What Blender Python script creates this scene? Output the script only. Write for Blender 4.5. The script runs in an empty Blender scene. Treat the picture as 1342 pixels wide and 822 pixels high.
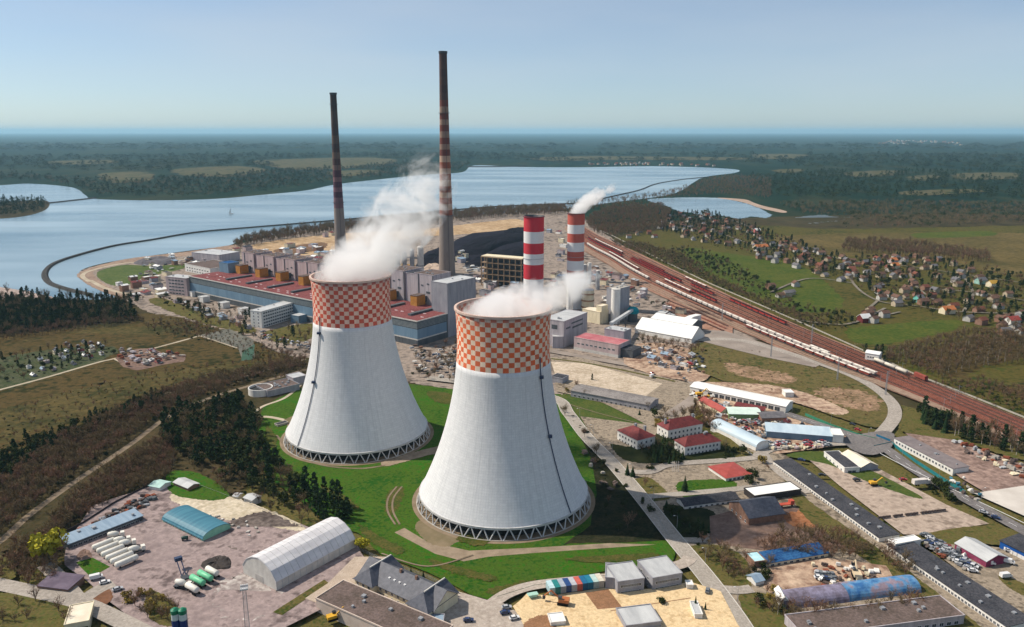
import bpy, math, random
import numpy as np
from mathutils import Vector
from mathutils.geometry import tessellate_polygon

random.seed(7)
rng = np.random.default_rng(7)
R = math.radians
SC = bpy.context.scene
COL = SC.collection

# ------------------------------------------------------------------ camera, sky, sun, exposure
CAM_H = 195.0
FPX, CX, CY = 1035.0, 671.0, 411.0
PITCH = math.atan(239 / 1035)
cam_d = bpy.data.cameras.new("camera")
cam_d.sensor_width = 36
cam_d.lens = 36 * FPX / 1342
cam_d.clip_start = 1
cam_d.clip_end = 400000
cam = bpy.data.objects.new("camera", cam_d)
cam.location = (0, 0, CAM_H)
cam.rotation_euler = (R(90) - PITCH, 0, 0)
COL.objects.link(cam)
SC.camera = cam

SUN_DIR = Vector((-0.96, 0.26, 0)).normalized()      # towards the sun, on the ground
SUN_EL = R(47)
world = bpy.data.worlds.new("World")
SC.world = world
world.use_nodes = True
wn = world.node_tree
bg = wn.nodes["Background"]
sky = wn.nodes.new("ShaderNodeTexSky")
sky.sky_type = 'NISHITA'
sky.sun_disc = False
sky.sun_elevation = SUN_EL
sky.sun_rotation = math.atan2(SUN_DIR.x, SUN_DIR.y)
sky.altitude = 200
sky.air_density = 0.75
sky.dust_density = 0.5
sky.ozone_density = 4.0
tint = wn.nodes.new("ShaderNodeMix")
tint.data_type = 'RGBA'
tint.blend_type = 'MULTIPLY'
tint.inputs[0].default_value = 1.0
tint.inputs[7].default_value = (0.94, 1.0, 0.99, 1)
wn.links.new(sky.outputs[0], tint.inputs[6])
# thin high cloud: pale streaks over the clear sky
wtc = wn.nodes.new("ShaderNodeTexCoord")
wmp = wn.nodes.new("ShaderNodeMapping")
wmp.inputs["Scale"].default_value = (1.2, 1.2, 6.0)
wn.links.new(wtc.outputs["Generated"], wmp.inputs[0])
wns = wn.nodes.new("ShaderNodeTexNoise")
wns.inputs["Scale"].default_value = 1.6
wns.inputs["Detail"].default_value = 6
wn.links.new(wmp.outputs[0], wns.inputs["Vector"])
wmr = wn.nodes.new("ShaderNodeMapRange")
wmr.inputs["From Min"].default_value = 0.35
wmr.inputs["From Max"].default_value = 0.75
wmr.inputs["To Min"].default_value = 0.24
wmr.inputs["To Max"].default_value = 0.52
wn.links.new(wns.outputs[0], wmr.inputs[0])
cloud = wn.nodes.new("ShaderNodeMix")
cloud.data_type = 'RGBA'
cloud.inputs[7].default_value = (5.6, 6.0, 6.3, 1)
wn.links.new(wmr.outputs[0], cloud.inputs[0])
wn.links.new(tint.outputs[2], cloud.inputs[6])
wn.links.new(cloud.outputs[2], bg.inputs[0])
bg.inputs[1].default_value = 0.105
sun_d = bpy.data.lights.new("sun", 'SUN')
sun_d.energy = 5.0
sun_d.angle = R(0.5)
sun_d.color = (1.0, 0.90, 0.76)
sun = bpy.data.objects.new("sun", sun_d)
sv = Vector((SUN_DIR.x * math.cos(SUN_EL), SUN_DIR.y * math.cos(SUN_EL), math.sin(SUN_EL)))
sun.rotation_euler = sv.to_track_quat('Z', 'Y').to_euler()
sun.location = (-300, 80, 500)
COL.objects.link(sun)
SC.view_settings.view_transform = 'Standard'
SC.view_settings.look = 'None'
SC.view_settings.exposure = 0.15
SC.view_settings.gamma = 1.0
SC.view_settings.use_curve_mapping = False
SC.cycles.use_denoising = True
SC.cycles.max_bounces = 8
SC.cycles.diffuse_bounces = 2
SC.cycles.glossy_bounces = 2
SC.cycles.transmission_bounces = 2
SC.cycles.transparent_max_bounces = 12
SC.cycles.volume_bounces = 6
SC.cycles.use_adaptive_sampling = True
SC.cycles.adaptive_threshold = 0.02

# ------------------------------------------------------------------ picture point -> place on the ground
CP, SP = math.cos(PITCH), math.sin(PITCH)


def G(u, v, z=0.0):
    dx = (u - CX) / FPX
    dy = (CY - v) / FPX
    fy = CP + dy * SP
    fz = -SP + dy * CP
    t = (z - CAM_H) / fz
    return (dx * t, fy * t)


def HT(u, v_ground, v_top):
    """height of something standing at (u, v_ground) whose top shows at v_top"""
    y = G(u, v_ground)[1]
    a = PITCH + math.atan((v_top - CY) / FPX)
    return CAM_H - y * math.tan(a)


# ------------------------------------------------------------------ materials
MATS = {}


def mat(name, cols, scale=0.3, rough=0.85, bump=0.0, scale2=None, metal=0.0, stretch=None, spec=0.3, coord='Object'):
    """noise-mottled surface; cols is a list of 1-3 linear colours"""
    if name in MATS:
        return MATS[name]
    m = bpy.data.materials.new(name)
    m.use_nodes = True
    nt = m.node_tree
    b = nt.nodes["Principled BSDF"]
    b.inputs["Roughness"].default_value = rough
    b.inputs["Metallic"].default_value = metal
    b.inputs["Specular IOR Level"].default_value = spec if rough < 0.82 else 0.04
    tc = nt.nodes.new("ShaderNodeTexCoord")
    src = tc.outputs[coord]
    if stretch:
        mp = nt.nodes.new("ShaderNodeMapping")
        mp.inputs["Scale"].default_value = stretch
        nt.links.new(src, mp.inputs[0])
        src = mp.outputs[0]
    n1 = nt.nodes.new("ShaderNodeTexNoise")
    n1.inputs["Scale"].default_value = scale
    n1.inputs["Detail"].default_value = 8
    n1.inputs["Roughness"].default_value = 0.65
    nt.links.new(src, n1.inputs["Vector"])
    fac = n1.outputs[0]
    if scale2:
        n2 = nt.nodes.new("ShaderNodeTexNoise")
        n2.inputs["Scale"].default_value = scale2
        n2.inputs["Detail"].default_value = 5
        nt.links.new(src, n2.inputs["Vector"])
        mx = nt.nodes.new("ShaderNodeMath")
        mx.operation = 'ADD'
        nt.links.new(fac, mx.inputs[0])
        nt.links.new(n2.outputs[0], mx.inputs[1])
        hf = nt.nodes.new("ShaderNodeMath")
        hf.operation = 'MULTIPLY'
        hf.inputs[1].default_value = 0.5
        nt.links.new(mx.outputs[0], hf.inputs[0])
        fac = hf.outputs[0]
    if len(cols) == 1:
        c = cols[0]
        cols = [tuple(x * 0.82 for x in c), tuple(min(1, x * 1.1) for x in c)]
    cr = nt.nodes.new("ShaderNodeValToRGB")
    el = cr.color_ramp.elements
    lo, hi = (0.40, 0.60) if scale2 else (0.34, 0.66)
    el[0].position = lo
    el[1].position = hi
    el[0].color = (*cols[0], 1)
    el[1].color = (*cols[-1], 1)
    if len(cols) == 3:
        e = el.new(0.5)
        e.color = (*cols[1], 1)
    nt.links.new(fac, cr.inputs[0])
    colr = cr.outputs[0]
    if scale2:
        n3 = nt.nodes.new("ShaderNodeTexNoise")
        n3.inputs["Scale"].default_value = max(0.35, scale2 * 1.6) if scale > 0.0045 else 0.02
        n3.inputs["Detail"].default_value = 4
        n3.inputs["Roughness"].default_value = 0.75
        nt.links.new(src, n3.inputs["Vector"])
        mr = nt.nodes.new("ShaderNodeMapRange")
        mr.inputs["From Min"].default_value = 0.3
        mr.inputs["From Max"].default_value = 0.7
        mr.inputs["To Min"].default_value = 0.76
        mr.inputs["To Max"].default_value = 1.2
        nt.links.new(n3.outputs[0], mr.inputs[0])
        vm = nt.nodes.new("ShaderNodeVectorMath")
        vm.operation = 'SCALE'
        nt.links.new(colr, vm.inputs[0])
        nt.links.new(mr.outputs[0], vm.inputs["Scale"])
        colr = vm.outputs[0]
    nt.links.new(colr, b.inputs["Base Color"])
    if bump:
        bp = nt.nodes.new("ShaderNodeBump")
        bp.inputs["Strength"].default_value = min(1, bump)
        bp.inputs["Distance"].default_value = 0.3
        nt.links.new(fac, bp.inputs["Height"])
        nt.links.new(bp.outputs[0], b.inputs["Normal"])
    MATS[name] = m
    return m


def glassy(name, col, rough=0.15):
    m = mat(name, [col], 0.5, rough, spec=0.6)
    return m


white_wall = mat("white_render", [(0.62, 0.60, 0.56), (0.76, 0.75, 0.72)], 0.35, 0.8, stretch=(1, 1, 0.25))
cream_wall = mat("cream_render", [(0.60, 0.52, 0.36), (0.74, 0.66, 0.48)], 0.4, 0.8, stretch=(1, 1, 0.3))
grey_wall = mat("grey_panel", [(0.22, 0.22, 0.25), (0.34, 0.34, 0.37)], 0.25, 0.7, stretch=(1, 1, 0.2))
lilac_wall = mat("lilac_cladding", [(0.31, 0.28, 0.30), (0.49, 0.44, 0.455)], 0.2, 0.65, stretch=(2, 2, 0.15))
pink_wall = mat("pink_cladding", [(0.36, 0.275, 0.275), (0.56, 0.44, 0.43)], 0.15, 0.7, stretch=(1.5, 1.5, 0.2))
blue_clad = mat("blue_cladding", [(0.11, 0.19, 0.27), (0.17, 0.265, 0.35)], 0.12, 0.5, stretch=(1.5, 1.5, 0.2))
dark_clad = mat("dark_cladding", [(0.055, 0.065, 0.075), (0.10, 0.11, 0.12)], 0.2, 0.6, stretch=(1.5, 1.5, 0.2))
brick_wall = mat("brown_brick", [(0.19, 0.11, 0.08), (0.30, 0.18, 0.13)], 0.5, 0.9)
dark_roof = mat("bitumen_roof", [(0.035, 0.037, 0.045), (0.075, 0.075, 0.085)], 0.15, 0.85, scale2=1.2)
brown_roof = mat("old_brown_roof", [(0.09, 0.07, 0.06), (0.16, 0.12, 0.11)], 0.12, 0.9, scale2=0.9)
slate_roof = mat("slate_roof", [(0.05, 0.055, 0.075), (0.10, 0.105, 0.13)], 0.6, 0.6, bump=0.2)
red_roof = mat("dark_red_tile", [(0.095, 0.016, 0.018), (0.19, 0.036, 0.034)], 0.5, 0.75, bump=0.2)
bright_red_roof = mat("red_sheet_roof", [(0.27, 0.045, 0.035), (0.38, 0.075, 0.06)], 0.3, 0.6)
hall_roof = mat("hall_red_roof", [(0.10, 0.030, 0.034), (0.22, 0.078, 0.076), (0.155, 0.048, 0.052)], 0.05, 0.85, scale2=0.6)
grey_roof = mat("grey_sheet_roof", [(0.36, 0.37, 0.38), (0.52, 0.53, 0.53)], 0.2, 0.6, stretch=(1, 0.3, 1))
pale_blue_roof = mat("pale_blue_roof", [(0.38, 0.48, 0.56), (0.52, 0.62, 0.68)], 0.15, 0.45, stretch=(1, 0.3, 1))
white_roof = mat("white_sheet_roof", [(0.66, 0.66, 0.64), (0.82, 0.82, 0.80)], 0.12, 0.6)
teal_roof = mat("teal_sheet_roof", [(0.028, 0.125, 0.19), (0.06, 0.20, 0.265)], 0.2, 0.5, stretch=(3, 0.2, 1))
blue_roof = mat("blue_sheet_roof", [(0.012, 0.045, 0.15), (0.035, 0.12, 0.27)], 0.15, 0.85, scale2=1.0)
blue_grey_roof = mat("blue_grey_roof", [(0.19, 0.27, 0.36), (0.28, 0.37, 0.46)], 0.2, 0.5, stretch=(3, 0.3, 1))
cream_roof = mat("cream_roof", [(0.62, 0.54, 0.42), (0.76, 0.68, 0.55)], 0.2, 0.7)
orange_roof = mat("orange_tile", [(0.42, 0.13, 0.04), (0.56, 0.20, 0.07)], 0.5, 0.8)
house_brown_roof = mat("brown_tile", [(0.10, 0.06, 0.045), (0.17, 0.10, 0.075)], 0.4, 0.85)
house_grey_roof = mat("grey_tile", [(0.10, 0.10, 0.11), (0.18, 0.17, 0.18)], 0.4, 0.85)
glass = glassy("window_glass", (0.035, 0.045, 0.06))
frame_white = mat("white_frame", [(0.7, 0.7, 0.7)], 0.5, 0.5)
concrete = mat("concrete", [(0.30, 0.28, 0.25), (0.42, 0.39, 0.35)], 0.3, 0.9, stretch=(1, 1, 0.3))
pale_concrete = mat("pale_concrete", [(0.46, 0.44, 0.41), (0.60, 0.58, 0.54)], 0.3, 0.9)
steel = mat("grey_steel", [(0.25, 0.26, 0.28), (0.36, 0.37, 0.39)], 0.4, 0.5, metal=0.3)
dark_steel = mat("dark_steel", [(0.03, 0.035, 0.045), (0.06, 0.065, 0.075)], 0.4, 0.6)
blue_steel = mat("dark_blue_steel", [(0.02, 0.035, 0.08), (0.03, 0.05, 0.11)], 0.4, 0.6)
rust = mat("rusty_steel", [(0.16, 0.05, 0.03), (0.28, 0.10, 0.06)], 0.5, 0.85)
yellow_clad = mat("yellow_cladding", [(0.36, 0.155, 0.025), (0.50, 0.235, 0.045)], 0.3, 0.7)
tyre = mat("tyre_rubber", [(0.012, 0.012, 0.013)], 1, 0.9)
soot = mat("dark_water_interior", [(0.02, 0.022, 0.025)], 0.3, 0.8)


# ------------------------------------------------------------------ mesh building
class MB:
    def __init__(s):
        s.v = []
        s.f = []
        s.m = []
        s.cur = 0

    def add(s, vs, fs):
        o = len(s.v)
        s.v.extend(vs)
        for f in fs:
            s.f.append(tuple(i + o for i in f))
            s.m.append(s.cur)
        return s

    def box(s, x0, x1, y0, y1, z0, z1):
        return s.add([(x0, y0, z0), (x1, y0, z0), (x1, y1, z0), (x0, y1, z0), (x0, y0, z1), (x1, y0, z1), (x1, y1, z1), (x0, y1, z1)],
                     [(0, 3, 2, 1), (4, 5, 6, 7), (0, 1, 5, 4), (1, 2, 6, 5), (2, 3, 7, 6), (3, 0, 4, 7)])

    def extrude_x(s, prof, x0, x1):
        """closed (y, z) profile, counter-clockwise seen from +x, run along x"""
        n = len(prof)
        vs = [(x0, y, z) for y, z in prof] + [(x1, y, z) for y, z in prof]
        fs = [(i, (i + 1) % n, n + (i + 1) % n, n + i) for i in range(n)]
        fs = [(a, d, c, b) for a, b, c, d in fs]
        s.add(vs, [tuple(f) for f in fs])
        s.add([], [])
        o = len(s.v) - 2 * n
        s.f.append(tuple(o + i for i in range(n))[::-1])
        s.m.append(s.cur)
        s.f.append(tuple(o + n + i for i in range(n)))
        s.m.append(s.cur)
        return s

    def rev(s, prof, n=24, cx=0, cy=0, cap=True):
        """(r, z) profile turned round the z axis"""
        o = len(s.v)
        for r, z in prof:
            for k in range(n):
                a = 2 * math.pi * k / n
                s.v.append((cx + r * math.cos(a), cy + r * math.sin(a), z))
        for i in range(len(prof) - 1):
            for k in range(n):
                k2 = (k + 1) % n
                s.f.append((o + i * n + k, o + i * n + k2, o + (i + 1) * n + k2, o + (i + 1) * n + k))
                s.m.append(s.cur)
        if cap:
            s.f.append(tuple(o + k for k in range(n))[::-1])
            s.m.append(s.cur)
            s.f.append(tuple(o + (len(prof) - 1) * n + k for k in range(n)))
            s.m.append(s.cur)
        return s

    def tube(s, p, q, r, r2=None, n=6):
        p = Vector(p)
        q = Vector(q)
        r2 = r if r2 is None else r2
        d = (q - p).normalized()
        a = d.orthogonal().normalized()
        b = d.cross(a)
        o = len(s.v)
        for c, rr in ((p, r), (q, r2)):
            for k in range(n):
                t = 2 * math.pi * k / n
                w = c + a * math.cos(t) * rr + b * math.sin(t) * rr
                s.v.append(tuple(w))
        for k in range(n):
            k2 = (k + 1) % n
            s.f.append((o + k, o + k2, o + n + k2, o + n + k))
            s.m.append(s.cur)
        s.f.append(tuple(o + k for k in range(n))[::-1])
        s.f.append(tuple(o + n + k for k in range(n)))
        s.m += [s.cur, s.cur]
        return s

    def mesh(s, name, mats, smooth=False):
        me = bpy.data.meshes.new(name)
        me.from_pydata(s.v, [], s.f)
        for m in (mats if isinstance(mats, (list, tuple)) else [mats]):
            me.materials.append(m)
        if max(s.m, default=0) > 0:
            me.polygons.foreach_set("material_index", s.m)
        if smooth:
            me.polygons.foreach_set("use_smooth", [True] * len(s.f))
        me.update()
        return me

    def build(s, name, mats, parent=None, smooth=False):
        o = bpy.data.objects.new(name, s.mesh(name, mats, smooth))
        COL.objects.link(o)
        if parent:
            o.parent = parent
        return o


def tag(o, label=None, cat=None, group=None, kind=None):
    if label:
        o["label"] = label
    if cat:
        o["category"] = cat
    if group:
        o["group"] = group
    if kind:
        o["kind"] = kind
    return o


def thing(name, label, cat, loc=(0, 0, 0), rot=0.0, group=None):
    o = bpy.data.objects.new(name, None)
    o.empty_display_size = 1
    o.location = loc if len(loc) == 3 else (loc[0], loc[1], 0)
    o.rotation_euler = (0, 0, rot)
    COL.objects.link(o)
    return tag(o, label, cat, group)


CHILD = {}


def kids(root, objs):
    CHILD[root.name] = objs
    return root


def dup(root, loc, rot=0.0, scale=1.0, label=None, group=None):
    """copy a thing with its parts (and their sub-parts)"""
    r = root.copy()
    COL.objects.link(r)
    r.location = loc if len(loc) == 3 else (loc[0], loc[1], root.location[2])
    r.rotation_euler = (0, 0, rot)
    r.scale = (scale, scale, scale) if not isinstance(scale, tuple) else scale
    if label:
        r["label"] = label
    if group:
        r["group"] = group
    for c in CHILD[root.name]:
        k = c.copy()
        COL.objects.link(k)
        k.parent = r
    return r


def link_mesh(name, me, parent, loc=(0, 0, 0), rot=(0, 0, 0)):
    o = bpy.data.objects.new(name, me)
    o.location = loc
    o.rotation_euler = rot
    o.parent = parent
    COL.objects.link(o)
    return o


# ------------------------------------------------------------------ the ground: sheets
LAYER = [0.0]


def catmull(pts, closed, n=6):
    out = []
    m = len(pts)
    rg = range(m) if closed else range(m - 1)
    for i in rg:
        g = (lambda k: pts[k % m]) if closed else (lambda k: pts[max(0, min(m - 1, k))])
        p0, p1, p2, p3 = g(i - 1), g(i), g(i + 1), g(i + 2)
        for j in range(n):
            t = j / n
            out.append(tuple(0.5 * (2 * b + (c - a) * t + (2 * a - 5 * b + 4 * c - d) * t * t + (3 * b - a - 3 * c + d) * t ** 3)
                             for a, b, c, d in zip(p0, p1, p2, p3)))
    if not closed:
        out.append(pts[-1])
    return out


def sheet(name, px, material, smooth=True, jitter=0.0, dz=0.012, world=False, kind='structure', z=None):
    """a flat area of ground cover lying on the one below; px are picture points"""
    pts = [tuple(map(float, p)) for p in px]
    if smooth:
        pts = catmull(pts, True, 6)
    w = pts if world else [G(*p) for p in pts]
    if jitter:
        q = []
        for i in range(len(w)):
            a, b = w[i], w[(i + 1) % len(w)]
            for k in range(3):
                t = k / 3
                q.append((a[0] + (b[0] - a[0]) * t + random.uniform(-jitter, jitter), a[1] + (b[1] - a[1]) * t + random.uniform(-jitter, jitter)))
        w = q
    LAYER[0] += dz
    zz = LAYER[0] if z is None else z
    vs = [Vector((x, y, zz)) for x, y in w]
    tris = tessellate_polygon([vs])
    mb = MB()
    fs = []
    for a, b, c in tris:
        n = (vs[b] - vs[a]).cross(vs[c] - vs[a])
        fs.append((a, b, c) if n.z > 0 else (a, c, b))
    mb.add([tuple(v) for v in vs], fs)
    o = mb.build(name, material)
    return tag(o, kind=kind)


def ribbon_world(pts, width, z, off=0.0):
    vs = []
    n = len(pts)
    for i in range(n):
        a = Vector(pts[max(0, i - 1)][:2])
        b = Vector(pts[min(n - 1, i + 1)][:2])
        d = (b - a).normalized()
        nn = Vector((-d.y, d.x))
        p = Vector(pts[i][:2]) + nn * off
        vs.append((p.x + nn.x * width / 2, p.y + nn.y * width / 2, z))
        vs.append((p.x - nn.x * width / 2, p.y - nn.y * width / 2, z))
    return vs, [(2 * i, 2 * i + 1, 2 * i + 3, 2 * i + 2) for i in range(n - 1)]


def way(name, px, width, material, kerb=False, line=False, z=None):
    """a road or path along picture points"""
    pts = catmull([G(*p) for p in px], False, 8)
    LAYER[0] += 0.012
    zz = LAYER[0] if z is None else z
    mb = MB()
    mb.add(*ribbon_world(pts, width, zz))
    o = tag(mb.build(name, material), kind='structure')
    if kerb:
        kb = MB()
        for s in (-1, 1):
            vs, fs = ribbon_world(pts, 0.3, zz + 0.12, s * (width / 2 + 0.15))
            kb.add(vs, fs)
            kb.add([(x, y, z_ - 0.12) if i % 2 == (0 if s < 0 else 1) else (x, y, z_) for i, (x, y, z_) in
                    enumerate(ribbon_world(pts, 0.004, zz + 0.12, s * (width / 2))[0])], fs)
        tag(kb.build("kerb", pale_concrete), kind='structure')
    if line:
        lb = MB()
        d = 0
        vs, fs = ribbon_world(pts, 0.22, zz + 0.006)
        for i, f in enumerate(fs):
            if i % 2 == 0:
                lb.add([vs[k] for k in f], [(0, 1, 2, 3)])
        tag(lb.build("road_marking", frame_white), kind='structure')
    return o, pts


wood_floor = mat("forest_floor", [(0.030, 0.026, 0.012), (0.055, 0.044, 0.022), (0.040, 0.038, 0.016)], 0.004, 0.95, scale2=0.03)
far_land = mat("far_land", [(0.004, 0.018, 0.012), (0.009, 0.026, 0.015), (0.026, 0.034, 0.016)], 0.0011, 0.95, scale2=0.008, stretch=(1, 0.35, 1))
field_olive = mat("olive_field", [(0.022, 0.026, 0.008), (0.085, 0.058, 0.022), (0.045, 0.040, 0.014)], 0.014, 0.95, scale2=0.15)
field_tan = mat("tan_field", [(0.060, 0.052, 0.016), (0.13, 0.095, 0.036)], 0.01, 0.95, scale2=0.12)
meadow = mat("meadow", [(0.026, 0.038, 0.008), (0.090, 0.072, 0.020), (0.050, 0.060, 0.012)], 0.012, 0.95, scale2=0.15)
lawn_green = mat("lawn_grass", [(0.016, 0.072, 0.007), (0.058, 0.098, 0.013), (0.022, 0.108, 0.007)], 0.035, 0.95, scale2=0.6)
rough_grass = mat("rough_grass", [(0.045, 0.060, 0.014), (0.12, 0.095, 0.035), (0.075, 0.085, 0.022)], 0.05, 0.95, scale2=0.5)
scrub_soil = mat("scrub_soil", [(0.035, 0.033, 0.014), (0.075, 0.055, 0.028)], 0.03, 0.95, scale2=0.4)
yard_pink = mat("worn_pink_concrete", [(0.13, 0.10, 0.098), (0.31, 0.245, 0.235), (0.235, 0.185, 0.18)], 0.025, 0.9, scale2=0.25)
yard_tan = mat("tan_gravel", [(0.11, 0.09, 0.068), (0.31, 0.255, 0.195), (0.20, 0.165, 0.125)], 0.03, 0.9, scale2=0.4)
yard_brown = mat("brown_yard", [(0.13, 0.085, 0.07), (0.22, 0.15, 0.12)], 0.04, 0.9, scale2=0.3)
sand = mat("yellow_sand", [(0.50, 0.36, 0.20), (0.66, 0.50, 0.30), (0.58, 0.44, 0.26)], 0.06, 0.95, scale2=0.5)
red_earth = mat("red_earth", [(0.25, 0.10, 0.045), (0.38, 0.18, 0.09)], 0.05, 0.95, scale2=0.5)
pit_soil = mat("pit_soil", [(0.20, 0.11, 0.06), (0.30, 0.16, 0.09)], 0.3, 0.95, scale2=1.5)
dark_ash = mat("dark_ash", [(0.07, 0.055, 0.05), (0.17, 0.14, 0.125)], 0.05, 0.95, scale2=0.4)
plant_soil = mat("plant_ground", [(0.07, 0.058, 0.05), (0.30, 0.245, 0.205), (0.155, 0.13, 0.112)], 0.012, 0.9, scale2=0.10)
asphalt = mat("asphalt", [(0.13, 0.12, 0.12), (0.20, 0.185, 0.18)], 0.05, 0.9, scale2=0.6)
pale_road = mat("pale_worn_asphalt", [(0.27, 0.24, 0.21), (0.38, 0.34, 0.30)], 0.05, 0.9, scale2=0.6)
ballast = mat("rail_ballast", [(0.17, 0.085, 0.055), (0.34, 0.20, 0.145), (0.25, 0.135, 0.095)], 0.02, 0.95, scale2=0.2)
pale_path = mat("pale_path", [(0.32, 0.27, 0.20), (0.46, 0.40, 0.31)], 0.06, 0.9)
bank_soil = mat("shore_bank", [(0.20, 0.14, 0.11), (0.34, 0.25, 0.19)], 0.02, 0.95, scale2=0.2)


def water_mat():
    m = bpy.data.materials.new("lake_water")
    m.use_nodes = True
    nt = m.node_tree
    b = nt.nodes["Principled BSDF"]
    b.inputs["Roughness"].default_value = 0.22
    b.inputs["IOR"].default_value = 1.33
    tc = nt.nodes.new("ShaderNodeTexCoord")
    mp = nt.nodes.new("ShaderNodeMapping")
    mp.inputs["Scale"].default_value = (0.6, 2.2, 1)
    nt.links.new(tc.outputs["Object"], mp.inputs[0])
    n = nt.nodes.new("ShaderNodeTexNoise")
    n.inputs["Scale"].default_value = 0.0022
    n.inputs["Detail"].default_value = 6
    nt.links.new(mp.outputs[0], n.inputs["Vector"])
    cr = nt.nodes.new("ShaderNodeValToRGB")
    cr.color_ramp.elements[0].color = (0.09, 0.16, 0.21, 1)
    cr.color_ramp.elements[1].color = (0.28, 0.37, 0.42, 1)
    cr.color_ramp.elements[0].position = 0.35
    cr.color_ramp.elements[1].position = 0.65
    nt.links.new(n.outputs[0], cr.inputs[0])
    nt.links.new(cr.outputs[0], b.inputs["Base Color"])
    n2 = nt.nodes.new("ShaderNodeTexNoise")
    n2.inputs["Scale"].default_value = 0.25
    n2.inputs["Detail"].default_value = 3
    nt.links.new(mp.outputs[0], n2.inputs["Vector"])
    bp = nt.nodes.new("ShaderNodeBump")
    bp.inputs["Strength"].default_value = 0.25
    bp.inputs["Distance"].default_value = 0.5
    nt.links.new(n2.outputs[0], bp.inputs["Height"])
    nt.links.new(bp.outputs[0], b.inputs["Normal"])
    return m


water = water_mat()

# base ground, one sheet out to the horizon
g = MB()
g.add([(-70000, -1500, 0), (70000, -1500, 0), (70000, 78000, 0), (-70000, 78000, 0)], [(0, 1, 2, 3)])
tag(g.build("ground", far_land), kind='structure')

near = [(-900, -300), (900, -300), (1700, 1300), (1200, 1900), (300, 1750), (-700, 1300), (-1300, 1000)]
sheet("ground_cover", near, wood_floor, world=True, dz=0.05)

sheet("ground_cover", [(560, 500), (740, 520), (900, 500), (930, 455), (1060, 478), (1180, 530), (1500, 640), (1500, 900), (-200, 900), (-200, 780), (60, 740), (100, 690), (200, 640), (330, 600), (400, 640), (500, 640)], rough_grass, world=False, jitter=1)
# fields and villages' ground right of the railway
sheet("field", [(800, 318), (880, 300), (1000, 296), (1100, 300), (1342, 296), (1500, 300), (1500, 640), (1342, 560), (1240, 508), (1060, 432), (900, 362)], meadow, jitter=6)
sheet("field", [(1015, 312), (1120, 306), (1342, 306), (1450, 320), (1450, 372), (1342, 366), (1240, 344), (1150, 338), (1060, 330)], field_tan, jitter=5)
sheet("field", [(900, 325), (960, 333), (1040, 345), (1085, 372), (1105, 402), (1060, 410), (1000, 392), (950, 368), (905, 345)], mat("bright_meadow", [(0.038, 0.068, 0.010), (0.085, 0.092, 0.018)], 0.02, 0.95, scale2=0.2), jitter=3)
sheet("field", [(1110, 432), (1180, 424), (1255, 420), (1250, 432), (1200, 444), (1150, 452), (1120, 448)], MATS["bright_meadow"], jitter=2)
sheet("field", [(1200, 306), (1290, 303), (1300, 309), (1210, 312)], MATS["bright_meadow"], jitter=2)
sheet("field", [(1190, 470), (1260, 448), (1342, 440), (1400, 450), (1400, 520), (1342, 520), (1270, 500)], field_olive, jitter=4)
sheet("field", [(1270, 490), (1342, 470), (1342, 500), (1290, 505)], meadow, jitter=3)

# lake
sheet("lake", [(-60, 244), (0, 243), (40, 241), (95, 246), (112, 256), (125, 261), (200, 263), (280, 261), (340, 256), (400, 250), (440, 242), (500, 235), (560, 229),
               (605, 226), (622, 217), (680, 219), (760, 219.5), (850, 218), (900, 219), (940, 220.5), (968, 223), (962, 227), (925, 232), (908, 240),
               (895, 249), (870, 257), (800, 266), (740, 274), (660, 280), (600, 286), (480, 295), (400, 304), (320, 313), (300, 322), (240, 330), (160, 341), (118, 350), (104, 358), (112, 368), (140, 378), (160, 386), (130, 393),
               (60, 390), (0, 378), (-80, 368), (-300, 330)], water, z=0.45)
sheet("lake", [(848, 262), (868, 260), (900, 259), (922, 259), (948, 260.5), (966, 264), (984, 269), (996, 274), (1010, 281), (1004, 286), (985, 284), (968, 287), (945, 283), (925, 284), (905, 279), (890, 277), (875, 271), (860, 267)], water, jitter=5, z=0.46)
sheet("pond", [(1034, 288), (1052, 284), (1078, 282), (1098, 285), (1116, 285), (1104, 289), (1080, 291), (1058, 293)], mat("shallow_pond", [(0.05, 0.07, 0.08), (0.11, 0.14, 0.15)], 0.02, 0.4), jitter=6, z=0.46)
sheet("beach", [(940, 259.5), (975, 261.5), (988, 266), (1000, 270), (1030, 277), (1024, 279), (996, 273), (982, 268), (965, 263.5)], mat("pinkish_sand", [(0.30, 0.22, 0.17), (0.40, 0.30, 0.24)], 0.02), z=0.5)

# clearings and fields among the far woods
CLEAR = [[(330, 212), (400, 208), (480, 207), (520, 210), (500, 217), (430, 222), (380, 222)], [(230, 222), (310, 218), (350, 224), (300, 232), (240, 230)], [(430, 226), (470, 223), (500, 224), (480, 229), (440, 232)],
         [(700, 207), (780, 205), (900, 206), (985, 207), (960, 210), (820, 210), (720, 211)], [(985, 203), (1030, 202), (1062, 204), (1040, 208), (1000, 208)], [(1190, 232), (1225, 230), (1230, 235), (1200, 237)], [(1110, 226), (1180, 224), (1175, 230), (1120, 232)],
         [(1015, 223), (1050, 222), (1048, 226), (1020, 227)], [(1250, 228), (1330, 227), (1330, 234), (1265, 236)], [(60, 212), (140, 210), (150, 214), (80, 216)], [(1180, 252), (1260, 248), (1290, 252), (1200, 257)], [(130, 228), (190, 226), (200, 236), (150, 240)]]
far_field = mat("far_field", [(0.020, 0.036, 0.014), (0.10, 0.085, 0.045), (0.045, 0.055, 0.020)], 0.0045, 0.95, scale2=0.02)
for q in CLEAR:
    sheet("field", q, far_field, jitter=14, z=1.2)

# wooded island in the bay
sheet("island", [(-40, 266), (0, 265), (45, 263), (64, 265), (60, 275), (36, 283), (0, 287), (-40, 288)], wood_floor, z=0.7)

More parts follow.
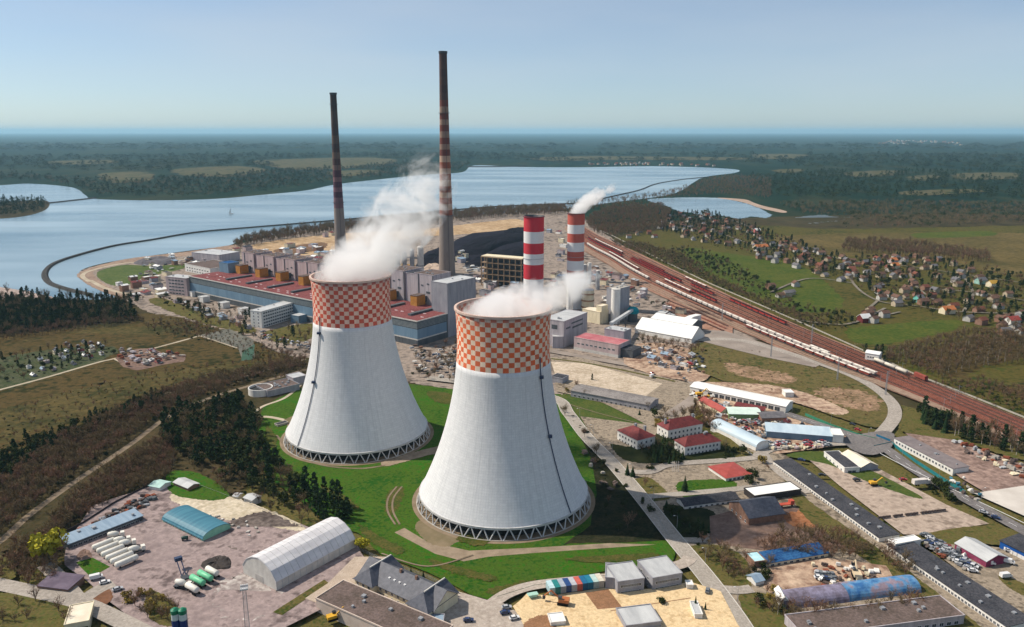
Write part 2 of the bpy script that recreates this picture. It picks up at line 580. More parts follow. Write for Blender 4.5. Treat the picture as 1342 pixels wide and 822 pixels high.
# plant ground
sheet("ground_cover", [(104, 358), (118, 351), (165, 341), (240, 331), (300, 323), (400, 302), (520, 290), (640, 281), (740, 277), (790, 305), (860, 350), (950, 400), (1020, 440), (960, 450), (925, 470),
                  (915, 505), (900, 530), (870, 550), (800, 535), (740, 522), (600, 512), (520, 500), (420, 495), (380, 475), (340, 450), (280, 440), (230, 425), (180, 402), (160, 392), (135, 378), (112, 368)], plant_soil, jitter=2, z=0.53)
LAYER[0] = 0.56
sheet("bank", [(104, 358), (160, 341), (240, 331), (310, 321), (312, 325), (240, 336), (165, 346), (125, 354), (128, 366), (150, 380), (172, 388), (162, 392), (130, 381), (110, 370)], bank_soil, jitter=0.8)
sheet("field", [(128, 357), (160, 348), (200, 349), (245, 347), (235, 354), (190, 364), (175, 372), (150, 375), (132, 367)], mat("bank_grass", [(0.05, 0.085, 0.02), (0.10, 0.12, 0.04)], 0.05, scale2=0.3), jitter=1)
way("path", [(118, 370), (108, 362), (120, 355), (160, 346), (215, 342), (260, 339)], 6, pale_path)
way("path", [(118, 368), (140, 379), (170, 386), (200, 384)], 6, pale_path)
# sandy storage field and coal yard
sheet("yard", [(330, 322), (430, 308), (540, 302), (640, 291), (680, 288), (690, 300), (600, 308), (540, 312), (440, 330), (380, 335)], mat("ochre_sand", [(0.30, 0.20, 0.11), (0.48, 0.35, 0.22)], 0.01, 0.95, scale2=0.08), jitter=3)
sheet("yard", [(360, 328), (420, 318), (425, 326), (380, 334)], mat("brown_pond_bed", [(0.12, 0.075, 0.045), (0.18, 0.11, 0.07)], 0.02), jitter=2)
sheet("yard", [(545, 350), (560, 330), (590, 318), (618, 306), (692, 299), (696, 330), (640, 340), (592, 345)], mat("coal_dust", [(0.008, 0.008, 0.014), (0.022, 0.020, 0.03)], 0.03, 0.95, scale2=0.3), jitter=5, smooth=False)
# green strips in front of the turbine hall
sheet("lawn", [(195, 395), (215, 392), (260, 408), (330, 430), (325, 438), (280, 428), (230, 412)], rough_grass, jitter=1.5)
sheet("lawn", [(345, 437), (400, 425), (420, 432), (400, 448), (365, 450)], rough_grass, jitter=1.5)

# left country: fields, wood floor, allotments
sheet("field", [(-200, 450), (0, 438), (90, 432), (170, 426), (175, 412), (230, 416), (300, 436), (340, 452), (385, 470), (400, 478), (300, 500), (230, 515), (150, 545), (80, 575), (0, 610), (-200, 690)], field_olive, jitter=4)
sheet("field", [(-100, 478), (0, 456), (80, 438), (160, 428), (230, 430), (180, 446), (100, 452), (30, 468), (-60, 500)], mat("ochre_field", [(0.032, 0.034, 0.010), (0.105, 0.078, 0.028)], 0.02, scale2=0.2), jitter=7)
sheet("field", [(0, 545), (90, 515), (180, 495), (300, 478), (360, 480), (280, 494), (190, 515), (90, 552), (0, 585)], MATS["ochre_field"], jitter=7)
sheet("field", [(-60, 480), (0, 470), (75, 458), (140, 455), (155, 462), (120, 478), (50, 500), (0, 512), (-60, 525)], mat("allotment_green", [(0.03, 0.05, 0.016), (0.085, 0.085, 0.05)], 0.08, scale2=0.6), jitter=3)
way("path", [(-30, 520), (0, 512), (60, 496), (125, 477), (150, 471), (200, 458), (255, 443), (262, 440)], 3.2, pale_path)
way("path", [(262, 441), (285, 448), (312, 457)], 3.2, pale_path)
way("path", [(150, 471), (165, 478), (185, 482)], 3, pale_path)
sheet("yard", [(150, 470), (178, 459), (200, 457), (215, 465), (245, 466), (240, 475), (210, 480), (180, 487), (162, 482)], yard_brown, smooth=False, jitter=1)
sheet("yard", [(262, 440), (300, 432), (332, 446), (334, 470), (318, 474), (312, 457), (285, 448)], mat("grey_green_yard", [(0.10, 0.10, 0.085), (0.17, 0.165, 0.14)], 0.05), smooth=False)
sheet("field", [(318, 462), (334, 452), (332, 472), (316, 474)], mat("green_pool", [(0.04, 0.085, 0.06), (0.06, 0.11, 0.08)], 0.1), smooth=False)
sheet("ground_cover", [(-150, 700), (0, 640), (60, 590), (140, 545), (220, 510), (320, 488), (400, 470), (430, 500), (380, 545), (330, 560), (345, 610), (300, 650), (220, 640), (150, 655), (60, 700), (0, 730), (-100, 780)], scrub_soil, jitter=4)

sheet("bank", [(-40, 376), (20, 380), (60, 388), (80, 394), (55, 400), (0, 399), (-40, 398)], mat("pinkish_bank", [(0.22, 0.17, 0.15), (0.42, 0.34, 0.30)], 0.05, 0.9, scale2=0.3), jitter=1.5)
# long pale track through the wood
way("path", [(-40, 735), (0, 712), (40, 676), (100, 632), (170, 585), (220, 548), (270, 525), (330, 506), (392, 488), (430, 480)], 4.2, mat("dirt_track", [(0.15, 0.115, 0.08), (0.23, 0.18, 0.13)], 0.1))
way("path", [(200, 520), (300, 500), (400, 472)], 3.0, MATS["dirt_track"])

# lawns round the towers
sheet("lawn", [(345, 535), (375, 518), (410, 505), (540, 505), (600, 512), (650, 520), (735, 518), (752, 548), (775, 580), (800, 610), (850, 660), (888, 712), (882, 738), (820, 748), (740, 758), (680, 770), (652, 792), (618, 782), (560, 752), (500, 730), (470, 700), (430, 690), (390, 655), (350, 625), (330, 590), (335, 560)], lawn_green, smooth=False, jitter=0.5)
sheet("lawn", [(733, 520), (760, 520), (830, 534), (862, 545), (850, 562), (800, 572), (765, 560), (742, 540)], mat("worn_lawn", [(0.04, 0.075, 0.015), (0.085, 0.10, 0.025)], 0.05, scale2=0.6), jitter=1)
sheet("lawn", [(640, 792), (655, 778), (720, 765), (820, 748), (886, 738), (886, 746), (800, 756), (730, 768), (680, 780), (652, 796)], rough_grass, jitter=0.4)
sheet("yard", [(517, 700), (530, 694), (560, 712), (615, 724), (700, 720), (800, 714), (860, 716), (700, 727), (640, 732), (608, 738), (570, 728)], mat("gravel_walk", [(0.20, 0.155, 0.11), (0.30, 0.235, 0.17)], 0.2), smooth=False)
sheet("yard", [(545, 690), (575, 672), (620, 690), (590, 718), (560, 712)], mat("worn_ground", [(0.13, 0.11, 0.06), (0.22, 0.17, 0.11)], 0.1), jitter=0.6)
sheet("ground_cover", [(757, 566), (772, 578), (800, 612), (838, 656), (880, 708), (840, 712), (770, 714), (740, 716), (772, 690), (780, 650), (776, 610)], mat("shadowed_scrub_ground", [(0.008, 0.014, 0.005), (0.035, 0.032, 0.016)], 0.12, scale2=0.7), smooth=False, jitter=1.0)  # dark scrub soil, its tone deepened to carry the tower's cast shadow
for cx_, cy_, rr in ((-4.5, 395.8, 49.5), (-101, 487, 49.5)):
    sheet("pavement", [(cx_ + rr * math.cos(a * R(10)), cy_ + rr * math.sin(a * R(10))) for a in range(36)], mat("tower_apron", [(0.17, 0.13, 0.085), (0.26, 0.20, 0.14)], 0.15), world=True)
way("path", [(400, 500), (375, 522), (345, 534), (330, 545)], 2.6, pale_path)
way("path", [(322, 549), (350, 548), (375, 553), (395, 560)], 3.4, pale_path)
sheet("yard", [(372, 552), (400, 540), (408, 548), (378, 562)], MATS["worn_ground"], smooth=False)
sheet("yard", [(500, 608), (525, 600), (560, 590), (600, 582), (602, 588), (545, 603), (520, 610), (505, 613)], MATS["gravel_walk"], jitter=0.4)
way("path", [(505, 612), (470, 616), (420, 611), (385, 596), (362, 572)], 1.6, MATS["dirt_track"])

worn = mat("worn_grass", [(0.035, 0.060, 0.010), (0.10, 0.085, 0.025)], 0.15, scale2=0.9)
for q in ([(505, 655), (518, 640), (530, 645), (522, 668), (508, 678)], [(470, 690), (500, 706), (530, 722), (520, 728), (485, 712)], [(560, 735), (610, 748), (650, 758), (640, 764), (590, 752)], [(352, 600), (372, 612), (392, 628), (385, 634), (362, 618)],
          [(740, 735), (800, 730), (860, 728), (850, 734), (790, 740)], [(560, 515), (590, 518), (592, 530), (570, 528)], [(420, 640), (450, 650), (470, 668), (450, 664)], [(640, 775), (700, 762), (690, 768), (650, 782)], [(610, 700), (640, 712), (625, 718), (600, 710)],
          [(350, 560), (362, 575), (360, 590), (350, 580)]):
    sheet("ground_cover", q, worn, jitter=0.9)
way("path", [(520, 640), (509, 655), (508, 672), (518, 690)], 1.0, MATS["dirt_track"])
way("path", [(527, 640), (516, 655), (515, 672), (524, 690)], 1.0, MATS["dirt_track"])
way("path", [(620, 730), (560, 745), (500, 728)], 0.9, MATS["dirt_track"])
way("path", [(770, 556), (800, 566), (850, 556)], 0.9, MATS["dirt_track"])
way("path", [(740, 530), (790, 545), (850, 560)], 0.9, MATS["dirt_track"])
for q in ([(870, 300), (920, 300), (960, 312), (1000, 325), (1060, 330), (1110, 342), (1190, 350), (1260, 360), (1342, 372)], [(1000, 325), (985, 300), (940, 285), (880, 283)], [(1110, 342), (1118, 372), (1150, 395), (1200, 402), (1260, 410), (1342, 412)],
          [(1190, 350), (1200, 376), (1240, 404)], [(1118, 372), (1060, 366), (1010, 384)], [(1150, 395), (1130, 418), (1180, 410)], [(1260, 360), (1275, 385), (1262, 410)], [(1040, 420), (1110, 426), (1160, 405)], [(1342, 395), (1290, 386), (1230, 380), (1200, 376)]):
    way("path", q, 3.4, mat("village_lane", [(0.13, 0.115, 0.09), (0.22, 0.195, 0.16)], 0.1))
# ground between the lawns and the works, right of the towers
sheet("yard", [(722, 470), (760, 470), (905, 505), (915, 520), (900, 560), (850, 560), (790, 530), (730, 515)], yard_tan, smooth=False, jitter=0.5)
sheet("yard", [(722, 476), (770, 478), (868, 505), (845, 522), (730, 500)], mat("pale_lot", [(0.36, 0.29, 0.21), (0.56, 0.47, 0.37)], 0.03, scale2=0.4), smooth=False)
way("field", [(722, 472), (780, 480), (885, 502)], 3.2, rough_grass)
way("road", [(722, 462), (790, 474), (860, 487), (905, 500), (912, 520), (880, 545), (868, 560)], 9, mat("works_road", [(0.22, 0.185, 0.16), (0.31, 0.265, 0.23)], 0.05), line=False)
sheet("yard", [(830, 455), (870, 452), (930, 470), (925, 500), (880, 498), (820, 480)], mat("building_site", [(0.20, 0.12, 0.085), (0.50, 0.37, 0.27)], 0.05, scale2=0.3), jitter=1)
# slope right of the warehouse
sheet("field", [(915, 452), (985, 455), (1060, 478), (1130, 500), (1160, 525), (1162, 552), (1140, 562), (1060, 535), (1020, 515), (960, 505), (905, 480)], mat("slope_grass", [(0.05, 0.06, 0.017), (0.13, 0.10, 0.04), (0.085, 0.08, 0.025)], 0.03, scale2=0.3), jitter=1)
sheet("field", [(955, 478), (1000, 485), (1040, 495), (1035, 505), (990, 500), (955, 488)], mat("bare_slope", [(0.10, 0.075, 0.035), (0.34, 0.22, 0.145)], 0.06, scale2=0.4), jitter=3)
sheet("field", [(1080, 510), (1130, 515), (1155, 530), (1140, 542), (1090, 530), (1068, 518)], MATS["bare_slope"], jitter=3)
sheet("field", [(925, 503), (1030, 510), (1110, 540), (1090, 545), (1040, 530), (940, 512)], MATS["building_site"], jitter=1)
sheet("field", [(1185, 540), (1230, 555), (1342, 590), (1342, 606), (1250, 580), (1190, 570), (1176, 560)], rough_grass, jitter=1)

# east side ground
sheet("yard", [(905, 515), (950, 520), (1040, 548), (1110, 570), (1115, 585), (1000, 600), (930, 560)], MATS["building_site"], smooth=False, jitter=0.5)
sheet("yard", [(760, 548), (850, 560), (960, 585), (1030, 600), (1160, 705), (1342, 830), (1000, 850), (880, 720), (790, 600)], yard_tan, smooth=False, jitter=0.3)
sheet("lawn", [(905, 575), (945, 570), (975, 590), (990, 600), (940, 604), (900, 600)], rough_grass, jitter=0.6)
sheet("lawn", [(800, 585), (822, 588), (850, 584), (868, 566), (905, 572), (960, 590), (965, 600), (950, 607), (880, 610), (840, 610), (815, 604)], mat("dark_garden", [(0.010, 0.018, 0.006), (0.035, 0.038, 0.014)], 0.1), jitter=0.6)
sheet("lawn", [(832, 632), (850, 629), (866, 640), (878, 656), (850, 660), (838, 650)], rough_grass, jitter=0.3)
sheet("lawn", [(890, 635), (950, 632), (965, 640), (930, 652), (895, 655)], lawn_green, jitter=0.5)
sheet("lawn", [(868, 668), (895, 667), (935, 674), (930, 700), (905, 712), (885, 700)], mat("shadowed_garden_grass", [(0.010, 0.016, 0.006), (0.035, 0.036, 0.014)], 0.1), jitter=0.5)  # dark garden, grass colour blackened further where the tower's shadow falls
sheet("yard", [(930, 680), (965, 672), (1060, 668), (1130, 712), (1110, 722), (1000, 725), (930, 715)], yard_brown, smooth=False, jitter=0.5)
sheet("yard", [(1025, 680), (1062, 672), (1085, 690), (1050, 696)], MATS["red_earth"], jitter=1)
sheet("field", [(898, 722), (940, 718), (975, 735), (985, 770), (960, 776), (930, 760), (910, 740)], rough_grass, jitter=0.4)
sheet("field", [(968, 785), (1000, 782), (1030, 795), (1050, 822), (1060, 850), (1000, 850)], rough_grass, jitter=0.4)
sheet("field", [(1025, 622), (1060, 660), (1150, 722), (1200, 760), (1290, 830), (1330, 870), (1290, 870), (1170, 765), (1130, 735), (1065, 690), (1040, 660)], rough_grass, jitter=0.4)
sheet("yard", [(1005, 745), (1085, 735), (1160, 745), (1170, 760), (1060, 790), (1020, 790), (1000, 775)], MATS["building_site"], smooth=False, jitter=0.4)
sheet("yard", [(1060, 606), (1130, 606), (1240, 665), (1296, 690), (1200, 705), (1183, 704), (1100, 640)], mat("big_pale_lot", [(0.22, 0.17, 0.135), (0.40, 0.32, 0.26), (0.33, 0.26, 0.21)], 0.02, 0.9, scale2=0.25), smooth=False)
sheet("field", [(1030, 600), (1090, 598), (1200, 650), (1195, 655), (1130, 632), (1085, 612)], MATS["worn_lawn"], jitter=0.3)
sheet("field", [(1200, 706), (1296, 692), (1342, 706), (1342, 720), (1270, 716), (1215, 720)], rough_grass, jitter=0.4)
sheet("yard", [(1215, 720), (1270, 716), (1342, 726), (1400, 760), (1400, 850), (1345, 822)], yard_tan, smooth=False, jitter=0.3)
sheet("lawn", [(1308, 758), (1342, 770), (1342, 785), (1318, 772)], rough_grass, jitter=0.3)
sheet("yard", [(1185, 570), (1250, 580), (1342, 612), (1450, 650), (1450, 720), (1342, 680), (1260, 630)], mat("rosy_yard", [(0.15, 0.10, 0.085), (0.34, 0.24, 0.20)], 0.03, scale2=0.3), smooth=False, jitter=0.5)
sheet("yard", [(1275, 650), (1342, 640), (1400, 660), (1400, 700), (1342, 680)], mat("white_slab", [(0.46, 0.42, 0.38), (0.60, 0.56, 0.51)], 0.05), smooth=False)

# rail yard ballast
RL = [(740, 300), (765, 330), (800, 350), (840, 378), (930, 418), (1020, 458), (1130, 500), (1230, 540), (1342, 592), (1480, 660)]
RU = [(752, 290), (785, 310), (830, 330), (870, 349), (960, 391), (1060, 434), (1150, 472), (1230, 507), (1342, 552), (1480, 612)]
sheet("railway_ballast", RL + RU[::-1], ballast, smooth=False, jitter=1.0, dz=0.03)
sheet("yard", [(880, 394), (960, 432), (960, 440), (915, 432), (870, 405)], ballast, smooth=False)
sheet("yard", [(905, 433), (950, 436), (1020, 458), (1080, 478), (1068, 484), (1000, 470), (940, 455), (900, 444)], MATS["works_road"], smooth=False)

# roads
way("road", [(905, 448), (960, 447), (1010, 458), (1060, 474), (1110, 492), (1145, 510), (1168, 530), (1172, 548), (1160, 566), (1145, 580)], 9, pale_road)
way("road", [(560, 498), (640, 508), (725, 524), (745, 545), (768, 575), (800, 608), (840, 655), (885, 712), (925, 760), (965, 815), (985, 850)], 8.5, mat("main_road", [(0.28, 0.25, 0.215), (0.36, 0.325, 0.285)], 0.08, 0.9, scale2=0.8), kerb=True, line=False)
way("road", [(840, 655), (880, 652), (960, 645), (1000, 640)], 5.5, MATS["main_road"])
way("road", [(812, 620), (850, 622), (880, 612), (960, 606), (990, 603)], 6, pale_road)
way("road", [(885, 712), (930, 712)], 5, MATS["main_road"])
way("road", [(930, 775), (965, 778), (985, 776)], 6, pale_road)
way("road", [(990, 603), (1010, 592), (1060, 586), (1110, 584), (1150, 580)], 7, pale_road)
way("road", [(1000, 596), (1020, 622), (1060, 650)], 5, pale_road)
way("road", [(1030, 545), (1075, 560), (1120, 575), (1150, 585), (1200, 620), (1260, 655), (1342, 700), (1420, 745)], 8.5, asphalt, line=True)
way("road", [(1130, 585), (1180, 612), (1250, 646), (1342, 690), (1420, 730)], 0.5, frame_white)
sheet("road", [(1105, 578), (1130, 572), (1160, 568), (1172, 575), (1165, 592), (1140, 600), (1115, 592)], asphalt, jitter=0.4)
way("road", [(470, 845), (500, 822), (560, 830)], 8, pale_road)
sheet("yard", [(600, 780), (640, 792), (660, 796), (700, 822), (720, 850), (560, 850), (575, 822)], mat("car_park", [(0.33, 0.28, 0.24), (0.44, 0.385, 0.335)], 0.05, scale2=0.5), smooth=False)
way("road", [(640, 800), (665, 783), (700, 772), (760, 765), (830, 758), (890, 745), (905, 735)], 6.5, MATS["car_park"])

# sand lot with pits
sheet("yard", [(672, 800), (690, 784), (722, 786), (790, 775), (840, 778), (905, 768), (945, 780), (965, 822), (985, 850), (700, 850)], sand, smooth=False, jitter=0.3)
sheet("yard", [(767, 782), (797, 777), (815, 801), (783, 804)], pit_soil, smooth=False)
sheet("yard", [(688, 822), (706, 812), (730, 815), (722, 835), (690, 835)], pit_soil, jitter=0.4)
way("path", [(800, 806), (860, 796), (905, 789)], 0.5, pit_soil)

# works yards bottom left
sheet("yard", [(120, 668), (165, 652), (205, 640), (300, 655), (350, 672), (408, 697), (400, 716), (462, 706), (480, 740), (430, 800), (330, 850), (200, 830), (150, 800), (120, 770), (85, 745), (88, 718)], yard_pink, smooth=False, jitter=0.4)
sheet("yard", [(225, 660), (240, 648), (300, 655), (350, 672), (400, 695), (390, 700), (330, 690), (280, 682)], mat("cream_gravel", [(0.42, 0.36, 0.26), (0.58, 0.51, 0.40)], 0.05, scale2=0.4), jitter=0.8)
sheet("yard", [(300, 690), (345, 675), (388, 692), (395, 698), (350, 722), (330, 728), (300, 720), (290, 702)], dark_ash, jitter=1.2)
sheet("yard", [(285, 775), (320, 758), (352, 772), (368, 790), (350, 812), (300, 818), (285, 800)], mat("pale_dust", [(0.24, 0.20, 0.19), (0.50, 0.46, 0.43)], 0.09, scale2=0.4), jitter=2.2)
sheet("lawn", [(225, 622), (262, 625), (300, 650), (285, 660), (235, 655), (218, 640)], lawn_green, jitter=0.5)
sheet("lawn", [(100, 742), (122, 736), (145, 748), (120, 762)], lawn_green, smooth=False)
sheet("field", [(198, 778), (232, 800), (232, 825), (205, 822), (190, 800)], rough_grass, jitter=0.4)
sheet("field", [(358, 808), (425, 765), (432, 770), (370, 812)], rough_grass, smooth=False)
sheet("field", [(-20, 790), (60, 782), (100, 800), (110, 850), (-20, 850)], rough_grass, jitter=0.5)
sheet("field", [(-20, 735), (15, 738), (20, 762), (-20, 770)], rough_grass, jitter=0.5)
sheet("field", [(118, 782), (140, 775), (148, 790), (130, 800)], mat("rusty_bank", [(0.12, 0.06, 0.035), (0.2, 0.10, 0.06)], 0.2), jitter=0.3)
way("road", [(-40, 762), (0, 771), (60, 784), (105, 795), (140, 810), (190, 835)], 8, pale_road)
way("road", [(60, 745), (85, 770), (105, 795)], 7, pale_road)
way("road", [(105, 795), (130, 778), (150, 770)], 7, pale_road)
sheet("yard", [(465, 735), (510, 735), (480, 762), (520, 795), (575, 822), (540, 845), (400, 790), (430, 770)], mat("brick_paving", [(0.36, 0.29, 0.23), (0.46, 0.38, 0.31)], 0.3, scale2=1.5), smooth=False)


# ------------------------------------------------------------------ cooling towers
def node_mat(name, rough=0.8):
    m = bpy.data.materials.new(name)
    m.use_nodes = True
    nt = m.node_tree
    nt.nodes["Principled BSDF"].inputs["Roughness"].default_value = rough
    nt.nodes["Principled BSDF"].inputs["Specular IOR Level"].default_value = 0.25
    return m, nt, nt.nodes["Principled BSDF"]


def math_node(nt, op, a, b=None, c=None, clamp=False):
    n = nt.nodes.new("ShaderNodeMath")
    n.operation = op
    n.use_clamp = clamp
    for i, x in enumerate((a, b, c)):
        if x is None:
            continue
        if isinstance(x, (int, float)):
            n.inputs[i].default_value = x
        else:
            nt.links.new(x, n.inputs[i])
    return n.outputs[0]


def mix_rgb(nt, fac, a, b, mode='MIX'):
    n = nt.nodes.new("ShaderNodeMix")
    n.data_type = 'RGBA'
    n.blend_type = mode
    for k, x in ((0, fac), (6, a), (7, b)):
        if isinstance(x, (int, float)):
            n.inputs[k].default_value = x
        elif isinstance(x, tuple):
            n.inputs[k].default_value = (*x, 1)
        else:
            nt.links.new(x, n.inputs[k])
    return n.outputs[2]


def polar(nt):
    tc = nt.nodes.new("ShaderNodeTexCoord")
    sp = nt.nodes.new("ShaderNodeSeparateXYZ")
    nt.links.new(tc.outputs["Object"], sp.inputs[0])
    ang = math_node(nt, 'ARCTAN2', sp.outputs[1], sp.outputs[0])
    return tc, sp, ang


def noise_node(nt, vec, scale, detail=6, rough=0.6):
    n = nt.nodes.new("ShaderNodeTexNoise")
    n.inputs["Scale"].default_value = scale
    n.inputs["Detail"].default_value = detail
    n.inputs["Roughness"].default_value = rough
    nt.links.new(vec, n.inputs["Vector"])
    return n.outputs[0]


def shell_mat():
    m, nt, b = node_mat("tower_concrete")
    tc, sp, ang = polar(nt)
    cb = nt.nodes.new("ShaderNodeCombineXYZ")
    nt.links.new(math_node(nt, 'MULTIPLY', ang, 22.0), cb.inputs[0])
    nt.links.new(math_node(nt, 'MULTIPLY', sp.outputs[2], 0.35), cb.inputs[1])
    streak = noise_node(nt, cb.outputs[0], 1.0, 8, 0.7)
    big = noise_node(nt, tc.outputs["Object"], 0.06, 5)
    base = mix_rgb(nt, streak, (0.50, 0.51, 0.52), (0.84, 0.84, 0.83))
    base = mix_rgb(nt, math_node(nt, 'MULTIPLY', big, 0.5), base, (0.56, 0.57, 0.59))
    # casting lifts every 1.2 m and vertical form joints
    lift = math_node(nt, 'LESS_THAN', math_node(nt, 'FRACT', math_node(nt, 'DIVIDE', sp.outputs[2], 1.25)), 0.10)
    rib = math_node(nt, 'LESS_THAN', math_node(nt, 'FRACT', math_node(nt, 'MULTIPLY', ang, 90 / math.pi)), 0.08)
    # every formwork panel set slightly apart in tone
    cp_ = nt.nodes.new("ShaderNodeCombineXYZ")
    nt.links.new(math_node(nt, 'FLOOR', math_node(nt, 'DIVIDE', sp.outputs[2], 1.25)), cp_.inputs[0])
    nt.links.new(math_node(nt, 'FLOOR', math_node(nt, 'MULTIPLY', ang, 45 / math.pi)), cp_.inputs[1])
    wp_ = nt.nodes.new("ShaderNodeTexWhiteNoise")
    nt.links.new(cp_.outputs[0], wp_.inputs["Vector"])
    base = mix_rgb(nt, math_node(nt, 'MULTIPLY', wp_.outputs["Value"], 0.20), base, (0.40, 0.41, 0.43))
    # long rain streaks running down from the collar
    cs_ = nt.nodes.new("ShaderNodeCombineXYZ")
    nt.links.new(math_node(nt, 'MULTIPLY', ang, 30.0), cs_.inputs[0])
    nt.links.new(math_node(nt, 'MULTIPLY', sp.outputs[2], 0.018), cs_.inputs[1])
    rs_ = nt.nodes.new("ShaderNodeMapRange")
    rs_.inputs["From Min"].default_value = 0.5
    rs_.inputs["From Max"].default_value = 0.72
    rs_.inputs["To Max"].default_value = 0.36
    nt.links.new(noise_node(nt, cs_.outputs[0], 1.0, 4, 0.6), rs_.inputs[0])
    base = mix_rgb(nt, rs_.outputs[0], base, (0.36, 0.37, 0.38))
    ln = math_node(nt, 'MULTIPLY', math_node(nt, 'MAXIMUM', lift, rib), 0.35)
    base = mix_rgb(nt, ln, base, (0.34, 0.36, 0.40))
    nt.links.new(base, b.inputs["Base Color"])
    bp = nt.nodes.new("ShaderNodeBump")
    bp.inputs["Strength"].default_value = 0.35
    bp.inputs["Distance"].default_value = 0.3
    nt.links.new(streak, bp.inputs["Height"])
    nt.links.new(bp.outputs[0], b.inputs["Normal"])
    return m


def checker_mat(name, c_red, c_pale, n_around, z0, zh):
    m, nt, b = node_mat(name)
    tc, sp, ang = polar(nt)
    wob = math_node(nt, 'MULTIPLY', math_node(nt, 'SUBTRACT', noise_node(nt, tc.outputs["Object"], 0.8, 2), 0.5), 0.12)
    ci = math_node(nt, 'FLOOR', math_node(nt, 'ADD', math_node(nt, 'MULTIPLY', ang, n_around / (2 * math.pi)), wob))
    ri = math_node(nt, 'FLOOR', math_node(nt, 'ADD', math_node(nt, 'DIVIDE', math_node(nt, 'SUBTRACT', sp.outputs[2], z0), zh), wob))
    par = math_node(nt, 'ABSOLUTE', math_node(nt, 'MODULO', math_node(nt, 'ADD', ci, ri), 2.0))
    fac = math_node(nt, 'GREATER_THAN', par, 0.5)
    cb = nt.nodes.new("ShaderNodeCombineXYZ")
    nt.links.new(ci, cb.inputs[0])
    nt.links.new(ri, cb.inputs[1])
    wn_ = nt.nodes.new("ShaderNodeTexWhiteNoise")
    wn_.noise_dimensions = '3D'
    nt.links.new(cb.outputs[0], wn_.inputs["Vector"])
    var = math_node(nt, 'MULTIPLY', wn_.outputs["Value"], 0.55)
    red = mix_rgb(nt, var, c_red, tuple(min(1, x * 1.6 + 0.02) for x in c_red))
    pale = mix_rgb(nt, var, c_pale, tuple(x * 0.74 for x in c_pale))
    base = mix_rgb(nt, fac, pale, red)
    cb2 = nt.nodes.new("ShaderNodeCombineXYZ")
    nt.links.new(math_node(nt, 'MULTIPLY', ang, 12.0), cb2.inputs[0])
    nt.links.new(math_node(nt, 'MULTIPLY', sp.outputs[2], 0.08), cb2.inputs[1])
    st = noise_node(nt, cb2.outputs[0], 1.0, 7, 0.7)
    rs_ = nt.nodes.new("ShaderNodeMapRange")
    rs_.inputs["From Min"].default_value = 0.42
    rs_.inputs["From Max"].default_value = 0.70
    rs_.inputs["To Max"].default_value = 0.32
    nt.links.new(st, rs_.inputs[0])
    base = mix_rgb(nt, rs_.outputs[0], base, (0.34, 0.22, 0.18))
    # soot and damp hanging below the rim, longest where the streak noise is strong
    drop = math_node(nt, 'ADD', math_node(nt, 'DIVIDE', math_node(nt, 'SUBTRACT', sp.outputs[2], 99.5), 9.0), math_node(nt, 'MULTIPLY', math_node(nt, 'SUBTRACT', st, 0.5), 1.8))
    base = mix_rgb(nt, math_node(nt, 'MULTIPLY', math_node(nt, 'MAXIMUM', drop, 0.0), 0.6, clamp=True), base, (0.26, 0.17, 0.15))
    chips = noise_node(nt, tc.outputs["Object"], 1.3, 5, 0.7)
    ch_ = math_node(nt, 'MULTIPLY', math_node(nt, 'SUBTRACT', chips, 0.58), 5.0, clamp=True)
    base = mix_rgb(nt, math_node(nt, 'MULTIPLY', ch_, 0.45), base, (0.60, 0.50, 0.44))
    nt.links.new(base, b.inputs["Base Color"])
    return m


tower_conc = shell_mat()
check_a = checker_mat("orange_checks", (0.58, 0.10, 0.025), (0.86, 0.68, 0.52), 52, 79.0, 2.55)
check_b = checker_mat("red_checks", (0.46, 0.060, 0.030), (0.80, 0.54, 0.43), 52, 79.0, 2.55)
PROF = [(6.5, 45.2), (12, 42.6), (20, 39.0), (30, 35.0), (40, 31.8), (50, 29.2), (60, 27.0), (70, 25.3), (79, 24.4), (88, 24.0), (96, 24.1), (104, 24.5), (107, 24.7)]
strut_conc = mat("strut_concrete", [(0.42, 0.42, 0.42), (0.56, 0.56, 0.56)], 0.5)


def prof_r(z):
    for (z0, r0), (z1, r1) in zip(PROF, PROF[1:]):
        if z0 <= z <= z1:
            return r0 + (r1 - r0) * (z - z0) / (z1 - z0)
    return PROF[-1][1]


def fine_prof(z0, z1, n):
    zs = [p[0] for p in PROF]
    rs = [p[1] for p in PROF]
    cf = np.polyfit(zs, rs, 5)
    return [(float(np.polyval(cf, z0 + (z1 - z0) * i / n)), z0 + (z1 - z0) * i / n) for i in range(n + 1)]


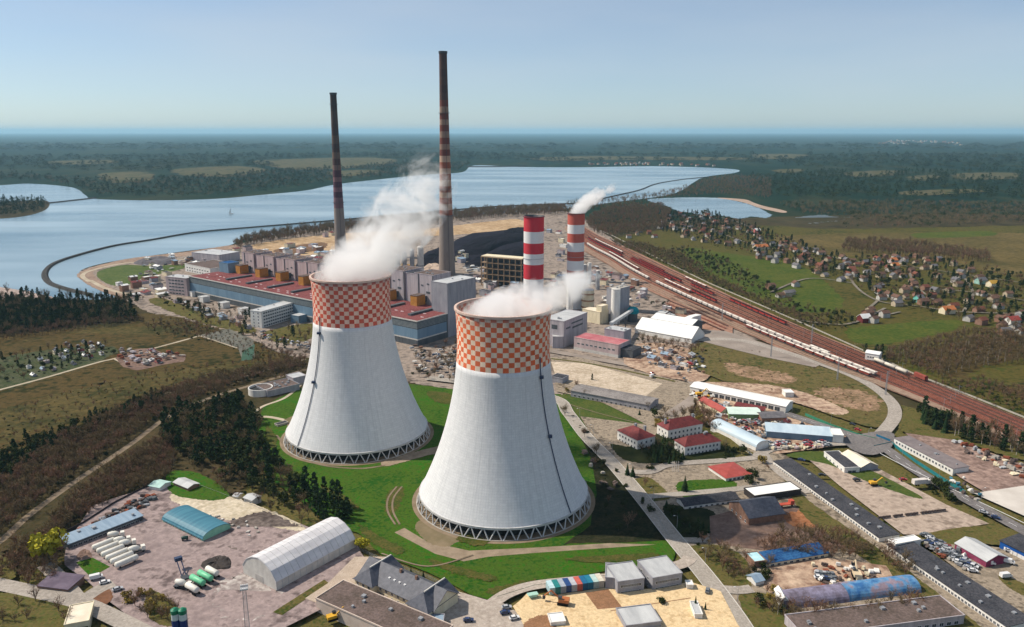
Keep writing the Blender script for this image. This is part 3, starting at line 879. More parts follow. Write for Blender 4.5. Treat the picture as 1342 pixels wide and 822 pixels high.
def cooling_tower(x, y, cmat, label, ladder_deg):
    t = thing("cooling_tower", label, "cooling tower", (x, y, 0), group="hyperbolic cooling towers")
    body = fine_prof(6.5, 79, 24)
    inner = [(r - 0.7, z) for r, z in body][::-1]
    MB().rev(body + inner + [body[0]], 128, cap=False).build("shell", tower_conc, t, True)
    top = fine_prof(79, 106.2, 10)
    inn = [(r - 0.6, z) for r, z in top][::-1]
    MB().rev(top + inn + [top[0]], 128, cap=False).build("checkered_collar", cmat, t, True)
    rt = top[-1][0]
    MB().rev([(rt + 0.5, 106.2), (rt + 0.6, 106.5), (rt + 0.6, 107.5), (rt - 0.6, 107.5), (rt - 0.6, 106.2), (rt + 0.5, 106.2)], 128, cap=False).build("rim", mat("rim_paint", [(0.50, 0.36, 0.30), (0.62, 0.48, 0.42)], 0.5), t)
    MB().rev([(45.6, 5.9), (45.6, 7.0), (44.2, 7.0), (44.2, 5.9), (45.6, 5.9)], 128, cap=False).build("lintel_ring", strut_conc, t)
    MB().rev([(47.3, 0), (47.3, 1.2), (46.7, 1.2), (46.7, 0)], 96, cap=False).build("basin_wall", concrete, t)
    MB().rev([(41.5, 0.2), (41.5, 6.6), (0.01, 6.8)], 64, cap=False).build("packing", soot, t)
    # raking pairs of columns
    n = 44
    sb = MB()
    a = math.pi / n
    sb.tube((46.9, 0, 0.3), (44.9 * math.cos(a), 44.9 * math.sin(a), 6.6), 0.36, 0.32, 6)
    sb.tube((46.9, 0, 0.3), (44.9 * math.cos(a), -44.9 * math.sin(a), 6.6), 0.36, 0.32, 6)
    sb.box(46.0, 47.9, -0.9, 0.9, 0.0, 0.8)
    me = sb.mesh("support_strut", strut_conc)
    for k in range(n):
        link_mesh("support_strut", me, t, rot=(0, 0, 2 * math.pi * k / n))
    # ladder with landings up the shell
    lb = MB()
    la = R(ladder_deg)
    pts = [(r + 0.45, z) for r, z in fine_prof(7, 85, 16)]
    for (r0, z0), (r1, z1) in zip(pts, pts[1:]):
        lb.tube((r0 * math.cos(la), r0 * math.sin(la), z0), (r1 * math.cos(la), r1 * math.sin(la), z1), 0.27, n=5)
    for z in (44, 74):
        r = prof_r(z) + 0.8
        cx_, cy_ = r * math.cos(la), r * math.sin(la)
        lb.box(cx_ - 1, cx_ + 1, cy_ - 1, cy_ + 1, z, z + 1.3)
    lb.build("ladder", blue_steel, t)
    return t


cooling_tower(-4.5, 395.8, check_a, "near cooling tower with orange and cream checkered collar, thin steam leaning right", -41)
cooling_tower(-101.0, 487.0, check_b, "farther cooling tower with shade-darkened red and pink checkered collar under a tall steam column", -132)


# ------------------------------------------------------------------ chimneys
def banded_mat(name, bands, dirt=0.5, dirt_col=(0.05, 0.035, 0.035)):
    """bands: list of (z_top, colour) from the ground up"""
    m, nt, b = node_mat(name)
    tc, sp, ang = polar(nt)
    zmax = bands[-1][0]
    cr = nt.nodes.new("ShaderNodeValToRGB")
    cr.color_ramp.interpolation = 'CONSTANT'
    el = cr.color_ramp.elements
    el[0].position = 0
    el[0].color = (*bands[0][1], 1)
    first = True
    for (z, _), (_, c) in zip(bands, bands[1:]):
        e = el[1] if first else el.new(z / zmax)
        first = False
        e.position = z / zmax
        e.color = (*c, 1)
    nt.links.new(math_node(nt, 'DIVIDE', sp.outputs[2], zmax), cr.inputs[0])
    cb = nt.nodes.new("ShaderNodeCombineXYZ")
    nt.links.new(math_node(nt, 'MULTIPLY', ang, 3.0), cb.inputs[0])
    nt.links.new(math_node(nt, 'MULTIPLY', sp.outputs[2], 0.05), cb.inputs[1])
    st = noise_node(nt, cb.outputs[0], 1.2, 7, 0.7)
    f = math_node(nt, 'MULTIPLY', st, dirt)
    nt.links.new(mix_rgb(nt, f, cr.outputs[0], dirt_col), b.inputs["Base Color"])
    return m


def tall_chimney(x, y, h, r0, r1, label, m, gal):
    t = thing("tall_chimney", label, "chimney", (x, y, 0), group="slender striped chimneys")
    prof = []
    for i in range(31):
        z = h * i / 30
        k = (z / h)
        prof.append((r1 + (r0 - r1) * (1 - k) ** 1.5, z))
    MB().rev(prof, 40).build("shaft", m, t, False)
    MB().rev([(r1 + 0.5, h - 3), (r1 + 0.7, h), (r1 - 0.8, h + 0.02), (r1 - 0.8, h - 3)], 40, cap=False).build("crown_ring", dark_steel, t)
    for z in gal:
        k = z / h
        r = r1 + (r0 - r1) * (1 - k) ** 1.5
        g_ = MB().rev([(r, z), (r + 1.5, z), (r + 1.5, z + 0.25), (r, z + 0.25)], 32, cap=False)
        g_.rev([(r + 1.45, z + 1.1), (r + 1.55, z + 1.1), (r + 1.55, z + 1.25), (r + 1.45, z + 1.25), (r + 1.45, z + 1.1)], 32, cap=False)
        g_.build("gallery", dark_steel, t)
    r = r0 * 0.9
    lb = MB()
    pts = [(r1 + (r0 - r1) * (1 - z / h) ** 1.5 + 0.35, z) for z in [h * i / 12 for i in range(13)]]
    for (ra, za), (rb, zb) in zip(pts, pts[1:]):
        lb.tube((ra * math.cos(-1.2), ra * math.sin(-1.2), za), (rb * math.cos(-1.2), rb * math.sin(-1.2), zb), 0.3, n=4)
    lb.build("ladder", dark_steel, t)
    return t


def dark_bands(h, z_start):
    out = [(z_start, (0.30, 0.25, 0.22))]
    z = z_start
    k = 0
    while z < h:
        f = (z - z_start) / (h - z_start)
        if f < 0.35:
            red, pale, step = (0.34, 0.09, 0.045), (0.56, 0.38, 0.27), 8.0
        elif f < 0.7:
            red, pale, step = (0.18, 0.045, 0.03), (0.34, 0.22, 0.16), 8.0
        else:
            red, pale, step = (0.075, 0.030, 0.024), (0.095, 0.045, 0.032), 10.0
        z += step
        out.append((z, red if k % 2 == 0 else pale))
        k += 1
    return out


ch_a = banded_mat("tall_chimney_paint", dark_bands(297, 82), 0.55)
ch_b_bands = [(75, (0.28, 0.23, 0.20)), (92, (0.20, 0.10, 0.12)), (101, (0.07, 0.02, 0.05)), (108, (0.22, 0.10, 0.13)), (117, (0.08, 0.022, 0.05)), (124, (0.22, 0.11, 0.12)), (134, (0.08, 0.025, 0.045)),
              (142, (0.19, 0.11, 0.09)), (152, (0.08, 0.035, 0.03)), (162, (0.15, 0.09, 0.065)), (175, (0.07, 0.035, 0.03)), (188, (0.11, 0.07, 0.05)), (205, (0.06, 0.032, 0.026)), (225, (0.075, 0.045, 0.034)), (254, (0.05, 0.028, 0.024))]
ch_b = banded_mat("old_chimney_paint", ch_b_bands, 0.5)
cx1 = G(586, 360)
tall_chimney(cx1[0], cx1[1], 297, 11.6, 5.2, "tallest chimney, red and cream bands above a grey shaft, dark towards its top", ch_a, (82, 118, 218))
cx2 = G(447, 334)
tall_chimney(cx2[0], cx2[1], 253, 9.6, 5.0, "sooty dark brown chimney rising behind the left steam column", ch_b, (84, 170, 235))


def flue_stack(x, y, h, r, bands, label):
    t = thing("flue_stack", label, "chimney", (x, y, 0), group="short red and white stacks")
    m = banded_mat("stack_paint", bands, 0.14, (0.3, 0.25, 0.25))
    MB().rev([(r, 0), (r, h)], 48, cap=False).build("shaft", m, t, True)
    MB().rev([(r - 0.4, 0), (r - 0.4, h), (r + 0.02, h + 0.01)][::-1], 48, cap=False).build("liner", dark_steel, t, True)
    MB().rev([(r, h - 0.8), (r + 0.9, h - 0.8), (r + 0.9, h - 0.4), (r, h - 0.4)], 48, cap=False).build("gallery", dark_steel, t)
    MB().rev([(r + 0.002, h * 0.55), (r + 0.5, h * 0.55), (r + 0.5, h * 0.55 + 0.3), (r, h * 0.55 + 0.3)], 48, cap=False).build("gallery", steel, t)
    return t


RED, WHT = (0.52, 0.012, 0.03), (0.72, 0.72, 0.72)
DRD = (0.46, 0.085, 0.055)
fx, fy = G(699, 404)
fh = [HT(699, 404, v) for v in (365, 346, 332, 318, 303, 283)]
flue_stack(fx, fy, fh[-1], 11.2, [(fh[0] - 10, WHT), (fh[0] - 9, WHT), (fh[0], WHT), (fh[0] + .1, RED)] + [(fh[1], RED), (fh[2], WHT), (fh[3], RED), (fh[4], WHT), (fh[5] + 1, RED)], "bright red and white stack, the left one with no smoke")
gx, gy = G(753, 404)
gh = [HT(753, 404, v) for v in (364, 354, 341, 329, 317, 306, 294, 279)]
flue_stack(gx, gy, gh[-1], 9.4, [(gh[0] - 7, WHT), (gh[0], WHT), (gh[1], DRD), (gh[2], WHT), (gh[3], DRD), (gh[4], WHT), (gh[5], DRD), (gh[6], WHT), (gh[7] + 1, DRD)], "brick red and white stack with a small white plume blowing right")


# ------------------------------------------------------------------ buildings
def rot_of(a, b):
    return math.atan2(b[1] - a[1], b[0] - a[0])


WINMESH = {}


def window_mesh(w, h, gm=None, frame=True, fm=None):
    key = (w, h, gm, frame, fm)
    if key not in WINMESH:
        mb = MB()
        mb.box(-w / 2, w / 2, -0.05, 0.05, -h / 2, h / 2)
        if frame:
            mb.cur = 1
            t = 0.09
            mb.box(-w / 2 - t, w / 2 + t, -0.08, 0.03, h / 2, h / 2 + t)
            mb.box(-w / 2 - t, w / 2 + t, -0.12, 0.03, -h / 2 - t, -h / 2)
            mb.box(-w / 2 - t, -w / 2, -0.08, 0.03, -h / 2, h / 2)
            mb.box(w / 2, w / 2 + t, -0.08, 0.03, -h / 2, h / 2)
            mb.box(-t / 3, t / 3, -0.07, 0.03, -h / 2, h / 2)
        WINMESH[key] = mb.mesh("window", [gm or glass, fm or frame_white])
    return WINMESH[key]


def add_windows(t, L, D, side, n, rows, w, h, z0, dz=3.0, x0=None, x1=None, name="window", gm=None, skip=()):
    me = window_mesh(w, h, gm)
    ln = L if side in 'fb' else D
    a = w if x0 is None else x0
    b = ln - w if x1 is None else x1
    for r_ in range(rows):
        for k in range(n):
            if k in skip:
                continue
            s = a + (b - a) * ((k + 0.5) / n)
            z = z0 + dz * r_ + h / 2
            loc, rz = {'f': ((s, 0, z), 0), 'b': ((s, D, z), math.pi), 'l': ((0, s, z), -math.pi / 2), 'r': ((L, s, z), math.pi / 2)}[side]
            link_mesh(name, me, t, loc, (0, 0, rz))


def building(name, label, cat, A, B, depth, h, roof='flat', rise=2.5, wall=None, rmat=None, ov=0.4, group=None, win=(), plinth=None, world_pts=False, vents=0, ridge='x', z=0.0, gable=None, thick=0.28):
    """a box building standing on the ground: near base edge from A to B, running back by depth"""
    a = A if world_pts else G(*A)
    b = B if world_pts else G(*B)
    L = math.hypot(b[0] - a[0], b[1] - a[1])
    t = thing(name, label, cat, (a[0], a[1], z), rot_of(a, b), group)
    t["_l"] = L
    wall = wall or white_wall
    rmat = rmat or grey_roof
    D = depth
    if roof == 'gable':
        top = [(0, h), (D / 2, h + rise), (D, h)]
    elif roof == 'shed':
        top = [(0, h), (D, h + rise)]
    elif roof == 'arch':
        top = [(D * (0.5 - 0.5 * math.cos(math.pi * k / 12)), h + rise * math.sin(math.pi * k / 12)) for k in range(13)]
    elif roof == 'barn':
        top = [(0, h), (D * 0.13, h + rise * 0.52), (D * 0.30, h + rise * 0.84), (D * 0.5, h + rise), (D * 0.70, h + rise * 0.84), (D * 0.87, h + rise * 0.52), (D, h)]
    else:
        top = [(0, h), (D, h)]
    w = MB()
    if ridge == 'x' or roof in ('flat', 'hip'):
        w.extrude_x([(0, 0)] + [(D, 0)] + top[::-1], 0, L)
    else:                                                  # ridge runs away from the viewer
        s = L / D
        prof = [(0, 0), (L, 0)] + [(y * s, zz) for y, zz in top[::-1]]
        w.extrude_x(prof, 0, D)
        w.v = [(y, x, zz) for x, y, zz in w.v]
        w.f = [f[::-1] for f in w.f]
    w.build("wall", wall, t)
    r = MB()
    if roof == 'flat':
        r.box(-0.15, L + 0.15, -0.15, D + 0.15, h + 0.002, h + 0.35)
        rf = r.build("roof", rmat, t)
        p = MB()
        for q in ((-0.2, L + 0.2, -0.2, 0.15), (-0.2, L + 0.2, D - 0.15, D + 0.2), (-0.2, 0.15, 0.16, D - 0.16), (L - 0.15, L + 0.2, 0.16, D - 0.16)):
            p.box(*q, h + 0.05, h + 0.65)
        p.build("parapet", wall, rf)
    elif roof == 'hip':
        i = min(D, L) / 2 * 0.98
        o = 0.55
        zz = h
        vs = [(-o, -o, zz), (L + o, -o, zz), (L + o, D + o, zz), (-o, D + o, zz)]
        if L >= D:
            vs += [(i, D / 2, zz + rise), (L - i, D / 2, zz + rise)]
            fs = [(0, 1, 5, 4), (1, 2, 5), (2, 3, 4, 5), (3, 0, 4), (0, 3, 2, 1)]
        else:
            vs += [(L / 2, i, zz + rise), (L / 2, D - i, zz + rise)]
            fs = [(0, 1, 4), (1, 2, 5, 4), (2, 3, 5), (3, 0, 4, 5), (0, 3, 2, 1)]
        r.add(vs, fs)
        rf = r.build("roof", rmat, t)
    else:
        e = 0.25
        tp = list(top)
        sl = (tp[1][1] - tp[0][1]) / max(0.01, tp[1][0] - tp[0][0])
        sr = (tp[-2][1] - tp[-1][1]) / max(0.01, tp[-1][0] - tp[-2][0]) if roof != 'shed' else -sl
        sl, sr = min(sl, 1.2), max(-1.2, min(sr, 1.2))
        tp = [(tp[0][0] - ov, tp[0][1] - ov * sl)] + tp + [(tp[-1][0] + ov, tp[-1][1] - ov * sr)]
        lo = [(y, zz + 0.01) for y, zz in tp]
        up = [(y, zz + thick) for y, zz in tp]
        if ridge == 'x':
            r.extrude_x(lo + up[::-1], -ov, L + ov)
        else:
            s = L / D
            r.extrude_x([(y * s, zz) for y, zz in lo + up[::-1]], -ov, D + ov)
            r.v = [(y, x, zz) for x, y, zz in r.v]
            r.f = [f[::-1] for f in r.f]
        rf = r.build("roof", rmat, t)
    if plinth:
        MB().box(-0.06, L + 0.06, -0.06, D + 0.06, 0, plinth[0]).build("plinth", plinth[1], t)
    for k in range(vents):
        s = MB()
        vx, vy = random.uniform(L * .08, L * .92), random.uniform(D * .2, D * .8)
        sz = random.uniform(.4, .9)
        s.box(vx - sz, vx + sz, vy - sz, vy + sz, h + 0.2 if roof == 'flat' else h + rise * .4, (h + 1.3) if roof == 'flat' else h + rise + 0.7)
        s.build("roof_vent", steel, rf)
    for q in win:
        add_windows(t, L, D, *q)
    return t


# --- the power station's own frame: x runs along the turbine hall towards the viewer's right, y away from the lake shore road
PO = (-390.1, 939.2)
PA = math.atan2(-0.61, 0.793)


def P(x, y):
    return (PO[0] + x * math.cos(PA) - y * math.sin(PA), PO[1] + x * math.sin(PA) + y * math.cos(PA))


def pb(name, label, cat, x0, x1, y0, y1, h, **k):
    return building(name, label, cat, P(x0, y0), P(x1, y0), y1 - y0, h, world_pts=True, **k)


# turbine hall
hall = thing("turbine_hall", "very long turbine hall with flat dark red roof and blue band wall", "power station hall", (*PO, 0), PA)
HL = 382
FOOT = ((0, 22, 40), (22, 360, 58), (360, HL, 41.5))
hw, hb_, hc_, hr = MB(), MB(), MB(), MB()
for i, (x0, x1, d) in enumerate(FOOT):
    hw.box(x0, x1, 0, d, 0, 24)
    hr.box(x0 - (.4 if i == 0 else 0), x1 + (.4 if i == 2 else 0), -0.4, d + .2, 24.01, 24.5)
hw = hw.build("wall", dark_clad, hall)
MB().box(-0.12, HL + 0.12, -0.12, 39.9, 7.5, 16.5).build("blue_band", blue_clad, hw)
MB().box(-0.10, HL + 0.10, -0.10, 39.9, 6.2, 7.4).build("sill_band", pale_concrete, hw)
cg = MB()
for k in range(5):
    cg.box(-0.08, HL + .08, -.08, 39.8, 17.6 + k * 1.15, 18.2 + k * 1.15)
cg.build("louvre_band", mat("louvre_grey", [(0.15, 0.18, 0.19), (0.23, 0.26, 0.27)], 0.2), hw)
hr = hr.build("roof", hall_roof, hall)
MB().box(-0.6, HL + 0.6, -0.6, -0.1, 23.9, 25.0).box(HL + 0.1, HL + 0.6, -0.1, 41.4, 23.9, 25.0).build("parapet", pale_concrete, hr)
UN = [33, 73, 113, 155, 200, 246, 292, 333]
for x in UN:
    MB().box(x + 25, x + 29, 12, 46, 24.5, 26.4).build("roof_slot_strip", dark_clad, hr)  # raised dark strips standing in for the darkness of recessed roof slots
lights_m = mat("skylight", [(0.55, 0.42, 0.42), (0.66, 0.55, 0.54)], 0.5, 0.5)
for i in range(46):
    x = 8 + i * 8.1
    y = random.choice((8, 14, 20, 26))
    MB().box(x, x + 3.5, y, y + 1.2, 24.5, 24.9).build("skylight", lights_m, hr)

# boiler houses
ORD = ["first", "second", "third", "fourth", "fifth", "sixth"]
for i, x in enumerate(UN):
    tall = 48 if i < 6 else 54
    w0 = x - 14
    sp_ = (UN[i + 1] - x) if i < 7 else 29
    lbl = ["pink clad boiler house at the far left end of the row, behind the red roof", "second pink boiler house from the left end of the row", "third pink boiler house from the left end of the row",
           "fourth pink boiler house from the left end of the row", "fifth pink boiler house, beside the farther cooling tower's steam", "pink boiler house mostly behind the farther cooling tower",
           "pale lilac boiler house right beside the farther cooling tower's collar", "pale lilac boiler house nearest to the tallest chimney"][i]
    wm = pink_wall if i < 6 else lilac_wall
    b = pb("boiler_house", lbl, "boiler house", w0, w0 + 26, 62, 88, tall, wall=wm, rmat=brown_roof, group="boiler houses behind the turbine hall", vents=6)
    pan = MB()
    pan.box(5, 6, -0.4, 0.0, 24, tall).box(25, 25.8, -0.4, 0.0, 24, tall)
    pan.box(9, 12, -0.25, 0, tall - 12, tall - 10.6).box(17, 20, -0.25, 0, tall - 10, tall - 8.6).box(16, 21, -.25, 0, tall - 19, tall - 17)
    pan.build("wall_duct", dark_clad, b)
    if i < 7:
        pb("stair_tower", ["pink stair tower between the first two boiler houses", "pink stair tower between the second and third boiler house", "pink stair tower between the third and fourth boiler house",
                           "pink stair tower between the fourth and fifth boiler house", "pink stair tower beside the fifth boiler house", "pink stair tower behind the farther cooling tower",
                           "pale lilac stair tower between the two lilac boiler houses"][i], "stair tower",
           w0 + 27, w0 + sp_ - .8, 63, 84, tall - 1.5, wall=wm, rmat=dark_roof, group="stair towers between the boiler houses")
    c0 = P(x - 5, 46)
    k = thing("bunker_house", ["yellow roof cabin at the far left of the red roof", "second yellow roof cabin from the left on the red roof", "third yellow roof cabin from the left on the red roof",
                               "fourth yellow roof cabin, just left of the farther tower's collar", "yellow roof cabin hidden behind the farther cooling tower collar", "yellow roof cabin close behind the farther cooling tower",
                               "yellow roof cabin just right of the farther tower's collar", "yellow roof cabin near the right end of the red roof"][i], "roof cabin", (*c0, 24.5), PA, "yellow roof cabins in front of the boiler houses")
    MB().box(0, 9, 0, 12, 0, 10).build("wall", yellow_clad, k)
    MB().box(-0.3, 9.3, -0.3, 12, 10.01, 10.5).build("roof", brown_roof, k)
    MB().box(1, 8, 12.1, 15.9, 2, 8).build("duct", dark_clad, k)

pb("gable_block", "tall windowless grey block at the right end of the boiler row, under the tallest chimney", "power station block", 361, 382, 42, 84, 53, wall=grey_wall, rmat=grey_roof, vents=2)
pb("blue_block", "small dark blue block at the left end of the red hall roof", "plant building", 1, 20, 41, 57, 36, wall=blue_clad, rmat=blue_roof)
# filters and ducts behind the boiler row
for i, x in enumerate(UN):
    e = pb("dust_filter", "brown dust filter house on legs behind the boiler row, unit %s" % ["far left", "left", "behind the third boiler house", "behind the fourth boiler house", "by the sooty chimney", "hidden by steam", "left of the tallest chimney", "beside the tallest chimney"][i],
           "filter house", x - 12, x + 12, 92, 116, 34, wall=brick_wall, rmat=brown_roof, group="dust filters behind the boiler houses", vents=6)
for i, (u, v, vt, r) in enumerate(((552, 372, 324, 4.2), (541, 372, 328, 3.0), (531, 372, 331, 3.0), (522, 372, 334, 3.0))):
    x, y = G(u, v)
    t = thing("storage_silo", ["pale grey silo just left of the tallest chimney", "slim silo second from the tallest chimney", "slim silo third from the tallest chimney", "slim silo nearest to the steam of the farther tower"][i], "silo", (x, y, 0), group="grey silos left of the tallest chimney")
    h = HT(u, v, vt)
    MB().rev([(r, 0), (r, h), (r * .4, h + 1.6)], 24).build("barrel", pale_concrete if i == 0 else steel, t, False)
    MB().rev([(r, h * .5), (r + .4, h * .5), (r + .4, h * .5 + .4), (r, h * .5 + .4)], 24, cap=False).build("band", dark_steel, t)


# white office block with window rows
off = building("office_block", "white multi storey office block in front of the red roofed hall", "office building", (343.7, 431), (393, 415.8), 14.5, 17.4, wall=white_wall, rmat=grey_roof,
               win=(('f', 16, 5, 2.4, 1.5, 1.4, 3.3), ('l', 2, 5, 1.2, 1.5, 1.4, 3.3)), vents=2)
# terraced block left
building("ribbon_window_block", "pinkish block with five ribbon window floors left of the turbine hall", "office building", (219, 386), (246, 389), 18, 22, wall=pink_wall, rmat=grey_roof,
         win=(('f', 5, 5, 4.2, 1.6, 1.8, 4.0),), vents=2)
building("workshop", "white low building with grey roof behind the pinkish ribbon window block", "workshop", (243, 356), (276, 363), 46, 11, wall=white_wall, rmat=brown_roof, win=(('f', 9, 2, 3.0, 1.6, 2, 4),), vents=3)
building("workshop", "purple grey hall standing beyond the white low building", "workshop", (252, 342), (288, 346), 40, 13, wall=lilac_wall, rmat=grey_roof, vents=3)
building("gatehouse", "little white gatehouse at the corner of the turbine hall", "gatehouse", (241, 386), (252, 390), 9, 6, wall=white_wall, rmat=pale_blue_roof)
for (u, v), lb in (((263, 396), "small white hut nearest the left end of the turbine hall"), ((289, 404), "small white hut in front of the middle of the blue wall"), ((315, 412), "small white hut left of the white office block"),
                   ((366, 398), "small white hut just behind the white office block")):
    building("transformer_hut", lb, "hut", (u - 3, v), (u + 3.5, v + 1.5), 9, 6.5, wall=white_wall, rmat=grey_roof, group="white huts along the turbine hall")
building("store", "low blue building at the foot of the red roofed hall, right of the office block", "store", (392, 425), (407, 421), 12, 8, wall=blue_clad, rmat=grey_roof)

# concrete skeleton building behind the near tower
sk = thing("concrete_skeleton", "open brown concrete frame building with five floors left of the red and white stacks", "unfinished building", (*G(631, 374), 0), rot_of(G(631, 374), G(683, 379)))
SL = math.hypot(G(683, 379)[0] - G(631, 374)[0], G(683, 379)[1] - G(631, 374)[1])
SH = HT(631, 374, 337)
fr = MB()
nb = 7
for i in range(nb + 1):
    x = SL * i / nb
    for y in (0, 9, 18):
        fr.box(x - .5, x + .5, y - .5, y + .5, 0, SH)
fr.build("column_frame", mat("brown_concrete", [(0.24, 0.17, 0.11), (0.34, 0.25, 0.17)], 0.2), sk)
for k in range(6):
    z = SH * k / 5
    MB().box(-.6, SL + .6, -.6, 18.6, z + .01, z + .8).build("floor_slab", MATS["brown_concrete"], sk)
MB().box(1, SL - 1, 8.4, 8.55, 0.9, SH - .1).build("core_wall", dark_clad, sk)
MB().box(-.5, SL + .5, 1, 17, SH + .85, SH + 1.8).build("roof_edge", cream_wall, sk)

# coal heap
def heap(name, label, cat, px, h, m, seed=1, shoulder=0.35, tagkind=None):
    pts = [Vector((*G(*p), 0)) for p in catmull([tuple(map(float, p)) for p in px], True, 5)]
    c = sum(pts, Vector()) / len(pts)
    rr = random.Random(seed)
    mb = MB()
    rings = []
    for k, (s, z) in enumerate(((1, 0), (0.9, .35), (0.78, .72), (0.6, .95), (0.35, 1.0))):
        rings.append([(c.x + (p.x - c.x) * s + rr.uniform(-1, 1) * h * .05, c.y + (p.y - c.y) * s + rr.uniform(-1, 1) * h * .05, h * z * (1 + rr.uniform(-.12, .12)) if k else -0.0) for p in pts])
    vs = [(x - c.x, y - c.y, z) for r_ in rings for x, y, z in r_] + [(0, 0, h)]
    n = len(pts)
    fs = []
    for k in range(4):
        for i in range(n):
            fs.append((k * n + i, k * n + (i + 1) % n, (k + 1) * n + (i + 1) % n, (k + 1) * n + i))
    for i in range(n):
        fs.append((4 * n + i, 4 * n + (i + 1) % n, 5 * n))
    mb.add(vs, fs)
    o = mb.build(name, m)
    o.location = (c.x, c.y, LAYER[0] * 0 + 0.5)
    return tag(o, label, cat)


coal = mat("coal", [(0.004, 0.004, 0.007), (0.014, 0.013, 0.020)], 0.06, 0.95, scale2=0.5, bump=0.3)
heap("coal_heap", "long low black coal heap behind the tallest chimney", "coal heap", [(596, 332), (622, 314), (650, 309), (690, 306), (694, 314), (660, 322), (630, 334)], 6.5, coal, 3)
heap("coal_heap", "black coal heap close behind the open concrete frame building", "coal heap", [(610, 345), (640, 335), (690, 322), (694, 334), (660, 342), (620, 352)], 6, coal, 7)
heap("coal_heap", "black coal heap between the tallest chimney and the grey silos", "coal heap", [(548, 350), (560, 336), (588, 326), (592, 340), (572, 352)], 6, coal, 4)
heap("coal_heap", "small black coal heap at the far right corner of the coal yard", "coal heap", [(660, 304), (676, 300), (694, 301), (690, 306), (670, 308)], 5, coal, 11)
heap("gravel_heap", "pale pinkish gravel heap between silo and the tallest chimney", "gravel heap", [(548, 362), (560, 350), (578, 350), (580, 362)], 7, mat("pinkish_gravel", [(0.32, 0.24, 0.18), (0.46, 0.36, 0.29)], 0.1), 5)
heap("ash_heap", "grey ash heap on the bank left of the plant", "ash heap", [(176, 344), (208, 338), (232, 341), (222, 347), (185, 348)], 5, mat("grey_ash", [(0.08, 0.075, 0.085), (0.14, 0.13, 0.14)], 0.1), 6)

# desulphurisation plant right of the stacks
b1 = building("filter_building", "lilac grey process building with dark slots right of the near tower", "process building", (738.6, 456.6), (769, 443), 23, 25, wall=lilac_wall, rmat=grey_roof, vents=3)
MB().box(4, 12, -0.12, 0, 17, 18.6).box(16, 36, -0.12, 0, 15.5, 17.2).box(14, 36, -0.12, 0, 20, 21.4).build("slot", dark_clad, b1)
MB().box(-0.12, 0, 7, 13, 17, 21).box(-0.12, 0, 15, 19, 3, 7).build("slot", dark_clad, b1)
building("filter_annex", "low lilac annex at the foot of the process building by the near tower", "annex", (724, 457), (738, 457), 20, 11, wall=lilac_wall, rmat=grey_roof)
b2 = building("process_hall", "low lilac hall with pale base and red topped wing beside the works road", "process building", (752, 459), (810, 470), 20, 12, wall=pink_wall, rmat=mat("rosy_roof", [(0.36, 0.10, 0.12), (0.48, 0.20, 0.21)], 0.1), plinth=(3.2, pale_concrete), win=(('f', 9, 1, 2.6, 1.4, 6.4, 3),))
p0 = G(752, 459)
ang = rot_of(G(752, 459), G(810, 470))


def loc_on(A, B, x, y):
    a = G(*A)
    r = rot_of(a, G(*B))
    return (a[0] + x * math.cos(r) - y * math.sin(r), a[1] + x * math.sin(r) + y * math.cos(r))


def bl(name, label, cat, A, B, x0, x1, y0, y1, h, **k):
    return building(name, label, cat, loc_on(A, B, x0, y0), loc_on(A, B, x1, y0), y1 - y0, h, world_pts=True, **k)


bl("process_hall", "taller grey white block standing over the middle of the low lilac hall", "process building", (752, 459), (810, 470), 20, 40, 20.2, 34, 19, wall=grey_wall, rmat=grey_roof, vents=4)
bl("process_hall", "dark sided wing at the right end of the low lilac hall", "process building", (752, 459), (810, 470), 46.2, 58, 4, 20, 8, wall=dark_clad, rmat=dark_roof)
# tank farm
def tank(u, v, vt, r, label, m, cone=1.5, bands=0, bm=None, group=None):
    x, y = G(u, v)
    h = HT(u, v, vt)
    t = thing("storage_tank", label, "tank", (x, y, 0), group=group)
    MB().rev([(r, 0), (r, h)], 32, cap=False).build("barrel", m, t, True)
    MB().rev([(r + .15, h), (r + .15, h + .3), (0.05, h + .3 + cone)], 32, cap=False).build("roof", pale_concrete, t)
    for k in range(bands):
        z = h * (0.2 + 0.6 * k / max(1, bands - 1))
        MB().rev([(r, z), (r + .5, z), (r + .5, z + 1.4), (r, z + 1.4)], 32, cap=False).build("band", bm or rust, t)
    return t


tank(770, 408, 380, 6.8, "tall cream tank with brown rings right of the stacks", cream_wall, bands=3, bm=mat("ochre_ring", [(0.36, 0.20, 0.12)], 0.5))
tank(746.5, 416, 366, 3.6, "slim white column standing in front of the brick red and white stack", white_wall, 0.8)
building("lime_store", "cream windowless block in front of the cream tank", "process building", (763, 421), (786, 426), 14, 13, wall=cream_wall, rmat=cream_roof)
bl("lime_store", "taller end of the cream windowless block", "process building", (763, 421), (786, 426), 17, 24, 2, 12, 19, wall=cream_wall, rmat=cream_roof)
tank(806, 424, 379, 4.6, "white concrete silo left half of the twin silo by the conveyor", white_wall, 1.0)
building("silo_block", "grey ribbed twin silo block behind the white silo", "silo", (806, 424), (824, 419), 12, HT(806, 424, 380), wall=grey_wall, rmat=concrete, vents=3)
for i, (u, v, vt) in enumerate(((766, 372, 347), (772, 372, 345), (783, 380, 355))):
    tank(u, v, vt, 2.6, ["slim steel silo close beside the right stack", "slim white silo second from the right stack", "slim steel silo third from the right stack"][i], white_wall if i == 1 else steel, 0.8, group="slim silos by the right stack")
dx, dy = G(829, 422)
dm = thing("transfer_tower", "teal topped conveyor transfer tower by the white warehouse", "conveyor tower", (dx, dy, 0))
MB().rev([(5.0, 0), (5.0, 9.5)], 16, cap=False).build("wall", dark_clad, dm)
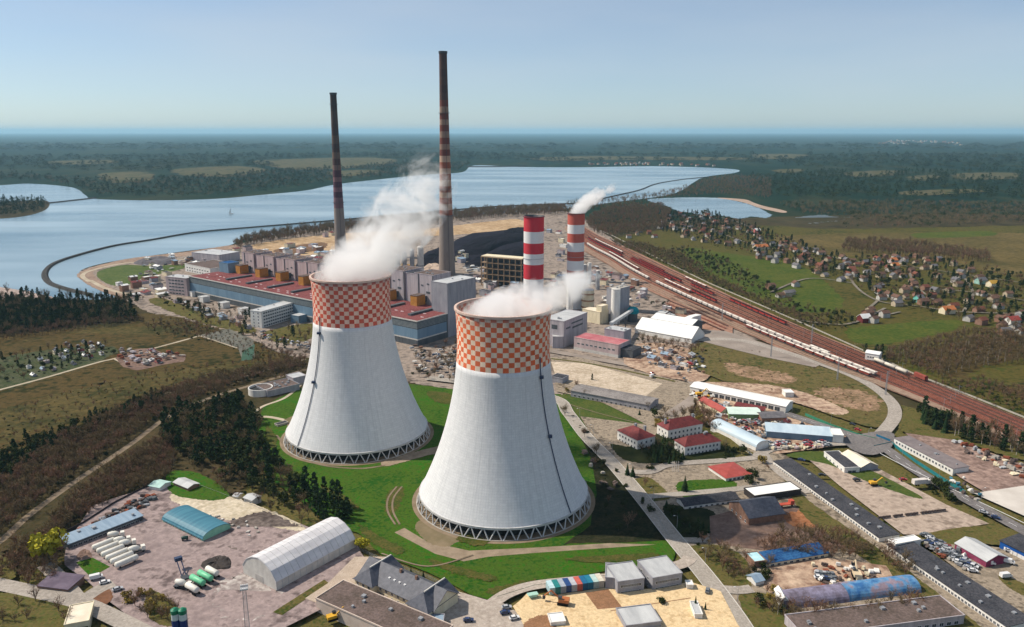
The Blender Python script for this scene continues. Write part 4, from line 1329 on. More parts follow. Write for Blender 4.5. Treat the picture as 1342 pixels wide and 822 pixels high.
MB().rev([(6.0, 9.5), (6.3, 12), (5.2, 14.5), (3.4, 16), (0.05, 16.6)], 20, cap=False).build("dome", mat("teal_paint", [(0.01, 0.20, 0.24), (0.02, 0.27, 0.31)], 0.3), dm, True)
cv = thing("conveyor_bridge", "sloping grey conveyor bridge running down from the teal dome to the lilac hall", "conveyor", (dx, dy, 0))
tx, ty = G(800, 452)
q = MB()
dd = Vector((tx - dx, ty - dy, 0))
nn = Vector((-dd.y, dd.x, 0)).normalized() * 1.5
vs = []
for p_, z in ((Vector((0, 0, 0)), 12.0), (dd, 19.0)):
    for sg in (-1, 1):
        for h_ in (0, 2.6):
            w_ = p_ + nn * sg
            vs.append((w_.x, w_.y, z + h_))
q.add(vs, [(0, 2, 3, 1), (4, 5, 7, 6), (0, 1, 5, 4), (2, 6, 7, 3), (1, 3, 7, 5), (0, 4, 6, 2)])
q.build("gallery", grey_roof, cv)
q = MB()
for f in (0.35, 0.7):
    q.tube((dd.x * f, dd.y * f, 0), (dd.x * f, dd.y * f, 12 + 7 * f), 0.5)
q.build("support", dark_steel, cv)

# white warehouse by the sidings
building("warehouse", "big bright white warehouse roof with a dark ridge slot beside the sidings", "warehouse", (832, 437), (906, 451), 26, 5, roof='gable', rise=9, wall=white_wall, rmat=white_roof)
bl("warehouse", "white rear bay behind the big white warehouse, dark clerestory between them", "warehouse", (832, 437), (906, 451), 2, 48, 26.6, 48, 11, roof='gable', rise=3.5, wall=dark_clad, rmat=white_roof)
bl("conveyor_bridge", "white covered conveyor leaving the rear of the white warehouse", "conveyor", (832, 437), (906, 451), 24, 30, 49, 80, 9, roof='gable', rise=1, wall=white_wall, rmat=white_roof)

# ------------------------------------------------------------------ buildings east of the towers
W = (1.1, 1.5)
H3 = building("red_roof_house", "largest white house with dark red hip roof and two window rows, nearest of the three", "house", (897, 600), (943.8, 592), 11.5, 7.2, roof='hip', rise=4.2, wall=white_wall, rmat=red_roof,
              win=(('f', 9, 2, 1.2, 1.5, 1.0, 3.2), ('l', 3, 2, 1.0, 1.4, 1.0, 3.2)), vents=2)
building("red_roof_house", "white house with dark red hip roof behind the largest one", "house", (875, 579), (920, 570), 12, 8, roof='hip', rise=4.5, wall=white_wall, rmat=red_roof,
         win=(('f', 8, 2, 1.2, 1.5, 1.2, 3.2), ('l', 3, 2, 1.0, 1.4, 1.2, 3.2)), vents=2)
building("red_roof_house", "white house with dark red hip roof, leftmost of the three, facing the main road", "house", (835, 592), (858, 586), 20, 7.6, roof='hip', rise=4.2, wall=white_wall, rmat=red_roof,
         win=(('l', 6, 2, 1.2, 1.5, 1.0, 3.2), ('f', 3, 2, 1.2, 1.5, 1.0, 3.2)), vents=2)
building("pavilion", "low pavilion with a plain bright red sheet roof before the three red roofed houses", "pavilion", (951, 634), (984, 628), 17, 3.4, roof='hip', rise=1.4, wall=white_wall, rmat=bright_red_roof, win=(('f', 5, 1, 1.6, 1.6, 1, 3),))
building("garage_row", "long grey flat roofed building below the pale parking lot", "garage", (748, 521), (851, 541), 17, 5.5, roof='gable', rise=1.5, wall=grey_wall, rmat=mat("worn_grey_roof", [(0.17, 0.155, 0.15), (0.27, 0.25, 0.24)], 0.1, scale2=0.7), win=(('f', 16, 1, 1.6, 1.6, 1.2, 3), ('r', 3, 1, 1.6, 1.6, 1.2, 3)))
building("store", "small dark roofed building half hidden by the near tower's right edge", "store", (722, 502), (737, 505), 10, 5, wall=grey_wall, rmat=dark_roof)
building("long_hut", "long low white hut with thin dark roof above the shaded garden", "hut", (897, 671), (968, 661), 9, 3.2, roof='gable', rise=1.6, wall=white_wall, rmat=dark_roof, win=(('f', 9, 1, 1.4, 1.3, 1.0, 3),))
building("carport", "open carport with plain white flat roof", "carport", (988, 661), (1049, 652), 10, 4.4, wall=mat("open_shade", [(0.05, 0.045, 0.045)], 0.3), rmat=white_roof)
db = building("dark_barn", "brown barn with stepped dark grey roof beside the brown yard", "barn", (981, 692), (1027, 685), 19, 5.2, roof='gable', rise=4.5, wall=brick_wall, rmat=slate_roof, win=(('l', 4, 1, 1.2, 1.2, 1.6, 3),))
# white long halls and stores in the trading estate
building("trade_hall", "longest white hall with bright roof and row of dark shop bays beside the slope", "trade hall", (904, 516), (1029, 543), 15, 5.6, roof='gable', rise=1.6, wall=white_wall, rmat=white_roof,
         win=(('f', 12, 1, 3.6, 3.0, 1.2, 3, 14),))
building("cabin", "white cabin with dark blue end on the bare slope behind the longest white hall", "cabin", (1029, 523), (1040, 523), 8, 4.5, wall=white_wall, rmat=white_roof)
building("shop", "shop with pale green walls and pale mint roof in the trading estate", "shop", (955, 552), (997, 553), 14, 5.2, roof='gable', rise=1.3, wall=mat("green_render", [(0.16, 0.27, 0.11), (0.24, 0.36, 0.16)], 0.3), rmat=mat("mint_roof", [(0.50, 0.62, 0.56), (0.62, 0.73, 0.67)], 0.3))
building("shop", "shop with red sheet roof and cream end wall in the trading estate", "shop", (944, 548), (957, 546), 26, 4.2, roof='gable', rise=2.6, ridge='y', wall=cream_wall, rmat=bright_red_roof)
building("shop", "brown shop with dark grey roof right of the pale green shop", "shop", (998, 557), (1030, 556), 12, 4.8, roof='gable', rise=1.8, wall=brick_wall, rmat=house_grey_roof, win=(('f', 5, 1, 1.4, 1.6, 1.2, 3),))
building("shop", "long low rust red roofed shed between the longest white hall and the pale green shop", "shed", (962, 538), (1000, 545), 6, 3.6, roof='shed', rise=.8, wall=cream_wall, rmat=red_roof)
building("market_hall", "narrow hall with curved pale blue roof standing end on behind the house gardens", "trade hall", (990, 594), (1007, 590), 42, 4.2, roof='arch', rise=3, ridge='y', wall=white_wall, rmat=pale_blue_roof)
building("market_hall", "long hall with flat pale blue roof and a white end near the roundabout", "trade hall", (1004, 576), (1090, 583), 13, 5.6, roof='shed', rise=1.2, wall=blue_clad, rmat=pale_blue_roof)
building("market_hall", "white end block of the long pale blue hall near the roundabout", "trade hall", (1090.5, 583), (1104.5, 584), 12, 6.3, wall=white_wall, rmat=white_roof)
# two very long low white blocks with dark roofs
building("row_block", "long dark roofed block with white windowed wall, the upper one beside the pale gravel lot", "row building", (1013, 612), (1151, 714), 11.5, 3.6, roof='shed', rise=.5, wall=white_wall, rmat=dark_roof, ov=.3,
         win=(('f', 44, 1, 1.1, 1.1, 1.5, 3),), vents=10)
building("row_block", "lower long dark roofed block with white windowed wall, cut by the picture's bottom edge", "row building", (1161, 723), (1318, 833), 13, 3.8, roof='shed', rise=.5, wall=white_wall, rmat=dark_roof, ov=.3,
         win=(('f', 36, 1, 1.1, 1.2, 1.5, 3),), vents=8)
building("end_block", "bright white flat roof on the upper end of the lower long block", "row building", (1163, 720), (1172, 726), 15, 4.6, wall=white_wall, rmat=white_roof)
building("depot", "white walled depot with dark flat roof at the edge of the pale gravel lot", "depot", (1106, 623), (1126, 622), 24, 4.2, roof='flat', wall=white_wall, rmat=dark_roof, win=(('l', 5, 1, 1.2, 1.2, 1.6, 3), ('f', 2, 1, 2.2, 2.4, 0.4, 3)))
building("depot", "cream pitched roof extension on the right of the dark roofed depot", "depot", (1127, 621), (1150, 618), 19, 3.8, roof='gable', rise=2.6, ridge='y', wall=grey_wall, rmat=cream_roof)
building("long_white_block", "long white block with small windows and dark roof behind the teal fence", "row building", (1171, 583), (1248, 624), 11, 4.4, roof='shed', rise=.4, wall=white_wall, rmat=mat("mauve_roof", [(0.15, 0.13, 0.135), (0.22, 0.19, 0.19)], 0.2), ov=.3,
         win=(('f', 18, 1, 1.3, 1.3, 1.8, 3),), vents=4)
building("signal_box", "white two storey railway building at the upper edge of the sidings", "railway building", (1133, 474), (1151, 477), 10, 8, roof='gable', rise=1.5, wall=white_wall, rmat=white_roof, win=(('f', 4, 2, 1.4, 1.2, 1.2, 3),))
# bottom right
building("blue_shed", "long low shed with worn blue roof below the brown yard", "shed", (1004, 747), (1085, 733), 8, 3.2, roof='shed', rise=.8, wall=cream_wall, rmat=blue_roof, win=(('f', 9, 1, 1.6, 1.6, .8, 3),))
building("blue_shed", "small building with pale cyan roof at the left end of the long blue roofed shed", "shed", (988, 748), (1003, 746), 8, 4, wall=brick_wall, rmat=mat("cyan_roof", [(0.35, 0.60, 0.66), (0.5, 0.72, 0.76)], 0.3))
building("hut", "small slate blue roofed hut between bushes beside the side road", "hut", (990, 772), (1001, 769), 6, 3.2, roof='gable', rise=1.4, wall=white_wall, rmat=blue_grey_roof)
tarp = mat("faded_blue_tarpaulin", [(0.03, 0.12, 0.30), (0.10, 0.25, 0.44), (0.26, 0.20, 0.24)], 0.09, 0.7, scale2=0.3)
building("vault_shed", "long round vaulted shed with mauve to blue faded cover, left part", "shed", (1030, 803), (1112, 793), 11, 1.4, roof='arch', rise=3.9, wall=grey_wall, rmat=mat("mauve_cover", [(0.13, 0.11, 0.14), (0.24, 0.22, 0.31)], 0.08, scale2=0.4))
building("vault_shed", "round vaulted shed with bright blue faded cover next to the lower long block", "shed", (1114, 792), (1206, 781), 11, 1.4, roof='arch', rise=4.1, wall=grey_wall, rmat=tarp)
building("flat_works", "large low building with flat brown grey roof at the bottom edge, below the vaulted sheds", "works building", (1052, 850), (1262, 822), 14, 5, wall=lilac_wall, rmat=brown_roof, vents=8, win=(('f', 20, 1, 1.8, 1.4, 1.8, 3),))
building("white_porch", "small white gabled porch building left of the mauve vaulted shed", "hut", (1022, 800), (1032, 800), 8, 4.6, roof='gable', rise=1.6, ridge='y', wall=white_wall, rmat=white_roof)
building("workshop_hall", "grey roofed workshop with yellow gable top and magenta side near the right edge", "workshop", (1291, 748), (1318, 742), 17, 4.6, roof='gable', rise=2.2, ridge='y', wall=mat("magenta_wall", [(0.18, 0.03, 0.07), (0.26, 0.06, 0.11)], 0.3), rmat=grey_roof)
building("blue_garage", "long teal blue garage with white doors at the right edge", "garage", (1309, 722), (1362, 749), 13, 5.2, roof='shed', rise=.8, wall=mat("deep_blue_wall", [(0.01, 0.06, 0.26), (0.02, 0.10, 0.34)], 0.3), rmat=dark_roof, win=(('f', 7, 1, 2.4, 3.0, 0.3, 3, None, None, "garage_door", frame_white),))

# ------------------------------------------------------------------ buildings bottom centre and left
# white ribbed storage hall
A_, B_, C_ = G(363, 779.5), G(466, 722), G(319.6, 757)
D_ = math.hypot(C_[0] - A_[0], C_[1] - A_[1])
wh = building("storage_hall", "big white ribbed storage hall with faceted barrel roof", "storage hall", A_, B_, 23.5, 6.2, roof='barn', rise=7.2, wall=pale_concrete, rmat=mat("ribbed_white_skin", [(0.52, 0.51, 0.53), (0.68, 0.67, 0.68)], 0.15, 0.5, stretch=(0.6, 2, 1)), world_pts=True, ov=.2)
WL = wh["_l"]
seam = MB()
for k in range(15):
    x = WL * k / 14
    pts = [(0, 0), (0, 6.2), (.13 * 23.5, 6.2 + 7.2 * .52), (.3 * 23.5, 6.2 + 7.2 * .84), (23.5 / 2, 13.4), (.7 * 23.5, 6.2 + 7.2 * .84)]
    for (ya, za), (yb, zb) in zip(pts, pts[1:]):
        seam.tube((x, ya - .05, za + .3), (x, yb - .05, zb + .3), .11, n=4)
seam.build("roof_rib", grey_roof, wh)
MB().box(-.08, 0, 9, 14.5, 0, 5).build("door", mat("door_grey", [(0.40, 0.38, 0.36)], 0.3), wh)
# teal roofed hall
building("teal_hall", "hall with curved teal roof and green end wall in the pink yard", "hall", (214, 688), (266.4, 714), 15.5, 3.4, roof='arch', rise=2.6, wall=mat("mint_wall", [(0.20, 0.45, 0.33), (0.28, 0.55, 0.42)], 0.3), rmat=teal_roof, win=(('f', 10, 1, 1.6, 1.2, 1.2, 3),))
building("long_store", "long narrow blue grey roofed store between scrub and pink yard", "store", (91, 724), (188, 686), 8.6, 4.2, roof='shed', rise=1, wall=dark_clad, rmat=blue_grey_roof, win=(('f', 14, 1, 1.8, 1.6, 1.2, 3),), vents=3)
building("shed", "pale shed behind the teal roofed hall, next to the grass strip", "shed", (320, 660), (331, 664), 6, 3.4, roof='gable', rise=.8, wall=pale_concrete, rmat=grey_roof)
building("shed", "tiny pale shed left of the pale shed behind the teal roofed hall", "shed", (306, 657), (312, 658), 4, 3, roof='gable', rise=.6, wall=cream_wall, rmat=grey_roof)
building("shed", "small mint roofed shed at the top corner of the pink yard", "shed", (196, 645), (210, 648), 8, 3.8, roof='gable', rise=1, wall=white_wall, rmat=mat("pale_mint_roof", [(0.42, 0.60, 0.56)], 0.3))
building("shed", "grey roofed shed right of the mint roofed one", "shed", (228, 640), (247, 648), 7, 3.6, roof='gable', rise=1, wall=brick_wall, rmat=grey_roof)
building("gate_lodge", "cream flat roofed lodge at the bottom left edge by the road", "lodge", (86, 832), (118, 826), 14, 4, roof='flat', wall=cream_wall, rmat=cream_roof)
building("low_store", "purple grey low store beside the road fork, bottom left", "store", (50, 776), (90, 781), 10, 3, roof='shed', rise=.6, wall=brick_wall, rmat=mat("purple_roof", [(0.10, 0.08, 0.11), (0.16, 0.13, 0.17)], 0.2))

# office villa with slate mansard roofs
va, vb = G(471, 770), G(569, 817)
VL = math.hypot(vb[0] - va[0], vb[1] - va[1])
vil = building("office_villa", "cream office villa with dark slate roofs and two cross gables", "office villa", va, vb, 15, 6.0, roof='gable', rise=5.2, wall=cream_wall, rmat=slate_roof, world_pts=True, ov=.8,
               win=(('f', 12, 2, 1.2, 1.5, .9, 2.8),), vents=0)
for x0, w_ in ((0.5, 11), (VL - 12, 11.5)):
    z0 = 6.1
    m_ = MB()
    m_.add([(x0, -3, 0), (x0 + w_, -3, 0), (x0 + w_, -3, z0), (x0, -3, z0), (x0, 0, 0), (x0 + w_, 0, 0), (x0 + w_, 0, z0), (x0, 0, z0)],
           [(0, 1, 2, 3), (1, 5, 6, 2), (4, 0, 3, 7), (3, 2, 6, 7)])
    m_.build("bay", cream_wall, vil)
    r_ = MB()
    c_ = x0 + w_ / 2
    o_ = .7
    r_.add([(x0 - o_, -3 - o_, z0), (x0 + w_ + o_, -3 - o_, z0), (c_, 0.8, z0 + 5.1), (c_, 14.5, z0 + 5.1), (x0 - o_, 15.8, z0), (x0 + w_ + o_, 15.8, z0)],
           [(0, 1, 2), (1, 5, 3, 2), (0, 2, 3, 4), (4, 3, 5), (0, 4, 5, 1)])
    r_.build("cross_roof", slate_roof, vil)
    for k in range(3):
        link_mesh("window", window_mesh(1.2, 1.5), vil, (x0 + 2 + k * 3.4, -3, 1.8))
        link_mesh("window", window_mesh(1.2, 1.5), vil, (x0 + 2 + k * 3.4, -3, 4.6))
    MB().tube((c_, 1.2, z0 + 5.2), (c_, 14, z0 + 5.25), .35, n=4).build("ridge_cap", pale_concrete, vil)
for k in range(4):
    MB().box(15 + k * 3.0, 16 + k * 3.0, 3.0, 4.2, 8.3, 8.9).build("skylight", frame_white, vil)
for k in range(2):
    MB().box(18.5 + k * 9, 19.5 + k * 9, 6.4, 7.4, 10, 12.4).build("chimney", brick_wall, vil)

building("flat_store", "flat brown roofed building with pale long wall in front of the slate roofed villa", "store", (415, 802), (560, 868), 16, 6.0, wall=mat("pinkish_wall", [(0.50, 0.40, 0.34), (0.62, 0.52, 0.45)], 0.2), rmat=brown_roof, vents=5)
building("office_prefab", "left grey two storey office box with pale roof on the sand lot", "office", (809, 783), (843.7, 778), 14, 7.0, wall=grey_wall, rmat=grey_roof, win=(('f', 7, 2, 1.7, 1.2, 1.2, 3.1), ('l', 2, 2, 1.2, 1.2, 1.2, 3.1)))
building("office_prefab", "lower left wing of the left grey office box", "office", (793, 776), (807, 777), 12, 6.6, wall=grey_wall, rmat=grey_roof)
building("office_prefab", "right grey two storey office box with pale roof on the sand lot", "office", (854.6, 778), (893, 771), 15, 7.0, wall=grey_wall, rmat=grey_roof, win=(('f', 8, 2, 1.7, 1.2, 1.2, 3.1), ('l', 2, 2, 1.2, 1.2, 1.2, 3.1)))
building("site_hut", "white flat hut at the bottom edge of the sand lot beside a brown pit", "hut", (722, 826), (741, 824), 6, 3, wall=white_wall, rmat=white_roof)
building("site_hut", "grey flat hut at the bottom edge of the sand lot right of the white hut", "hut", (820, 832), (866, 826), 12, 3.6, wall=grey_wall, rmat=grey_roof)
building("site_hut", "little white block wall hut with dark end beside the three cypresses", "hut", (910, 816), (920, 816), 9, 3.4, wall=white_wall, rmat=grey_roof)
building("site_hut", "small white kiosk right of the right grey office box", "kiosk", (900, 777), (908, 777), 3.4, 3.4, wall=white_wall, rmat=white_roof)
building("round_hut", "pale blue grey flat roof corner at the bottom edge below the villa", "hut", (540, 836), (580, 836), 9, 4, wall=grey_wall, rmat=blue_grey_roof)

# row of shipping containers, one thing each
CC = [("pale cyan", (0.45, 0.62, 0.66)), ("teal green", (0.02, 0.20, 0.20)), ("silver grey", (0.34, 0.38, 0.44)), ("dark blue", (0.02, 0.06, 0.19)), ("light grey", (0.44, 0.45, 0.48)),
      ("red with salmon roof", (0.50, 0.11, 0.08)), ("petrol blue", (0.01, 0.12, 0.24)), ("sea blue", (0.015, 0.17, 0.26)), ("pale mint", (0.42, 0.56, 0.52)), ("cream", (0.60, 0.56, 0.46))]
ca, cb_ = G(720.5, 786), G(792, 775.5)
cang = rot_of(ca, cb_)
cl = math.hypot(cb_[0] - ca[0], cb_[1] - ca[1])
for i, (nm, col) in enumerate(CC):
    t = thing("shipping_container", f"{nm} container in the row on the sand lot", "container", (ca[0] + math.cos(cang) * cl * i / 10, ca[1] + math.sin(cang) * cl * i / 10, LAYER[0]), cang, "containers in a row on the sand lot")
    cm = mat("container_" + nm.replace(" ", "_"), [col], 0.4, 0.5)
    w_ = cl / 10 - .12
    b = MB().box(0, w_, 0, 6.1, .12, 3.3)
    for k in range(14):
        b.box(-.04, 0, .3 + k * .42, .48 + k * .42, .3, 3.1)
    b.build("body", cm, t)
    MB().box(.1, w_ - .1, -.05, 0, .3, 3.1).build("door", mat(f"container_door_{i}", [tuple(c * .6 for c in col)], 0.4, 0.5), t)


# ------------------------------------------------------------------ small structures
def lattice_mast(u, v, h, w, label, name="light_mast", head=True):
    x, y = G(u, v)
    t = thing(name, label, "mast", (x, y, 0), 0.3)
    m = MB()
    n = int(h / (w * 1.1))
    for sx, sy in ((-1, -1), (1, -1), (1, 1), (-1, 1)):
        m.tube((sx * w / 2, sy * w / 2, 0), (sx * w / 3, sy * w / 3, h), .09, n=4)
    for k in range(n):
        z0, z1 = h * k / n, h * (k + 1) / n
        a, b = w / 2 - w / 6 * k / n, w / 2 - w / 6 * (k + 1) / n
        for (p, q) in (((-1, -1), (1, -1)), ((1, -1), (1, 1)), ((1, 1), (-1, 1)), ((-1, 1), (-1, -1))):
            m.tube((p[0] * a, p[1] * a, z0), (q[0] * b, q[1] * b, z1), .05, n=3)
            m.tube((q[0] * a, q[1] * a, z0), (p[0] * b, p[1] * b, z1), .05, n=3)
    m.build("lattice", steel, t)
    if head:
        p = MB().box(-1.5, 1.5, -1.5, 1.5, h, h + .2)
        p.build("platform", steel, t)
        l = MB()
        for k in range(4):
            l.box(-1.4 + k * .75, -.9 + k * .75, -1.7, -1.3, h + .3, h + .9)
            l.box(-1.4 + k * .75, -.9 + k * .75, 1.3, 1.7, h + .3, h + .9)
        l.build("floodlight", frame_white, t)
    return t


lattice_mast(325, 832, 20.5, 1.8, "lattice floodlight mast in front of the big white storage hall")
for i, (u, v, lb) in enumerate(((946, 422, "thin lattice mast beside the end of the white warehouse"), (1010, 470, "thin lattice mast on the edge of the sidings"), (1063, 452, "thin lattice mast between the tracks"), (1160, 520, "thin mast at the bend of the curved road"),
                                (1097, 500, "thin mast on the slope above the curved road"))):
    lattice_mast(u, v, 20, .9, lb, head=False)
# cement silos
for u, lb in ((233, "left one of two upright cement silos, green top on a white and blue body"), (243, "right one of two upright cement silos, green top on a white and blue body")):
    x, y = G(u, 838)
    t = thing("cement_silo", lb, "silo", (x, y, 0), group="green topped cement silos")
    MB().rev([(1.55, 5.2), (1.55, 9.0)], 20, cap=False).rev([(.3, 2.8), (1.55, 5.2)], 20, cap=False).build("lower_body", mat("silo_blue", [(0.01, 0.03, 0.16)], 0.5, 0.4), t, True)
    MB().rev([(1.55, 9.0), (1.55, 11.6)], 20, cap=False).build("upper_body", mat("silo_white", [(0.55, 0.62, 0.62)], 0.5, 0.4), t, True)
    MB().rev([(1.6, 11.6), (1.6, 13.2), (.6, 13.9)], 20).build("cap", mat("silo_green", [(0.01, 0.17, 0.09)], 0.5, 0.4), t)
    for a in range(4):
        MB().tube((1.5 * math.cos(a * 1.57 + .78), 1.5 * math.sin(a * 1.57 + .78), 0), (1.4 * math.cos(a * 1.57 + .78), 1.4 * math.sin(a * 1.57 + .78), 5.4), .12).build("leg", steel, t)
    MB().tube((1.7, -.3, 0), (1.75, -.3, 12), .1).build("filler_pipe", steel, t)


def lying_tank(name, u, v, ang, L, r, m, label, group, wheels=True, zl=None):
    x, y = G(u, v)
    t = thing(name, label, "tank", (x, y, LAYER[0]), ang, group)
    z = zl or (r + (1.0 if wheels else .35))
    prof = [(0.05, -L / 2), (r * .75, -L / 2 + .12), (r, -L / 2 + .5), (r, L / 2 - .5), (r * .75, L / 2 - .12), (.05, L / 2)]
    b = MB().rev(prof, 20)
    b.v = [(zz, yy, xx + z) for xx, yy, zz in b.v]
    b.build("tank", m, t, True)
    s = MB()
    for k in (-.32, .32):
        s.box(L * k - .25, L * k + .25, -r * .8, r * .8, 0.0 if not wheels else .7, z - r * .6)
    s.box(-L / 2 + .5, L / 2 - .5, -.35, .35, .75, 1.05)
    s.build("frame", dark_steel, t)
    if wheels:
        for wx in (L * .2, L * .32, L * .43):
            for wy in (-1.0, 1.0):
                MB().tube((wx, wy - .2, .48), (wx, wy + .2, .48), .48, n=10).build("wheel", tyre, t)
    return t


tgreen = mat("tank_green", [(0.10, 0.42, 0.22), (0.18, 0.55, 0.32)], 0.6, 0.45)
twhite = mat("tank_white", [(0.60, 0.58, 0.52), (0.74, 0.72, 0.66)], 0.6, 0.5)
A1 = rot_of(G(205, 770), G(262, 800))
hd = rot_of(G(275, 748), G(292, 757))
for (u, v, m_, lb) in ((279, 760, twhite, "white tank trailer at the back of the row beside the dark heap"), (270, 766, tgreen, "green tank trailer second from the back"), (260, 772, tgreen, "green tank trailer third from the back"),
                       (253, 782, twhite, "short white tank trailer at the front of the green tank row")):
    lying_tank("tank_trailer", u, v, hd, 9.5 if m_ is tgreen else 8, 1.35, m_, lb, "tank trailers in the pink yard")
hd2 = rot_of(G(148, 740), G(172, 730))
for k, lb in enumerate(("grey white tank lying furthest up the row by the blue grey store", "second grey white tank of the row by the blue grey store", "third grey white tank of the row by the blue grey store",
                        "fourth grey white tank of the row by the blue grey store", "fifth grey white tank of the row by the blue grey store", "grey white tank lying nearest to the grass square")):
    lying_tank("storage_vessel", 137 + k * 6.0, 722 + k * 4.6, hd2, 10.5, 1.35, twhite, lb, "tanks lying in a row in the pink yard", wheels=False)

# loader / conveyor feeder near green tanks
t = thing("belt_loader", "dark twin boom belt loader standing behind the green tank trailers", "loader", (*G(243, 762), 0), 2.2)
for s_ in (-.9, .9):
    MB().tube((0, s_, 1), (10, s_, 6.5), .28, n=4).build("boom", blue_steel, t)
MB().box(-2, 1.5, -1.6, 1.6, .6, 2.4).build("chassis", dark_steel, t)
for wx in (-1.2, .8):
    for wy in (-1.7, 1.7):
        MB().tube((wx, wy - .25, .6), (wx, wy + .25, .6), .6, n=10).build("wheel", tyre, t)
MB().box(9, 11, -1.6, 1.6, 5.6, 7.2).build("hopper", blue_steel, t)
heap("spoil_heap", "dark spoil heap between the green tank trailers and the white storage hall", "heap", [(262, 742), (285, 732), (304, 735), (306, 750), (286, 753), (264, 752)], 2.6, mat("dark_spoil", [(0.035, 0.03, 0.03), (0.07, 0.06, 0.055)], 0.3), 8)
heap("earth_heap", "brown earth heap beside the grass square by the lying tanks", "heap", [(96, 735), (110, 722), (122, 726), (124, 737), (104, 742)], 1.8, yard_brown, 9)
# pipe lying at the end of the teal hall
x, y = G(274, 723)
t = thing("long_pipe", "long purple grey pipe lying along the end of the teal roofed hall", "pipe", (x, y, .05), rot_of(G(258, 722), G(302, 700)))
MB().tube((-4, 0, .7), (17, 0, .7), .65, n=12).build("barrel", lilac_wall, t)
MB().box(-2, -1.6, -.8, .8, 0, .3).box(7, 7.4, -.8, .8, 0, .3).box(14, 14.4, -.8, .8, 0, .3).build("bearer", dark_steel, t)
for i, (u, v) in enumerate(((231, 703), (235, 706))):
    x, y = G(u, v)
    t = thing("steel_beam", ["rust red beam lying in the pink yard, the one nearer the teal hall", "rust red beam lying in the pink yard, the one farther from the teal hall"][i], "beam", (x, y, .1), rot_of(G(225, 706), G(241, 700)), "rust red beams in the pink yard")
    MB().box(-3.2, 3.2, -.35, .35, .25, .45).build("web", rust, t)
    MB().box(-3.2, 3.2, -.4, .4, .5, .6).box(-3.2, 3.2, -.4, .4, .12, .22).build("flange", rust, t)
lying_tank("skip_tank", 243, 713, .2, 3.2, .9, mat("dark_green_paint", [(0.012, 0.05, 0.04)], .5, .5), "small dark green tank in the middle of the pink yard", None, wheels=False)

# round open basin and works left of the farther tower
x, y = G(342, 517)
t = thing("settling_tank", "round open white walled settling tank left of the farther tower", "tank", (x, y, 0))
MB().rev([(9, 0), (9, 6), (8.4, 6), (8.4, 0)], 36, cap=False).build("wall", white_wall, t)
MB().rev([(8.4, 4.2), (.01, 4.25)], 36, cap=False).build("water", soot, t)
building("pump_house", "grey white pump house with cluttered roof beside the round settling tank", "pump house", (351, 522), (393, 512), 20, 5, wall=grey_wall, rmat=brown_roof, vents=12)
building("pump_house", "small lilac pump house close to the farther tower's left edge", "pump house", (385, 506), (402, 502), 12, 6, wall=lilac_wall, rmat=grey_roof)
building("bunker", "small concrete outlet box on the lawn left of the farther tower", "outlet box", (364, 561), (378, 557), 4, 1.6, wall=concrete, rmat=dark_roof)


# ------------------------------------------------------------------ fences and walls
def fence(px, h, m, label, post=3.0, solid=False, thick=.08, name="fence", cat="fence", rails=2, closed=False):
    pts = [G(*p) for p in px]
    ox, oy = pts[0]
    t = thing(name, label, cat, (ox, oy, 0))
    panel, posts = MB(), MB()
    for (a, b) in zip(pts, pts[1:]):
        L = math.hypot(b[0] - a[0], b[1] - a[1])
        n = max(1, int(L / post))
        dx_, dy_ = (b[0] - a[0]) / L, (b[1] - a[1]) / L
        def q(s, off, z):
            return (a[0] - ox + dx_ * s - dy_ * off, a[1] - oy + dy_ * s + dx_ * off, z)
        spans = [(.1, h)] if solid else [(h * (k + 1) / rails - .08, h * (k + 1) / rails) for k in range(rails)]
        for z0, z1 in spans:
            vs = [q(s, o, z) for s in (0, L) for o in (-thick / 2, thick / 2) for z in (z0, z1)]
            panel.add(vs, [(0, 1, 3, 2), (4, 6, 7, 5), (0, 4, 5, 1), (2, 3, 7, 6), (1, 5, 7, 3), (0, 2, 6, 4)])
        for k in range(n + 1):
            posts.tube(q(L * k / n, 0, 0), q(L * k / n, 0, h + .1), .07, n=4)
    panel.build("rail" if not solid else "panel", m, t)
    posts.build("post_row", m, t)
    return t


fence([(262, 640), (330, 666), (410, 700), (430, 705)], 2.2, steel, "pale wire fence between the pines and the pink yard", rails=3)
fence([(470, 722), (505, 738), (560, 758), (620, 790), (650, 797)], 1.8, steel, "fence along the lawn behind the slate roofed villa", rails=3)
fence([(652, 787), (700, 772), (760, 764), (830, 754), (886, 744)], 2.0, mat("green_mesh_fence", [(0.08, 0.15, 0.10)], .5), "green mesh fence between the lawn and the container road", rails=4)
fence([(770, 560), (800, 596), (838, 646), (878, 708)], 2.0, steel, "fence along the main road beside the near tower", rails=3)
fence([(1145, 588), (1168, 583), (1200, 607), (1235, 630), (1265, 648)], 2.2, mat("teal_board", [(0.02, 0.15, 0.17), (0.03, 0.20, 0.22)], .4), "solid teal fence in front of the long white block", solid=True)
fence([(1055, 545), (1090, 560), (1130, 574), (1148, 578)], 2.2, mat("green_board", [(0.04, 0.19, 0.12), (0.06, 0.25, 0.16)], .4), "green and teal hoarding along the slope foot by the roundabout", solid=True)
fence([(1148, 575), (1166, 582)], 3.2, mat("blue_board", [(0.02, 0.13, 0.24)], .4), "short blue hoarding at the mouth of the curved road", solid=True)
fence([(60, 716), (110, 690), (150, 664), (196, 640)], 2.8, mat("dark_concrete_wall", [(0.035, 0.03, 0.035), (0.07, 0.06, 0.06)], .3), "dark panel wall between the scrub wood and the works yard", solid=True, thick=.25, name="boundary_wall", cat="wall")
fence([(905, 545), (935, 560), (960, 580), (985, 600)], 2.6, pale_concrete, "pale panel wall along the trading estate's lower side", solid=True, thick=.2, name="boundary_wall", cat="wall")
